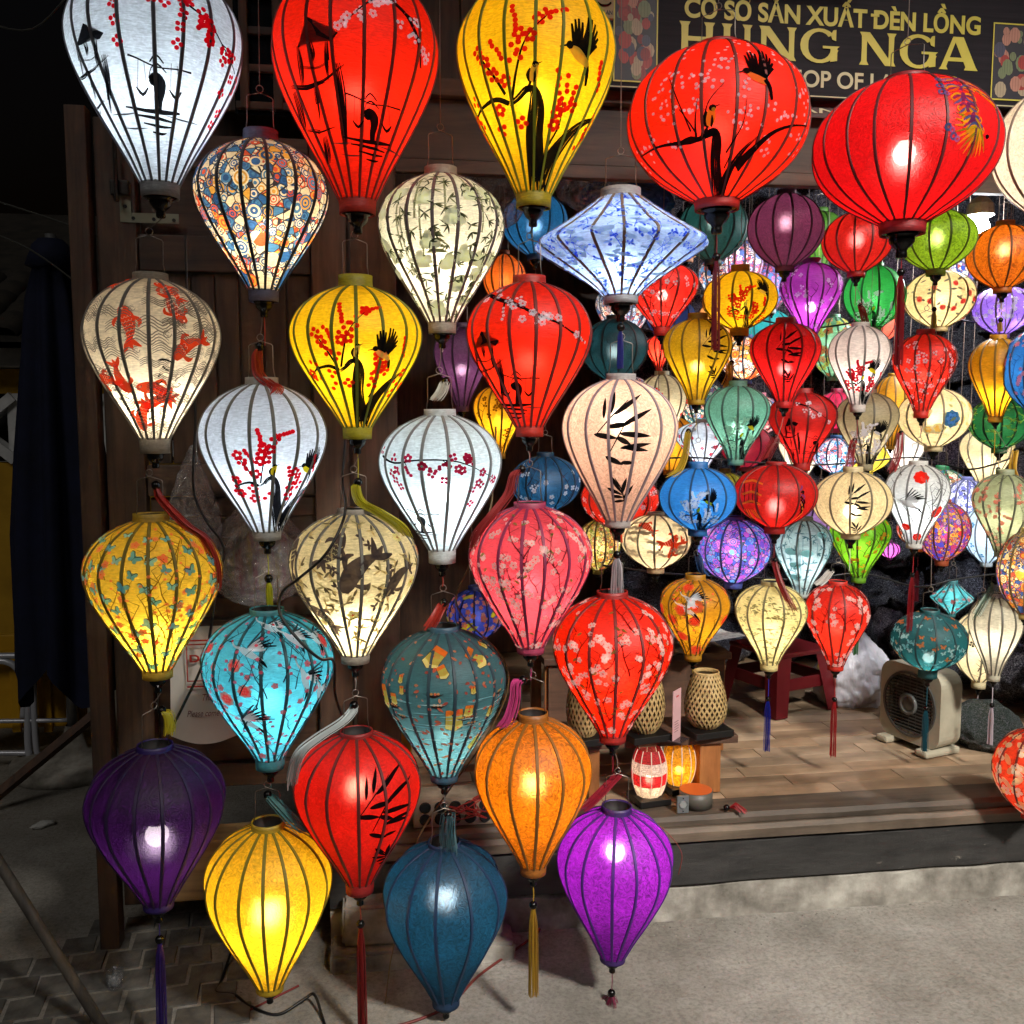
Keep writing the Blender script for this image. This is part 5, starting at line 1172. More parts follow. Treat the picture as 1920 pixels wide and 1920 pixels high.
sm('royal blue lantern with orange blossom and yellow birds near the dark doorway', 892, 1098, 1106, 1200, 1208, 54, 3.3, 'globe', '24307c', .6, deco=flowers_small(50, .9, [rgb(216, 120, 90), rgb(230, 150, 110)], YLW, lambda D: (D.part('printed_birds'), D.scatter(8, lambda d, x, y: d.leaf(0, 0, 18, -10, 8, rgb(214, 196, 60), (x, y))))))
sm('pale cream lantern with a plum bough behind the pink bamboo one', 1240, 696, 704, 838, 846, 48, 3.35, 'drop2', 'e8e0b8', .9, deco=plum_all(16, RED, 2))
sm('scarlet lantern with white blossom behind the pink bamboo one', 1162, 876, 884, 990, 998, 74, 3.3, 'globe', 'd82c18', .9, deco=plum_all(34, WHT, 2.2))
sm('olive and yellow swirling print lantern behind the rose pink one', 1122, 968, 976, 1068, 1076, 42, 3.55, 'globe', '9c8c34', .8, **print_mix([hx('c8a83c'), hx('7c8c34'), hx('b05a30'), hx('e0d090')], 80))
sm('crimson lantern with white blossom under the saucer shaped one', 1242, 486, 494, 614, 630, 68, 3.1, 'drop', 'e42c20', 1.2, deco=plum_all(30, WHT, 2.2, rgb(220, 80, 100)), bulb=.5, clear=.08)
sm('second crimson lantern tucked below the blossom one by the gold bamboo lantern', 1236, 622, 630, 690, 696, 26, 3.45, 'drop2', 'e43420', .9)
sm('white and pink floral lantern squeezed behind the dark purple globe', 1395, 446, 452, 540, 548, 36, 3.6, 'globe', 'f0dce0', .9, **print_mix([rgb(226, 90, 110), rgb(90, 120, 190), rgb(250, 240, 240)], 60))
sm('pale blue floral lantern between the yellow and violet ones', 1448, 480, 488, 580, 588, 34, 3.65, 'globe', 'd4e2f0', 1.0, light=COOL, **print_mix([rgb(226, 110, 130), rgb(90, 130, 200)], 50))
sm('blue and orange fish print lantern behind the gold bamboo one', 1398, 628, 634, 712, 720, 52, 3.5, 'globe', '3458a8', .8, **print_mix([rgb(240, 180, 60), rgb(240, 240, 240), rgb(226, 100, 50)], 60, 1.2))
sm('green and peach floral lantern between the red bamboo and white plum ones', 1563, 590, 596, 706, 714, 44, 3.5, 'globe', '8cc8a4', .9, deco=flowers_small(40, 1.2, [rgb(240, 140, 100), rgb(236, 210, 110)], RED))
sm('white lantern with tiny red leaves under the mint one', 1318, 786, 792, 872, 880, 52, 3.55, 'drop2', 'dce0e4', .8, light=COOL, deco=flowers_small(30, .7, [rgb(200, 60, 70), rgb(120, 120, 120)], RED))
sm('blue stained glass print lantern behind the black house lantern', 1566, 816, 822, 886, 892, 44, 3.55, 'globe', '3c7cc0', .9, light=COOL, **print_mix([rgb(240, 120, 120), rgb(240, 240, 250), rgb(60, 160, 210)], 60, 1.1))
sm('gold lantern hidden behind the white plum and red plum ones', 1672, 700, 706, 836, 842, 34, 3.5, 'drop2', 'eab030', 1.0)
sm('periwinkle print lantern behind the white peony one', 1812, 894, 900, 986, 992, 44, 3.65, 'globe', '7880c8', .8, light=COOL, **print_mix([rgb(240, 240, 250), rgb(110, 110, 190)], 60, .8))
sm('rainbow print lantern behind the white peony one', 1768, 936, 942, 1050, 1060, 54, 3.45, 'globe', 'b8562c', .8, **print_mix([rgb(70, 70, 190), rgb(226, 170, 50), rgb(206, 50, 50), rgb(120, 50, 140)], 120, .8))
sm('bright pale blue lantern with dark twigs beside the sage blossom one', 1852, 940, 948, 1054, 1062, 48, 3.5, 'globe', 'cfe4f4', 1.1, light=COOL, deco=plum_all(12, rgb(60, 110, 140)))
sm('teal blossom lantern above the butterfly globe', 1785, 1088, 1094, 1150, 1156, 42, 3.55, 'diamond', '3c8c94', .7, deco=flowers_small(24, .7, [rgb(226, 110, 110), rgb(230, 230, 220)], RED))
sm('bright cream lantern glowing behind the plain pearl one', 1838, 1140, 1148, 1276, 1290, 56, 3.3, 'globe', 'f6e8bc', 1.2, deco=plum_all(10, KG), tassel=dict(col='b8b4b8', bead_y=1335, ty1=1400, r=.006))
sm('purple lantern showing dimly in the dark behind the lime green one', 1668, 1012, 1016, 1046, 1050, 20, 3.7, 'globe', '8c3c88', .8)
# upper row
sm('violet plum silk globe hanging left of a plain red one', 1473, 357, 366, 500, 510, 73, 2.98, 'globe', '6c3050', .7, kind='silk', bulb=.4)
sm('plain red silk globe under the crimson phoenix lantern', 1607, 392, 400, 510, 520, 68, 3.02, 'globe', 'b81c14', .8, kind='silk', bulb=.45, tassel=dict(col='9a2420', bead_y=573, path=[(1613, 573, 0), (1616, 580, -.02), (1626, 615, -.03), (1640, 660, -.04)]))
sm('lime green brocade globe under the crimson phoenix lantern', 1757, 388, 396, 506, 517, 76, 3.0, 'globe', '7c9c1c', .95, kind='brocade', bulb=.45, tassel=dict(col='a09028', bead_y=580, ty1=620, r=.006))
sm('amber orange brocade globe beside the hanging white bulb', 1882, 415, 424, 540, 550, 75, 3.0, 'globe', 'c86c10', .95, kind='brocade', bulb=.4, tassel=dict(col='a88428', bead_y=600, ty1=625, r=.006))
sm('yellow globe with red berries and black boughs', 1387, 498, 511, 616, 630, 72, 3.05, 'globe', 'e8b410', .95, deco=deco_bird_tree(1400, 582, .36, rgb(196, 30, 20), 2.6, rgb(236, 190, 90), fly=(1428, 548), fscale=1.6), tassel=dict(col='c09820', bead_y=670, path=[(1372, 680, 0), (1368, 684, 0), (1368, 705, -.01), (1358, 728, -.03)]))
sm('magenta lantern with white bulb spot and pale blossom', 1520, 485, 495, 626, 634, 60, 3.12, 'drop2', 'b83cb0', 1.2, clear=.10, light=COOL, bulb=.62, deco=plum_all(20, rgb(236, 200, 236), 2))
sm('emerald green globe with white blossom and a yellow bird', 1640, 494, 500, 614, 622, 60, 3.22, 'globe', '2c9c48', 1.1, deco=deco_bird_tree(1640, 588, .34, WHT, 2.3, YLW))
sm('cream globe with grey birds and a pink flower', 1762, 502, 509, 613, 622, 71, 3.18, 'globe', 'f0dca0', 1.1, deco=lambda D: (D.part('printed_leaves'), D.scatter(36, lambda d, x, y: d.leaf(0, 0, random.uniform(-13, 13), random.uniform(-8, 8), 4, random.choice((rgb(120, 116, 100), rgb(90, 86, 80))), (x, y)), mind=9), D.part('printed_flowers'), D.scatter(8, lambda d, x, y: peony(d, x, y, .5, rgb(226, 110, 96), rgb(200, 70, 70)), mind=20)))
sm('lilac globe with white cherry blossom', 1880, 530, 538, 626, 634, 62, 3.22, 'globe', '9468c8', 1.1, deco=sakura(26, .6, rgb(244, 236, 250), rgb(120, 70, 160), rgb(70, 40, 110), None, 12, 12), light=COOL)
# middle row
sm('old gold lantern with black bamboo leaves', 1307, 588, 600, 750, 759, 65, 2.98, 'drop2', 'c89c14', .95, kind='silk', bulb=.56, deco=lambda D: bamboo_spray(D, 1332, 650, .5), tassel=dict(col='b89a28', bead_y=806, path=[(1291, 808, -.01), (1288, 815, -.01), (1284, 850, -.02), (1272, 880, -.05), (1250, 895, -.09)]))
sm('bright red lantern with black bamboo leaves and a bulb streak', 1472, 596, 607, 753, 765, 67, 2.96, 'drop2', 'd81818', 1.15, kind='silk', bulb=.56, deco=lambda D: bamboo_spray(D, 1472, 655, .52), tassel=dict(col='8a1c1c', bead_y=818, path=[(1453, 818, -.01), (1452, 824, -.01), (1440, 845, -.03), (1428, 865, -.06)], r=.011))
sm('pearly white lantern with crimson plum and a small yellow bird', 1611, 605, 613, 759, 773, 60, 2.96, 'drop2', 'e0d4cc', 1.0, deco=berries_bird(1620, 715, .34, rgb(180, 24, 40), YLW), bulb=.56, tassel=dict(col='8e2424', bead_y=825, path=[(1603, 825, 0), (1600, 830, 0), (1596, 850, 0), (1592, 880, -.01)]))
sm('vermilion lantern with pale plum blossom', 1731, 618, 628, 771, 784, 62, 2.98, 'drop2', 'dc2c1c', 1.1, deco=plum_all(44, WHT, 2.2, rgb(170, 60, 80)), tassel=dict(col='8e2424', bead_y=820, path=[(1690, 812, 0), (1688, 818, 0), (1686, 850, -.01), (1672, 890, -.03)]))
sm('mustard yellow lantern overlapped by the blue blossom one', 1870, 628, 636, 782, 792, 56, 3.0, 'drop2', 'e0a014', 1.1, bulb=.7, tassel=dict(col='c89a20', bead_y=850, path=[(1904, 845, -.01), (1902, 850, -.01), (1898, 880, -.02), (1908, 910, -.04)]))
sm('sky blue blossom lantern at the corner beside the mustard one', 1938, 612, 620, 766, 776, 62, 2.9, 'globe', '2470b8', 1.0, deco=sakura(30, .6, rgb(226, 140, 150), RED, rgb(30, 40, 80), None, 11, 10))
sm('mint green lantern with a black stump and dark bird', 1381, 714, 725, 861, 872, 61, 2.96, 'drop2', '64a08c', 1.05, kind='silk', deco=berries_bird(1392, 820, .36, rgb(150, 176, 160), YLW), bulb=.55)
sm('dark scarlet lantern with black houses and white blossom', 1505, 728, 737, 868, 882, 66, 3.1, 'drop2', 'b81c18', .9, deco=lambda D: (setattr(D, 'copies', 2), plum_branch(D, [(1490, 755), (1520, 765), (1550, 785)], WHT, 2, w=3, n=9, spread=14), pagoda(D, 1482, 815, .42), lady(D, 1530, 835, .42)), bulb=.6)
sm('smoky olive lantern with faint white blossom', 1625, 730, 738, 870, 882, 61, 3.1, 'drop2', 'a09474', .8, deco=berries_bird(1630, 830, .36, WHT, WHT), bulb=.6)
sm('cream globe with a lotus and blue flower print', 1752, 722, 730, 836, 846, 72, 3.05, 'globe', 'ecd8a4', 1.05, deco=lambda D: (D.part('printed_leaves'), D.scatter(40, lambda d, x, y: d.leaf(0, 0, random.uniform(-12, 12), random.uniform(-10, 10), 5, random.choice((rgb(190, 170, 110), rgb(150, 150, 100), rgb(220, 200, 140))), (x, y)), mind=8), D.part('printed_flowers'), peony(D, 1785, 785, 1.4, rgb(60, 110, 160), rgb(100, 150, 190)), peony(D, 1760, 802, 1.0, rgb(240, 220, 180), rgb(216, 180, 110)), D.scatter(6, lambda d, x, y: peony(d, x, y, .9, rgb(240, 220, 180), rgb(216, 180, 110)))))
sm('dark green globe with yellow green foliage print', 1876, 738, 746, 840, 850, 62, 3.12, 'globe', '1c6434', .9, deco=gold_leafy, tassel=dict(col='b8942c', bead_y=880, ty1=885, r=.005))
# lower middle row
sm('azure blue globe with white plum and two black green birds', 1309, 866, 878, 991, 1004, 74, 2.96, 'globe', '2878c0', 1.05, deco=berries_bird(1312, 955, .36, rgb(210, 220, 236), rgb(150, 160, 30)), tassel=dict(col='284c7c', bead_y=1040, path=[(1308, 1040, .01), (1310, 1046, .01), (1316, 1070, .02), (1325, 1080, .02)]))
sm('red silk globe embroidered with a tower and a dark bird', 1454, 866, 872, 987, 1000, 79, 2.94, 'globe', 'b81812', .9, kind='silk', bulb=.62, deco=red_house_emb, tassel=dict(col='8a1c1c', bead_y=1050, path=[(1453, 1050, -.01), (1453, 1058, -.01), (1462, 1090, -.03), (1478, 1125, -.06), (1490, 1148, -.07)]))
sm('champagne silk globe with black bamboo leaves', 1597, 875, 885, 1000, 1010, 76, 2.94, 'globe', 'e0cc9c', 1.0, kind='silk', bulb=.6, deco=lambda D: bamboo_spray(D, 1600, 935, .5), tassel=dict(col='c8c4bc', bead_y=1070, path=[(1560, 1070, -.01), (1556, 1074, -.01), (1545, 1088, -.02), (1532, 1098, -.03)]))
sm('white lantern with red peonies and a black crane', 1717, 864, 872, 1018, 1028, 64, 2.94, 'drop2', 'e4e2da', 1.1, light=COOL, deco=crane_white, bulb=.56, tassel=dict(col='9a2028', bead_y=1078, ty1=1200, r=.008))
sm('sage green lantern with coral cherry blossom', 1882, 880, 890, 1034, 1044, 62, 2.94, 'drop2', 'a8b088', 1.0, deco=sakura(46, .55, rgb(236, 150, 130), RED, rgb(70, 60, 50), None, 8, 14), tassel=dict(col='5a7460', bead_y=1085, path=[(1866, 1092, -.01), (1864, 1100, -.01), (1848, 1125, -.03), (1828, 1160, -.05)], r=.012))
sm('cream globe with orange koi behind the azure one', 1230, 960, 966, 1064, 1074, 66, 3.15, 'globe', 'f0dcac', 1.05, deco=koi_small)
sm('blue and violet flamingo print globe', 1376, 968, 974, 1090, 1102, 71, 3.1, 'globe', '4c60c0', 1.1, light=COOL, **print_mix([rgb(206, 90, 200), rgb(60, 110, 210), rgb(130, 90, 210), rgb(120, 190, 220), rgb(240, 150, 190)], 150, .9))
sm('pale aqua lantern with bamboo print', 1505, 968, 976, 1112, 1120, 56, 3.12, 'drop2', 'bcd4d0', .95, light=COOL, deco=bamboo_pale)
sm('fresh green lantern with tiny orange blossom', 1612, 950, 958, 1082, 1092, 58, 3.12, 'drop2', '70b020', 1.0, deco=plum_all(24, rgb(222, 110, 50), 2.0), tassel=dict(col='3c7c44', bead_y=1125, ty1=1240, r=.008))
sm('gold and blue paisley lantern cut by the corner post', 1925, 990, 998, 1150, 1160, 58, 2.85, 'globe', 'd0b060', .95, **print_mix([hx('3c5ca0'), hx('d05030'), hx('f0e0a0'), hx('e0a030')], 140, 1.0))
# lower row
sm('golden lantern with a crane, peonies and a yellow tassel', 1301, 1076, 1086, 1226, 1238, 67, 2.98, 'drop2', 'c88c14', .95, deco=crane_gold, tassel=dict(col='d8c020', bead_y=1268, ty1=1408))
sm('pale yellow lantern with fine tree print and cobalt tassel', 1444, 1089, 1097, 1244, 1256, 69, 2.98, 'drop2', 'f4e49c', 1.1, deco=fine_trees, tassel=dict(col='1c2c9c', bead_y=1310, ty1=1420))
sm('vermilion cherry blossom lantern with a red tassel over the wooden floor', 1569, 1089, 1096, 1247, 1256, 63, 2.98, 'drop2', 'e02c18', 1.1, deco=sakura(34, .75, rgb(250, 214, 200), RED, rgb(90, 20, 20), None, 12, 14), tassel=dict(col='a82428', bead_y=1311, ty1=1432))
sm('teal globe with little butterflies in front of the fan', 1742, 1142, 1149, 1254, 1270, 74, 2.98, 'globe', '1c6468', .85, deco=small_butter, clear=.03, bulb=.8, tassel=dict(col='1c5868', bead_y=1328, ty1=1420))
sm('plain pearl grey lantern with white tassel', 1866, 1112, 1120, 1264, 1276, 54, 2.92, 'drop2', 'cfc9b0', .9, n=12, bulb=.5, tassel=dict(col='c8bcc4', bead_y=1322, ty1=1405, r=.006))
sm('orange red lantern with cream leaf print low at the corner', 1938, 1362, 1370, 1524, 1534, 80, 2.6, 'globe', 'd43c1c', 1.0, deco=leaves_red)

# a crowded rank of further lanterns deep in the shop
def short(s):
    w = s.split(); out = []
    for x in w:
        out.append(x)
        if x in ('lantern', 'globe'): break
    return ' '.join(out[:6]).rstrip(',')
BACK = [('jade green', '2c8c6c'), ('coral', 'e0604c'), ('ivory', 'f0e6cc'), ('cobalt blue', '2448b0'), ('amber', 'e09a20'), ('raspberry', 'b8204c'), ('ice blue', 'c4dcf0'), ('olive', '7c7c24'), ('lavender', 'a888d0'), ('tangerine', 'e8701c'), ('pearl white', 'e8e4dc'), ('turquoise', '2ca0a4'), ('brick red', 'a83420'), ('lemon yellow', 'f0dc50'), ('navy', '1c3060'), ('pink', 'e890a4'), ('moss green', '4c7c2c'), ('peach', 'f0b890'), ('sky blue', '5ca0dc'), ('wine red', '7c1428'), ('cream', 'f2e2b4'), ('emerald', '14804c'), ('apricot', 'f0a860'), ('silver grey', 'b4b8bc'), ('saffron', 'f0b41c'), ('fuchsia', 'c82c90'), ('aqua', '78c8c8'), ('rust', 'a84c1c'), ('indigo', '30308c'), ('mint', 'a0d8b8'), ('salmon', 'f08c78'), ('copper', 'b87030'), ('straw', 'e8d890'), ('magenta', 'b01c80'), ('chartreuse', 'a8c828'), ('vermilion', 'e83c1c'), ('powder blue', 'a8c4e4'), ('honey', 'e0a848')]
spots = [(x, y) for y in (450, 530, 610, 690, 770, 850, 930, 1010) for x in range(1190, 1930, 74)]
random.shuffle(spots); front = list(LANS); k_ = 0
for (x, y) in spots:
    if k_ >= len(BACK): break
    x += random.uniform(-25, 25); y += random.uniform(-20, 20); nr = min(front, key=lambda L: math.hypot(L.cx-x, (L.y0+L.y1)/2-y)); d = math.hypot(nr.cx-x, (nr.y0+nr.y1)/2-y)
    if d < 44 or any(math.hypot(L.cx-x, (L.y0+L.y1)/2-y) < 62 for L in LANS[len(front):]) or (x > 1330 and y > 980 and x < 1480): continue
    nm, fc = BACK[k_]; shp = 'globe' if k_ % 2 else 'drop2'; r = random.uniform(42, 54); hgt = r*(1.5 if shp == 'globe' else 2.15)
    kw = {} if k_ % 3 else print_mix([hx(fc), rgb(240, 230, 210), rgb(200, 80, 60), rgb(70, 110, 170)], 60, 1.0)
    sm('small %s lantern in the back rank behind the %s' % (nm, short(nr.obj['label'])), x, y-hgt/2-8, y-hgt/2, y+hgt/2, y+hgt/2+8, r, random.uniform(3.75, 4.05), shp, fc, 1.0, n=10, **kw, tassel=dict(col='8a2430', bead_y=y+hgt/2+40, ty1=y+hgt/2+110) if k_ % 4 == 1 else None); k_ += 1
# ---- cords that carry them: from each handle to the finial above it, or up to the rail
STR = plain('hang_cord', rgb(112, 96, 86), .6)
for L in LANS:
    if not L.hang: continue
    best = None; tx, ty = L.base.x, L.base.y; tz = L.base.z+L.top
    for M_ in LANS:
        if M_ is L: continue
        fz = M_.base.z+M_.fin_z
        if abs(M_.base.x-tx) < .06 and abs(M_.base.y-ty) < .09 and fz > tz-.01 and (best is None or fz < best[0]): best = (fz, M_)
    end = Vector((best[1].base.x-tx, best[1].base.y-ty, best[0]-L.base.z+.003)) if best else Vector((0, 0, 3.02-L.base.z))
    L.obj.rotation_euler = (0, 0, 0) if best is None and L.r < 90 else L.obj.rotation_euler
    if end.z-L.top < .004: continue
    MB().tube([(0, 0, L.top-.002), end*.5+Vector((.002, 0, L.top*.5)), end], .0011, 5).build('hanging_cord', STR, L.obj)
for yy, x0, x1, lab in ((2.28, -1.0, 1.5, 'long bamboo rail carrying the front lantern columns'), (2.41, .8, 2.4, 'short bamboo rail carrying the round red lanterns')):
    o = MB().tube([(x0, yy, 3.03), (x1, yy, 3.03)], .016, 8).build('hanging_rail', wood('bamboo_pole', rgb(110, 84, 48), rgb(176, 146, 92), 'X', 3), None, True); tag(o, lab, 'rail')
for i, (yy, lab) in enumerate(((2.96, 'first bamboo rail inside the shop front'), (3.1, 'second bamboo rail inside the shop front'), (3.25, 'third bamboo rail inside the shop front'), (3.5, 'fourth bamboo rail inside the shop'), (3.9, 'rearmost bamboo rail inside the shop'))):
    o = MB().tube([(.1, yy, 3.035), (3.3, yy, 3.035)], .016, 8).build('hanging_rail', MATS['bamboo_pole'], None, True); tag(o, lab, 'rail')

# ================================================================== THINGS IN AND AROUND THE SHOP
def text_mesh(body, size, bold=.0, spacing=1.0, shear=0.0):
    c = bpy.data.curves.new('lettering', 'FONT'); c.body = body; c.size = size; c.offset = bold; c.extrude = .0008; c.space_character = spacing; c.shear = shear
    o = bpy.data.objects.new('lettering', c); COL.objects.link(o)
    dg = bpy.context.evaluated_depsgraph_get(); me = bpy.data.meshes.new_from_object(o.evaluated_get(dg)); bpy.data.objects.remove(o); bpy.data.curves.remove(c)
    xs = [v.co.x for v in me.vertices] or [0]; ys = [v.co.y for v in me.vertices] or [0]
    return me, min(xs), max(xs), min(ys), max(ys)
def put_text(name, body, x0, x1, z0, z1, y, mat, parent, bold=0.0, shear=0.0):
    """letters stretched into the box x0..x1, z0..z1 (z0 = lowest point of the lettering)"""
    me, a, b, c, d = text_mesh(body, 1.0, bold, 1.0, shear); sx = (x1-x0)/max(1e-6, b-a); sz = (z1-z0)/max(1e-6, d-c)
    for v in me.vertices: v.co = Vector(((v.co.x-a)*sx, -v.co.z*.5, (v.co.y-c)*sz))
    me.materials.clear(); return ob(name, me, mat, parent, (x0, y, z0))
SY = 2.735
def SP(x, y): return atY(x, y, SY)
s0 = SP(1098, 190); s1 = SP(1990, 200); zb = SP(1500, 183).z; ztop = SP(1500, -60).z
sign = thing('shop_sign', 'dark shop sign with yellow Vietnamese lettering and lantern photos above the opening', 'sign', ((s0.x+s1.x)/2, SY, zb))
so = sign.location
SB = surf('sign_banner', rgb(24, 20, 26), rgb(40, 34, 40), 3, .6, spec=.15, stretch=(1, 1, 30), bstr=.1)
YT = surf('sign_yellow', rgb(196, 180, 62), rgb(216, 200, 82), 8, .45, bstr=.05); CRM = surf('sign_cream', rgb(190, 180, 140), rgb(206, 196, 156), 8, .5, bstr=.05)
def sx(x): return SP(x, 100).x-so.x
MB().box(s0.x-so.x, s1.x-so.x, .0, .02, 0, ztop-zb, .002).build('board', SB, sign)
for (z, h) in ((.004, .003), (ztop-zb-.012, .003)): MB().box(s0.x-so.x+.01, s1.x-so.x-.01, -.002, -.0002, z, z+h).build('border_line', CRM, sign)
def zof(x, y): return SP(x, y).z-so.z
put_text('lettering', 'CƠ SỞ SẢN XUẤT DÈN LỒNG', sx(1282), sx(1836), zof(1560, 50), zof(1560, -6), -.0012, YT, sign, .032)
wa = text_mesh('CƠ SỞ SẢN XUẤT DÈN LỒNG', 1.0, .032); wb_ = text_mesh('CƠ SỞ SẢN XUẤT D', 1.0, .032); wd = text_mesh('D', 1.0, .032)
kk = (sx(1836)-sx(1282))/(wa[2]-wa[1]); xd = sx(1282)+kk*((wb_[2]-wb_[1])-(wd[2]-wd[1])); zd = zof(1560, 50)+(zof(1560, -6)-zof(1560, 50))*.46
MB().box(xd-.010, xd+.016, -.0030, -.0024, zd-.004, zd+.004).build('letter_bar', YT, sign)
# name line in flared capitals
def glyphs():
    def stem(x, w=.19, f=.30): return [(x-f/2, 0), (x+f/2, 0), (x+w/2, .12), (x+w/2*.92, .5), (x+w/2, .88), (x+f/2, 1), (x-f/2, 1), (x-w/2, .88), (x-w/2*.92, .5), (x-w/2, .12)]
    def arc(cx, cy, rx, ry, a0, a1, t0, t1, n=18):
        o = []; i = []
        for k in range(n+1):
            a = a0+(a1-a0)*k/n; t = t0+(t1-t0)*abs(math.sin(a)); o.append((cx+rx*math.cos(a), cy+ry*math.sin(a))); i.append((cx+(rx-t)*math.cos(a), cy+(ry-t*.62)*math.sin(a)))
        return [[o[k], o[k+1], i[k+1], i[k]] for k in range(n)]
    H = [stem(.16), stem(.82), [(.2, .43), (.78, .43), (.78, .57), (.2, .57)]]
    U = [[(.06, 1), (.36, 1), (.30, .88), (.30, .4), (.12, .4), (.12, .88)], [(.64, 1), (.92, 1), (.86, .88), (.86, .4), (.70, .4), (.70, .88)]]+arc(.49, .4, .37, .42, PI, 2*PI, .19, .19)+[[(.30, 1.34), (.44, 1.34), (.56, 1.1), (.48, 1.1)]]
    N = [stem(.14, .15, .26), stem(.88, .15, .26), [(.02, 1), (.28, 1), (.96, .0), (.72, .0)]]
    G = arc(.52, .5, .50, .53, .75, 1.93*PI, .21, .17)+[[(.80, .02), (.98, .06), (.98, .44), (1.04, .5), (.60, .5), (.60, .42), (.80, .42)], [(.84, .70), (.94, .66), (.94, 1.0), (.86, .98), (.80, .84)]]
    A = [[(.0, 0), (.24, 0), (.20, .1), (.48, 1.02), (.36, 1.02), (.06, .1)], [(.72, .1), (.68, 0), (1.06, 0), (1.0, .1), (.64, 1.02), (.36, 1.02)], [(.22, .26), (.74, .26), (.70, .38), (.26, .38)]]
    return dict(H=H, U=U, N=N, G=G, A=A)
GL = glyphs(); xs = 0
total = [(c, w) for c, w in (('H', 1.0), ('U', .98), ('N', 1.04), ('G', 1.08), (' ', .42), ('N', 1.04), ('G', 1.08), ('A', 1.08))]
tw = sum(w for _, w in total)+.09*(len(total)-1); x0, x1 = sx(1272), sx(1830); kx = (x1-x0)/tw; zz0 = zof(1550, 118); zh = zof(1550, 56)-zz0
for c, w in total:
    if c != ' ':
        m = MB()
        for j, pl in enumerate(GL[c]):
            y = -.0016-.00012*j; n_ = len(pl); m.add([(x0+(xs+px*w)*kx, y, zz0+pz*zh) for px, pz in pl], [tuple(range(n_))])
        m.build('letter', YT, sign)
    xs += w+.09
put_text('lettering', 'WORKSHOP OF LANTERN', sx(1330), sx(1800), zof(1560, 166), zof(1560, 134), -.0012, CRM, sign, .02)
def photo_print(xa, xb, ya, yb):
    m = MB(); X0, X1, Z0, Z1 = sx(xa), sx(xb), zof(xa, yb), zof(xa, ya)
    m.add([(X0, -.0011, Z0), (X1, -.0011, Z0), (X1, -.0011, Z1), (X0, -.0011, Z1)], [(0, 1, 2, 3)], rgb(34, 26, 40))
    pal = [rgb(170, 50, 44), rgb(140, 34, 34), rgb(190, 130, 110), rgb(70, 66, 90), rgb(120, 130, 90), rgb(180, 160, 130)]
    for k in range(46):
        r = random.uniform(.008, .02); cx_, cz_ = random.uniform(X0+r, X1-r), random.uniform(Z0+r*1.3, Z1-r*1.3); c = random.choice(pal); y = -.0012-.00002*k
        m.add([(cx_+r*math.cos(2*PI*i/10), y, cz_+1.25*r*math.sin(2*PI*i/10)) for i in range(10)], [tuple(range(10))], c)
        for q in (-.5, 0, .5): m.add([(cx_+r*q-.0008, y-.00001, cz_-r), (cx_+r*q+.0008, y-.00001, cz_-r), (cx_+r*q+.0008, y-.00001, cz_+r), (cx_+r*q-.0008, y-.00001, cz_+r)], [(0, 1, 2, 3)], tuple(v*.6 for v in c[:3])+(1,))
    o = m.build('lantern_photo', flatprint(), sign, cols=True); tag(o, kind='stuff')
    fr = MB()
    for a, b, c, d in ((X0-.004, X0, Z0, Z1), (X1, X1+.004, Z0, Z1), (X0-.004, X1+.004, Z1, Z1+.004), (X0-.004, X1+.004, Z0-.004, Z0)): fr.add([(a, -.0028, c), (b, -.0028, c), (b, -.0028, d), (a, -.0028, d)], [(0, 1, 2, 3)])
    fr.build('photo_border', YT, sign)
photo_print(1152, 1230, -40, 150); photo_print(1862, 1985, 45, 185)
lg = thing('logo_plaque', 'small tan plaque with a black lantern emblem beside the shop sign', 'plaque', tuple(SP(1128, 8)+Vector((0, -.03, 0))))
q = .035
MB().box(-q*.95, q*.8, .0, .012, -.05, .06, .002).build('board', surf('plaque_tan', rgb(150, 128, 90), rgb(176, 154, 112), 10, .6), lg)
em = MB()
for r, a0, a1, cz in ((.026, .3, 2.8, .0), (.016, 3.3, 6.1, .012), (.02, 3.5, 6.0, -.004)): em.tube([(r*math.cos(a0+(a1-a0)*i/12), -.001, cz+.6*r*math.sin(a0+(a1-a0)*i/12)) for i in range(13)], .003, 5)
em.tube([(-.02, -.001, .03), (.02, -.001, .035)], .0025, 5); em.build('emblem', BLACK, lg)
put_text('lettering', 'HOI AN', -.022, .024, -.04, -.028, -.001, BLACKM, lg, .02)
ls = MB().box(-.5, .5, 0, .012, -.022, .022, .002).build('sign_strip', surf('strip_red', rgb(52, 16, 14), rgb(70, 24, 20), 6, .5), None, loc=tuple(atY(1640, 212, 2.765))); tag(ls, 'narrow dark red sign strip under the big shop sign', 'sign')
put_text('lettering', 'HỘI AN - LỒNG ĐÈN', -.42, .42, -.012, .014, -.0012, CRM, ls, .01)

# hanging white bulb that lights the inside of the shop
hb = thing('hanging_bulb_lamp', 'bare white bulb under a small woven shade behind the amber globe', 'lamp', tuple(atY(1836, 440, 3.35)))
MB().lathe([(.0, -.03), (.022, -.022), (.034, .0), (.036, .03), (.028, .05), (.018, .06)], 18).build('bulb', glow('tube_white', (.92, .97, 1, 1), 14), hb, True)
MB().lathe([(.02, .055), (.05, .07), (.046, .11), (.03, .13), (.012, .14)], 12).build('shade', surf('woven_white', rgb(150, 146, 136), rgb(190, 186, 176), 60, .6), hb)
MB().tube([(0, 0, .135), (0, 0, 3.3-hb.location.z)], .003, 6).build('cable', BLACKM, hb)
l = bpy.data.lights.new('lamp_light', 'POINT'); l.energy = 62; l.color = (.95, .97, 1); l.shadow_soft_size = .03
lo = bpy.data.objects.new('lamp_light', l); COL.objects.link(lo); lo.parent = hb; lo.location = (0, 0, .0)

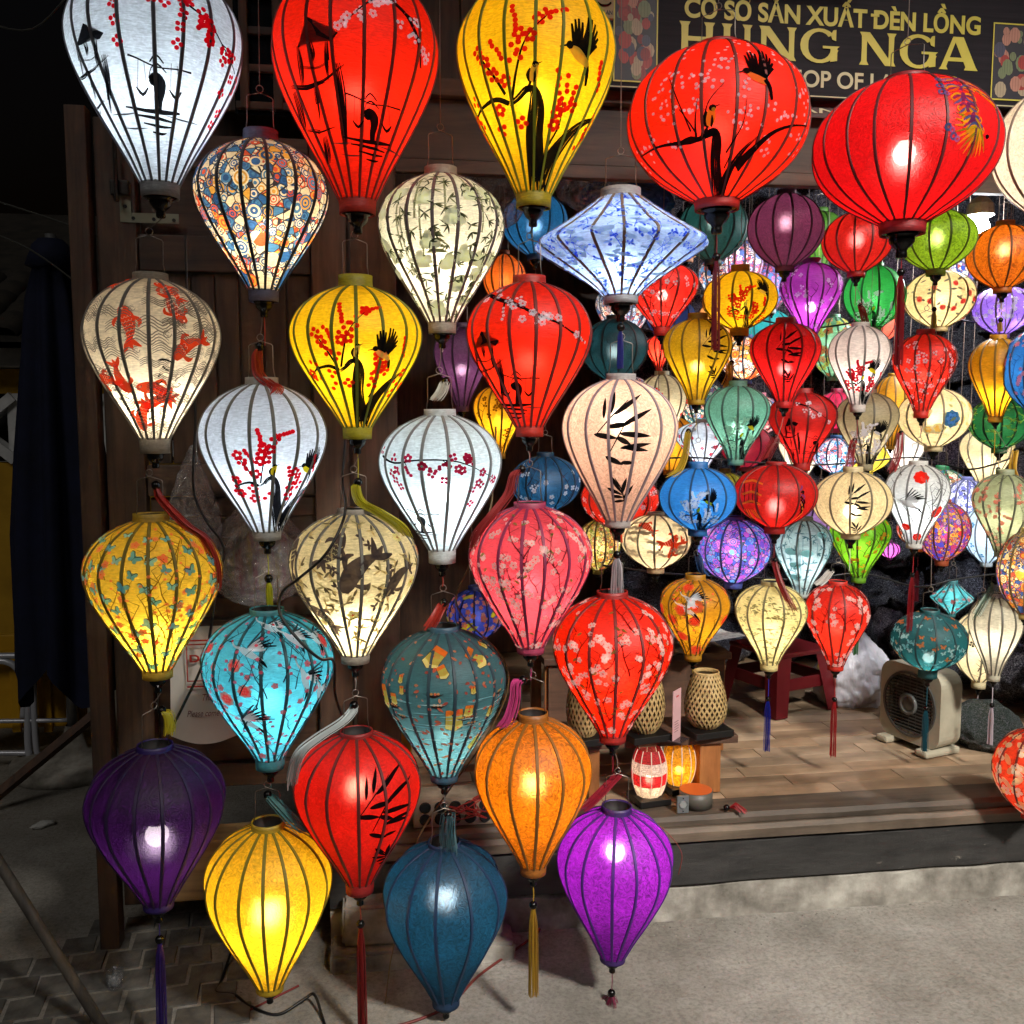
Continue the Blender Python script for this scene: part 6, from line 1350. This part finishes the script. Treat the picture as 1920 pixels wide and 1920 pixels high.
# stock wrapped in dark crinkled plastic, stacked at the back and right
def crumple(seed, sub=4, amp=.22, fr=2.2):
    bm = bmesh.new(); bmesh.ops.create_icosphere(bm, subdivisions=sub, radius=1)
    for v in bm.verts:
        p = v.co*fr+Vector((seed*7.1, seed*3.3, 0)); d = noise.noise(p)*amp+abs(noise.noise(p*2.7))*amp*.8+abs(noise.noise(p*6.1))*amp*.35
        v.co *= 1+d-amp*.4; v.co.z = max(-.85, v.co.z)
    me = bpy.data.meshes.new('crumpled'); bm.to_mesh(me); bm.free(); me.polygons.foreach_set('use_smooth', [True]*len(me.polygons)); return me
def wrapmat(name, tint):
    N = NT(name); p = N.n('ShaderNodeBsdfPrincipled'); N.l(p.outputs[0], N.out.inputs[0]); oi = N.n('ShaderNodeObjectInfo')
    nz = noise_node(N, 11, 7, .75); nz.inputs['Distortion'].default_value = 2.2
    r = ramp(N, nz.outputs[0], [(.34, (.01, .01, .014, 1)), (.48, tuple(v*2 for v in tint[:3])+(1,)), (.58, (.17, .17, .19, 1)), (.68, (.42, .42, .46, 1))])  # pale grey stops paint crinkle highlights into the wrap colour
    r2 = ramp(N, oi.outputs['Random'], [(.0, (1, .85, .85, 1)), (.35, (.8, .9, 1.1, 1)), (.6, (1, 1, 1, 1)), (1.0, (1.1, .8, .95, 1))])
    mx = N.n('ShaderNodeMix', data_type='RGBA', blend_type='MULTIPLY'); mx.inputs[0].default_value = 1; N.l(r.outputs[0], mx.inputs[6]); N.l(r2.outputs[0], mx.inputs[7]); N.l(mx.outputs[2], p.inputs['Base Color'])
    p.inputs['Roughness'].default_value = .22; n2 = noise_node(N, 24, 6, .7); n2.inputs['Distortion'].default_value = 1.4; b = bump(N, n2.outputs[0], 1.0, .03); N.l(b.outputs[0], p.inputs['Normal']); return N.m
WM = wrapmat('dark_wrap', (.02, .02, .026, 1))
cr = [crumple(i) for i in range(5)]
for c in cr: c.materials.append(WM)
z = .46; row = 0
while z < 2.6:
    x = 1.15+.12*(row % 2)
    while x < 3.4:
        o = ob('wrapped_bundle', random.choice(cr), None, None, (x, 4.5+random.uniform(-.08, .06), z), (random.uniform(-.2, .2), random.uniform(-.2, .2), random.uniform(0, 6)), (random.uniform(.15, .18), random.uniform(.14, .18), random.uniform(.13, .155)))
        tag(o, 'lantern stock bundle wrapped in dark crinkled plastic, stacked at the back of the shop', 'bundle', 'wrapped bundles stacked at the back'); x += .29
    z += .235; row += 1
for i in range(14):
    x, y, z = [(2.72, 3.35, .48), (2.68, 3.65, .48), (2.62, 3.95, .48), (2.6, 4.2, .47), (2.78, 3.4, .75), (2.74, 3.7, .74), (2.7, 4.0, .76), (2.84, 3.5, 1.0), (2.8, 3.8, 1.02), (2.75, 4.1, 1.0), (2.88, 3.55, 1.27), (2.84, 3.9, 1.28), (2.9, 3.6, 1.52), (2.86, 3.95, 1.54)][i]
    o = ob('wrapped_bundle', random.choice(cr), None, None, (x, y, z), (random.uniform(-.2, .2), random.uniform(-.2, .2), random.uniform(0, 6)), (.15, .16, .15)); tag(o, 'lantern stock bundle wrapped in dark crinkled plastic, heaped along the right wall', 'bundle', 'wrapped bundles along the right wall')
nb = ob('netted_bag', crumple(9, 4, .12, 3), wrapmat('green_wrap', (.03, .045, .035, 1)), None, tuple(atZ(1845, 1400, .33)+Vector((0, 0, .08))), (0, 0, .5), (.11, .13, .10)); tag(nb, 'small dark green plastic bag on the wooden floor beside the bundles', 'bag')

# red plastic stool
sp = atZ(1458, 1318, .335)
stl = thing('plastic_stool', 'dark red plastic stool standing on the wooden floor', 'stool', tuple(sp), rad(20))
RP = plain('stool_red', rgb(84, 10, 18), .4)
MB().box(-.15, .15, -.15, .15, .24, .262, .008).build('seat', RP, stl)
for a in (-1, 1):
    for b in (-1, 1):
        m = MB(); m.add([(a*.145, b*.145, .24), (a*.07, b*.145, .24), (a*.145, b*.07, .24), (a*.175, b*.175, 0), (a*.115, b*.178, 0), (a*.178, b*.115, 0), (a*.12, b*.12, .24), (a*.15, b*.15, 0)], [(0, 1, 4, 3), (0, 3, 5, 2), (1, 6, 7, 4), (2, 5, 7, 6), (3, 4, 7, 5)]); m.build('leg', RP, stl)
for k in range(4): MB().box(-.12, .12, .138, .15, .10, .15, .003, Matrix.Rotation(k*PI/2, 4, 'Z')).build('stretcher', RP, stl)
# box fan
fp = atZ(1722, 1398, .335); fan = thing('box_fan', 'beige floor box fan with round grey grille leaning back on the wooden floor', 'fan', tuple(fp), rad(-74)); fan.scale = (.78, .78, .78)
BG = surf('fan_beige', rgb(150, 145, 126), rgb(180, 174, 154), 6, .45, bstr=.08); GY2 = plain('fan_grey', rgb(70, 70, 68), .4)
def rrect(hw, hh, r, n=6):
    o = []
    for cx_, cz_, a0 in ((hw-r, hh-r, 0), (-hw+r, hh-r, PI/2), (-hw+r, -hh+r, PI), (hw-r, -hh+r, 1.5*PI)):
        for k in range(n+1): a = a0+PI/2*k/n; o.append((cx_+r*math.cos(a), cz_+r*math.sin(a)))
    return o
out = rrect(.18, .185, .07); n_ = len(out); R_f = .155; cz_ = .215
circ = [(R_f*math.cos(math.atan2(z, x)), R_f*math.sin(math.atan2(z, x))) for x, z in out]
m = MB(); m.add([(x, -.07, z+cz_) for x, z in circ]+[(x, -.07, z+cz_) for x, z in out]+[(x*.97, .07, z*.97+cz_) for x, z in out]+[(x, -.04, z+cz_) for x, z in circ],
      [(i, (i+1) % n_, n_+(i+1) % n_, n_+i) for i in range(n_)]+[(n_+i, n_+(i+1) % n_, 2*n_+(i+1) % n_, 2*n_+i) for i in range(n_)]+[(i, 3*n_+i, 3*n_+(i+1) % n_, (i+1) % n_) for i in range(n_)]+[tuple(2*n_+i for i in range(n_))]); m.build('housing', BG, fan)
MB().lathe([(.145, 0), (.157, 0), (.157, .01), (.145, .01), (.145, 0)], 36, Matrix.Translation((0, -.068, cz_)) @ Matrix.Rotation(PI/2, 4, 'X')).build('grille_ring', GY2, fan)
for k in range(17):
    z = -.128+k*.016; w = math.sqrt(max(0, .146**2-z*z)); MB().box(-w, w, -.0755, -.0715, cz_+z-.0028, cz_+z+.0028).build('grille_slat', GY2, fan)
for k in range(7):
    x = -.12+k*.04; w = math.sqrt(max(0, .146**2-x*x)); MB().box(x-.0015, x+.0015, -.0714, -.069, cz_-w, cz_+w).build('grille_bar', GY2, fan)
MB().lathe([(.0, .008), (.032, .008), (.036, .0), (.052, .0), (.052, .012), (.038, .014), (.034, .004)], 24, Matrix.Translation((0, -.074, cz_)) @ Matrix.Rotation(PI/2, 4, 'X')).build('hub', plain('hub_grey', rgb(96, 98, 96), .3), fan, True)
MB().lathe([(.0, .0), (.14, .0)], 24, Matrix.Translation((0, -.03, cz_)) @ Matrix.Rotation(PI/2, 4, 'X')).build('fan_back', plain('fan_dark', rgb(18, 18, 18), .6), fan)
for sgn in (-1, 1): MB().box(sgn*.12-.035, sgn*.12+.035, -.12, .10, .0, .032, .012).build('foot', BG, fan)
# white and gold plastic shopping bag

# low shelf on the sill
YS = 2.875
st_ = atY(1250, 1392, 2.83); zs = st_.z
xl = atY(1075, 1392, YS).x; xr = atY(1382, 1392, YS).x
shelf = thing('wooden_shelf', 'low worn wooden shelf on the shop sill carrying bamboo lanterns', 'shelf', ((xl+xr)/2, YS+.09, .336)); xc = (xl+xr)/2
SW = wood('shelf_wood', rgb(70, 46, 34), rgb(122, 88, 66), 'X', 2.5); SWZ = wood('shelf_leg_wood', rgb(120, 72, 36), rgb(180, 118, 66), 'Z', 2.5, .4)
MB().box(xl-xc, xr-xc, -.10, .12, zs-.336-.026, zs-.336, .003).build('top_board', SW, shelf)
for xa, xb in ((1313, 1352), (1105, 1125)):
    a, b = atY(xa, 1450, YS).x-xc, atY(xb, 1450, YS).x-xc; MB().box(a, b, -.085, .10, .0, zs-.336-.027, .003).build('leg', SWZ, shelf)
# counter table behind the shelf with newspapers
YT2 = 3.22; ta = atY(1020, 1236, YT2); tb_ = atY(1372, 1236, YT2)
tbl = thing('counter_table', 'plain wooden counter table behind the low shelf with newspapers on it', 'table', ((ta.x+tb_.x)/2, YT2+.12, .336)); tc_ = (ta.x+tb_.x)/2; tz = ta.z-.336
MB().box(ta.x-tc_, tb_.x-tc_, -.12, .25, tz-.025, tz, .003).build('table_top', SW, tbl)
MB().box(ta.x-tc_+.02, tb_.x-tc_-.02, -.10, -.085, .12, tz-.027, .002).build('front_panel', SW, tbl)
for xx in (ta.x-tc_+.03, tb_.x-tc_-.03):
    for yy in (-.083, .22): MB().box(xx-.02, xx+.02, yy, yy+.025, 0, tz-.027, .002).build('leg', SWZ, tbl)
PAP = surf('newsprint', rgb(150, 150, 148), rgb(190, 190, 186), 60, .8, bstr=.05, lo=.42, hi=.52)
for k in range(5):
    m = MB(); w, d = random.uniform(.10, .16), random.uniform(.07, .10); vs = []
    for i in range(7):
        for j in range(5): vs.append(((i/6-.5)*2*w, (j/4-.5)*2*d, .004*k+.01*noise.noise(Vector((i*.5+k*4, j*.6, k)))+.006))
    m.add(vs, [(i*5+j, (i+1)*5+j, (i+1)*5+j+1, i*5+j+1) for i in range(6) for j in range(4)])
    o = m.build('newspaper', PAP, None, True, loc=(tb_.x-.10-random.uniform(0, .14), YT2+.02+random.uniform(0, .1), ta.z+.004+k*.011), rot=(0, 0, random.uniform(-.6, .6))); tag(o, 'loose printed newspaper sheet in the pile on the counter table', 'newspaper', 'newspapers on the counter table')
# woven bamboo lantern shades on the shelf
BAM = surf('bamboo_strip', rgb(150, 122, 74), rgb(198, 170, 116), 30, .5, bstr=.2)
def bamboo_lamp(px, top, bot, r, Y, label):
    b = atY(px, bot, Y); H = atY(px, top, Y).z-zs-.028; R = r*depth(b)/FPX; t = thing('bamboo_lamp', label, 'lamp', (b.x, Y, zs+.001), rad(12), 'woven bamboo lamps on the shelf')
    MB().box(-R*1.0, R*1.0, -R*.9, R*.9, .0, .022, .002).build('base_block', plain('base_black', rgb(16, 14, 13), .45), t)
    prof = [(0, .55), (.06, .72), (.2, .93), (.38, 1.0), (.6, .92), (.82, .74), (1, .58)]
    m = MB(); ns = 26
    for sgn in (-1, 1):
        for k in range(ns):
            vs = []; 
            for i in range(17):
                v = i/16; rr = R*interp(prof, v)*(1+.008*sgn*(1 if (i+k) % 2 else -1)); a = 2*PI*k/ns+sgn*v*1.5; w = .0032
                z = .024+v*H
                for q in (-1, 1): vs.append(((rr)*math.cos(a+q*w/rr*.8), rr*math.sin(a+q*w/rr*.8), z-sgn*q*w*.5))
            m.add(vs, [(2*i, 2*i+1, 2*i+3, 2*i+2) for i in range(16)])
    tag(m.build('woven_shade', BAM, t), kind='stuff')
    MB().lathe([(R*.60, .024+H-.006), (R*.62, .024+H), (R*.58, .024+H+.004), (R*.55, .024+H), (R*.56, .024+H-.008)], 28).build('rim', BAM, t, True)
    MB().lathe([(R*.5, .023), (R*.9, .03+H*.3), (R*.86, .03+H*.6), (R*.5, .02+H*.97)], 20).build('inner_lining', plain('bamboo_inner', rgb(86, 66, 40), .8), t, True)
bamboo_lamp(1095, 1250, 1372, 34, 2.87, 'woven bamboo lamp half hidden behind the orange red blossom lantern')
bamboo_lamp(1208, 1242, 1374, 38, 2.88, 'woven bamboo lamp between the blossom lantern and the pink card')
bamboo_lamp(1322, 1258, 1366, 40, 2.90, 'woven bamboo lamp right of the pink card, behind the yellow tassel')
cd = atY(1268, 1385, 2.845); card = thing('card_stand', 'pink printed card in a clear stand between the woven bamboo lamps', 'card stand', (cd.x, 2.845, zs+.001), rad(48))
MB().box(-.032, .032, -.03, .03, 0, .004, .001).build('foot', plain('acrylic_dark', rgb(60, 50, 50), .15), card)
MB().box(-.029, .029, -.0015, .0015, .004, .165, .0005).build('card', surf('card_pink', rgb(200, 158, 160), rgb(214, 172, 174), 4, .35, bstr=.02), card)
for k in range(5): MB().box(-.02, .008+.003*(k % 3), -.0023, -.0017, .03+k*.008, .0318+k*.008).build('print_line', plain('card_ink', rgb(130, 90, 96), .6), card)
MB().box(-.009, .009, -.0023, -.0017, .142, .1465).build('print_line', plain('card_red', rgb(190, 40, 50), .6), card)
# lit barrel lanterns on the sill
def barrel(px, top, bot, r, Y, label, bands, lightc, power):
    b = atY(px, bot, Y); zb_ = .338; R = r*depth(b)/FPX; H = atY(px, top, Y).z-zb_-.03; t = thing('barrel_lantern', label, 'lantern', (b.x, Y, zb_), rad(10))
    MB().box(-R*.95, R*.95, -R*.95, R*.95, 0, .02, .002).build('base_block', MATS['base_black'], t)
    prof = [(0, .68), (.15, .86), (.35, .98), (.5, 1), (.65, .98), (.85, .86), (1, .70)]; n = 10
    vb = [0]+[i/len(bands) for i in range(1, len(bands))]+[1]
    for i, col in enumerate(bands):
        m = MB(); rows = 12; vs = []
        for q in range(rows+1):
            v = vb[i]+(vb[i+1]-vb[i])*q/rows; rr = R*interp(prof, v)*(1+.012*(q % 2))
            for k in range(n*2): a = PI*k/n; ch = 1 if k % 2 == 0 else math.cos(PI/n); vs.append((rr*ch*math.cos(a), rr*ch*math.sin(a), .022+v*H))
        m.add(vs, [(q*2*n+k, q*2*n+(k+1) % (2*n), (q+1)*2*n+(k+1) % (2*n), (q+1)*2*n+k) for q in range(rows) for k in range(2*n)])
        m.build('thread_band', fabric('thread_'+col, hx(col), .6, .05, 'brocade', .03), t)
    for k in range(n):
        a = 2*PI*k/n; MB().tube([(R*interp(prof, v/8)*1.02*math.cos(a), R*interp(prof, v/8)*1.02*math.sin(a), .022+v/8*H) for v in range(9)], .0016, 4).build('rib', plain('rib_thread', hx(bands[0]), .6), t)
    l = bpy.data.lights.new('bulb_light', 'POINT'); l.energy = power; l.color = lightc; l.shadow_soft_size = .012; o = bpy.data.objects.new('bulb_light', l); COL.objects.link(o); o.parent = t; o.location = (0, 0, .022+H*.32)
    ob('bulb', MB().lathe([(0, -1), (.8, -.6), (1, 0), (.8, .6), (0, 1)], 10).mesh('bulb', True), glow('barrel_bulb', (1, .8, .5, 1), 12), t, (0, 0, .022+H*.32), scale=(.012,)*3)
barrel(1216, 1398, 1512, 33, 2.84, 'small lit barrel lantern banded in red and white thread under the shelf', ['c01c24', 'ecdcd8', 'c01c24', 'f0e0d0'][::-1], (1, .78, .5), .22)
barrel(1272, 1385, 1505, 30, 2.92, 'small lit barrel lantern wound with yellow thread under the shelf', ['e8a820', 'e8a820'], (1, .72, .35), .22)
# tape roll and socket plate in front of the shelf leg
tp = atZ(1322, 1530, .337); tr_ = thing('tape_roll', 'grey and orange roll of tape lying against the shelf leg', 'tape roll', (tp.x, 2.79, .337))
MB().lathe([(.030, 0), (.052, 0), (.053, .05), (.031, .05)], 28).build('roll', plain('tape_grey', rgb(84, 80, 72), .5), tr_, True)
MB().lathe([(.030, .049), (.027, .049), (.027, .0505), (.051, .0512), (.0, .0512)], 28).build('label_disc', plain('tape_orange', rgb(204, 92, 34), .45), tr_)
sk = atY(1280, 1512, 2.735); sc_ = thing('socket_plate', 'small grey metal socket plate standing in front of the tape roll', 'socket', (sk.x, 2.735, .337))
MB().box(-.019, .019, -.004, .004, 0, .055, .002).build('plate', plain('socket_metal', rgb(130, 136, 140), .35, .6), sc_)
MB().lathe([(.0, .002), (.011, .002), (.0125, 0), (.0125, .003)], 16, Matrix.Translation((0, -.0045, .028)) @ Matrix.Rotation(PI/2, 4, 'X')).build('emblem_ring', plain('socket_ring', rgb(190, 194, 196), .3, .7), sc_)
for z in (.007, .048): MB().lathe([(0, .001), (.002, .001)], 8, Matrix.Translation((0, -.0045, z)) @ Matrix.Rotation(PI/2, 4, 'X')).build('screw', BLACK, sc_)
# loose red tassel on the floor edge
lt_ = thing('loose_tassel', 'loose red tassel with black bead lying on the sill edge', 'tassel', tuple(atZ(1362, 1520, .340)))
ob('bead', bead, None, lt_, (0, 0, .010), scale=(.010,)*3); m = MB()
for k in range(26):
    a = random.uniform(-.9, .3); l_ = random.uniform(.03, .055); m.tube([(.008, 0, .008), (.008+l_*.5*math.cos(a), l_*.5*math.sin(a), .012+random.uniform(0, .012)), (.01+l_*math.cos(a), l_*math.sin(a), .003)], .0011, 3)
m.build('strands', plain('tassel_red_loose', rgb(140, 20, 26), .5), lt_)
# perforated brick with red cord tangle on the sill at the left
bp = atY(830, 1560, 2.80); brk = thing('perforated_brick', 'grey perforated brick lying on the wooden sill', 'brick', (atY(852, 1540, 2.77).x, 2.79, .337))
hw, hh = .075, .055; BRM = surf('brick_grey', rgb(100, 88, 74), rgb(150, 134, 114), 14, .85, bstr=.5)
MB().box(-.125, .125, -.055, .055, 0, .085, .005).build('body', BRM, brk)
for i in range(5):
    for j in range(2): MB().lathe([(.0, .001), (.013, .001), (.016, .004), (.018, .0)], 14, Matrix.Translation((-.09+i*.045, -.0555, .025+j*.037)) @ Matrix.Rotation(PI/2, 4, 'X')).build('hole', plain('brick_hole', rgb(14, 12, 11), .9), brk)
pts = [(atY(870, 1545, 2.72).x+random.uniform(-.06, .09), 2.72+random.uniform(-.01, .02), .35+random.uniform(0, .09)) for _ in range(22)]
rc = MB().tube(smoothpath(pts, 6), .0018, 5).build('red_cord_tangle', plain('cord_red', rgb(150, 34, 26), .5), None); tag(rc, 'tangle of thin red cord hanging over the perforated brick', 'cord')
bx_ = atY(742, 1356, 3.05); yb_ = thing('yellow_box', 'small yellow box standing in the dark gap beside the post', 'box', (bx_.x, 3.05, .336))
MB().box(-.05, .05, -.05, .05, 0, bx_.z-.336+.05, .004).build('body', YP, yb_); MB().box(-.053, .053, -.053, .053, bx_.z-.336+.051, bx_.z-.336+.062, .003).build('lid', YP, yb_)

# bags hanging by the door
def sheet_bag(name, label, x0, x1, y0, y1, Y, mat, thick=.05, seed=1):
    a = atY((x0+x1)/2, y1, Y); t = atY((x0+x1)/2, y0, Y); w = (x1-x0)/2*depth(a)/FPX; H = t.z-a.z
    bm = bmesh.new(); bmesh.ops.create_icosphere(bm, subdivisions=5, radius=1)
    for v in bm.verts:
        c = v.co.copy(); pinch = 1-.62*max(0, c.z)**1.2; p = c*2.1+Vector((seed*5, 0, seed))
        d = .10*noise.noise(p)+.09*abs(noise.noise(p*3.1))+.05*abs(noise.noise(Vector((p.x*9, p.y*9, p.z*2))))
        v.co = Vector((c.x*w*pinch*(1+d*1.6), c.y*thick*pinch*(1+d*3), H/2+c.z*H/2*(1+d*.3)))
    me = bpy.data.meshes.new(name); bm.to_mesh(me); bm.free()
    for p_ in me.polygons: p_.use_smooth = True
    o = ob(name, me, mat, None, (a.x, Y, a.z)); return tag(o, label, 'bag')
CP = clearplastic('clear_wrap')
sheet_bag('plastic_bag', 'crumpled white and gold plastic shopping bag on the wooden floor beside the fan', 1528, 1668, 1175, 1345, 3.78, surf('bag_white_gold', rgb(140, 108, 48), rgb(196, 196, 206), 2.2, .3, stretch=(1.6, 1.6, .4), bstr=.5, bdist=.02, detail=2, lo=.40, hi=.47), .13, 12)
sheet_bag('clear_bag', 'crinkled clear plastic wrap hanging under the lintel behind the ivory bamboo lantern', 770, 900, 285, 440, 3.05, CP, .06, 5)
sheet_bag('clear_bag', 'crinkled clear plastic wrap hanging under the lintel beside the tall yellow lantern', 885, 985, 290, 430, 3.1, CP, .06, 6)
sheet_bag('clear_bag', 'crinkled clear plastic wrap hanging above the saucer shaped lantern', 1045, 1180, 300, 400, 3.1, CP, .06, 7)
sheet_bag('blue_bag', 'blue plastic bag hanging in the dark opening above the saucer shaped lantern', 1085, 1260, 320, 420, 3.2, surf('blue_plastic', rgb(20, 44, 100), rgb(50, 90, 160), 8, .25, bstr=.6, bdist=.02), .06, 8)

sheet_bag('clear_bag', 'crinkled clear plastic bag hanging on the door beside the koi lantern', 322, 415, 835, 1130, 2.66, CP, .05, 1)
sheet_bag('clear_bag', 'clear plastic bag holding coloured ribbons below the white bird lantern', 395, 580, 930, 1135, 2.68, CP, .06, 2)
sheet_bag('ribbon_bundle', 'faded pink and yellow ribbon bundle inside the clear bags', 420, 560, 960, 1130, 2.74, surf('ribbon_mix', rgb(150, 84, 100), rgb(170, 160, 90), 9, .5, stretch=(6, 6, .6), c3=rgb(150, 140, 140)), .03, 3)
pb0 = atY(318, 1385, 2.64); pb1 = atY(445, 1178, 2.64)
pbg = thing('paper_bag', 'white carrier bag with red lettering and thank you script hanging on the door', 'bag', ((pb0.x+pb1.x)/2, 2.66, pb0.z)); w = (pb1.x-pb0.x)/2; h = pb1.z-pb0.z
vs = []; nn = 14
for i in range(nn+1):
    for j in range(nn+1):
        u, v = i/nn, j/nn; vs.append(((u-.5)*2*w*(1-.06*v), -.02*math.sin(PI*u)*(1-.5*v)-.004*noise.noise(Vector((u*5, v*5, 2))), v*h-.02*(1-v)*math.sin(PI*u)))
vs2 = [(x, .02, z) for x, y, z in vs]; f = [(i*(nn+1)+j, (i+1)*(nn+1)+j, (i+1)*(nn+1)+j+1, i*(nn+1)+j+1) for i in range(nn) for j in range(nn)]
m = MB(); m.add(vs, f); m.add(vs2, f); m.build('sack', surf('bag_white', rgb(205, 200, 190), rgb(228, 224, 214), 5, .55, bstr=.2), pbg, True)
def bz_(y): return atY(380, y, 2.64).z-pb0.z
def bx2(x): return atY(x, 1280, 2.64).x-pbg.location.x
RI = plain('bag_red_ink', rgb(176, 44, 30), .6); DI_ = plain('bag_dark_ink', rgb(110, 50, 50), .6)
fr = MB()
for (xa, xb, ya, yb) in ((352, 420, 1198, 1201), (352, 420, 1206, 1208), (352, 354, 1208, 1276), (354, 420, 1274, 1276), (352, 420, 1284, 1287)): fr.box(bx2(xa), bx2(xb), -.0285, -.0275, bz_(yb), bz_(ya))
fr.build('printed_frame', RI, pbg)
put_text('lettering', 'DIEM', bx2(358), bx2(418), bz_(1240), bz_(1226), -.0285, RI, pbg, .03)
put_text('lettering', 'Thank you', bx2(380), bx2(436), bz_(1316), bz_(1300), -.0285, DI_, pbg, 0, .35)
put_text('lettering', 'Please come again', bx2(350), bx2(438), bz_(1345), bz_(1330), -.0285, DI_, pbg, 0, .35)

# cables
def cable(label, pts, Y=None, r=.0035, mat=None):
    q = [atY(*p) if len(p) == 3 else Vector(p[:3]) for p in pts]
    o = MB().tube(smoothpath(q, 8), r, 6).build('cable', mat or BLACKM, None, True); return tag(o, label, 'cable')
cable('black cable dropping past the bird lantern to the clear bags', [(348, 440, 2.62), (352, 600, 2.62), (366, 760, 2.6), (362, 900, 2.6), (370, 945, 2.6), (392, 985, 2.58), (420, 1030, 2.55), (405, 1110, 2.5), (385, 1230, 2.5), (340, 1330, 2.45), (318, 1372, 2.4)])
cable('black cable lying over the cream carp lantern', [(655, 700, 2.46), (648, 820, 2.44), (642, 900, 2.42), (648, 945, 2.16), (640, 985, 2.13), (610, 1040, 2.11), (560, 1085, 2.13), (530, 1110, 2.16), (525, 1150, 2.15), (560, 1200, 2.13), (600, 1235, 2.14), (625, 1240, 2.2), (628, 1300, 2.4), (640, 1340, 2.45)])
cable('thin brown cable running past the white plum lantern', [(930, 800, 2.44), (925, 900, 2.42), (918, 960, 2.4), (880, 1060, 2.42), (858, 1140, 2.42), (940, 1230, 2.42), (950, 1300, 2.40), (900, 1400, 2.42), (850, 1470, 2.44), (790, 1560, 2.45), (770, 1620, 2.45)], None, .0025, plain('cable_brown', rgb(96, 76, 44), .5))
cable('black cable strung behind the small lanterns of the second row', [(1180, 612, 3.3), (1260, 625, 3.28), (1330, 600, 3.28), (1420, 600, 3.28), (1500, 615, 3.28), (1570, 610, 3.28), (1640, 596, 3.28), (1720, 585, 3.28), (1800, 600, 3.28), (1920, 620, 3.28)])
cable('black cable strung behind the third row of small lanterns', [(1200, 862, 3.25), (1300, 858, 3.25), (1400, 866, 3.25), (1500, 872, 3.25), (1600, 868, 3.25), (1720, 858, 3.25), (1820, 880, 3.25), (1920, 850, 3.25)])
cable('black cable strung above the lowest row of small lanterns', [(1130, 1060, 3.3), (1250, 1075, 3.3), (1380, 1082, 3.3), (1500, 1086, 3.3), (1620, 1076, 3.3), (1720, 1100, 3.3), (1800, 1085, 3.3), (1920, 1070, 3.3)])
def gcable(label, pts, r, mat):
    q = [atZ(x, y, .0)+Vector((0, 0, r+dz)) for x, y, dz in pts]; o = MB().tube(smoothpath(q, 8), r, 6).build('ground_cable', mat, None, True); tag(o, label, 'cable')
gcable('black power cable looping over the pavement under the yellow lantern', [(440, 1780, .02), (415, 1840, 0), (405, 1862, 0), (440, 1868, 0), (470, 1890, 0), (520, 1905, 0), (570, 1890, .02), (590, 1888, .03), (606, 1915, 0), (620, 1960, 0)], .004, BLACKM)
gcable('red brown rubber cable curving over the pavement beside the blue lantern', [(400, 1990, 0), (560, 1930, 0), (700, 1935, 0), (830, 1895, 0), (900, 1830, 0), (985, 1770, 0), (1012, 1745, 0), (1005, 1720, .0)], .004, plain('cable_redbrown', rgb(110, 44, 38), .5))
gcable('red chalky line of cord on the dark pavement', [(430, 1915, 0), (500, 1880, 0), (560, 1850, 0)], .003, plain('cord_dull_red', rgb(120, 40, 36), .7))
cable('thin red cord hanging from the shelf past the violet lantern', [(1225, 1540, 2.66), (1255, 1565, 2.64), (1278, 1600, 2.62), (1272, 1640, 2.62)], None, .0015, plain('cord_red2', rgb(120, 50, 44), .5))
cable('thin grey plug cord hanging under the teal lantern', [(815, 1560, 2.5), (790, 1600, 2.48), (762, 1690, 2.46), (735, 1790, 2.44), (726, 1850, 2.42), (718, 1925, 2.4)], None, .0018, plain('cord_grey', rgb(120, 104, 70), .5))
# litter
ts = ob('tissue_scrap', crumple(33, 3, .5, 3), surf('tissue', rgb(180, 180, 176), rgb(210, 210, 206), 8, .8), None, tuple(atZ(80, 1552, .0)+Vector((0, 0, .012))), (0, 0, .6), (.045, .018, .014)); tag(ts, 'crumpled white tissue scrap on the dark pavement', 'litter')
gp = atZ(216, 1852, 0); cup = thing('plastic_cup', 'clear plastic cup with ice standing on the dark pavement', 'cup', tuple(gp))
MB().lathe([(.0, .002), (.018, .002), (.024, .05), (.0245, .05), (.0185, .0)], 20).build('cup_wall', clearplastic('cup_clear', amount=.75), cup, True)
ob('ice', crumple(41, 3, .4, 3), surf('ice_white', rgb(190, 196, 200), rgb(226, 230, 232), 8, .2), cup, (0, 0, .017), scale=(.014, .014, .013))
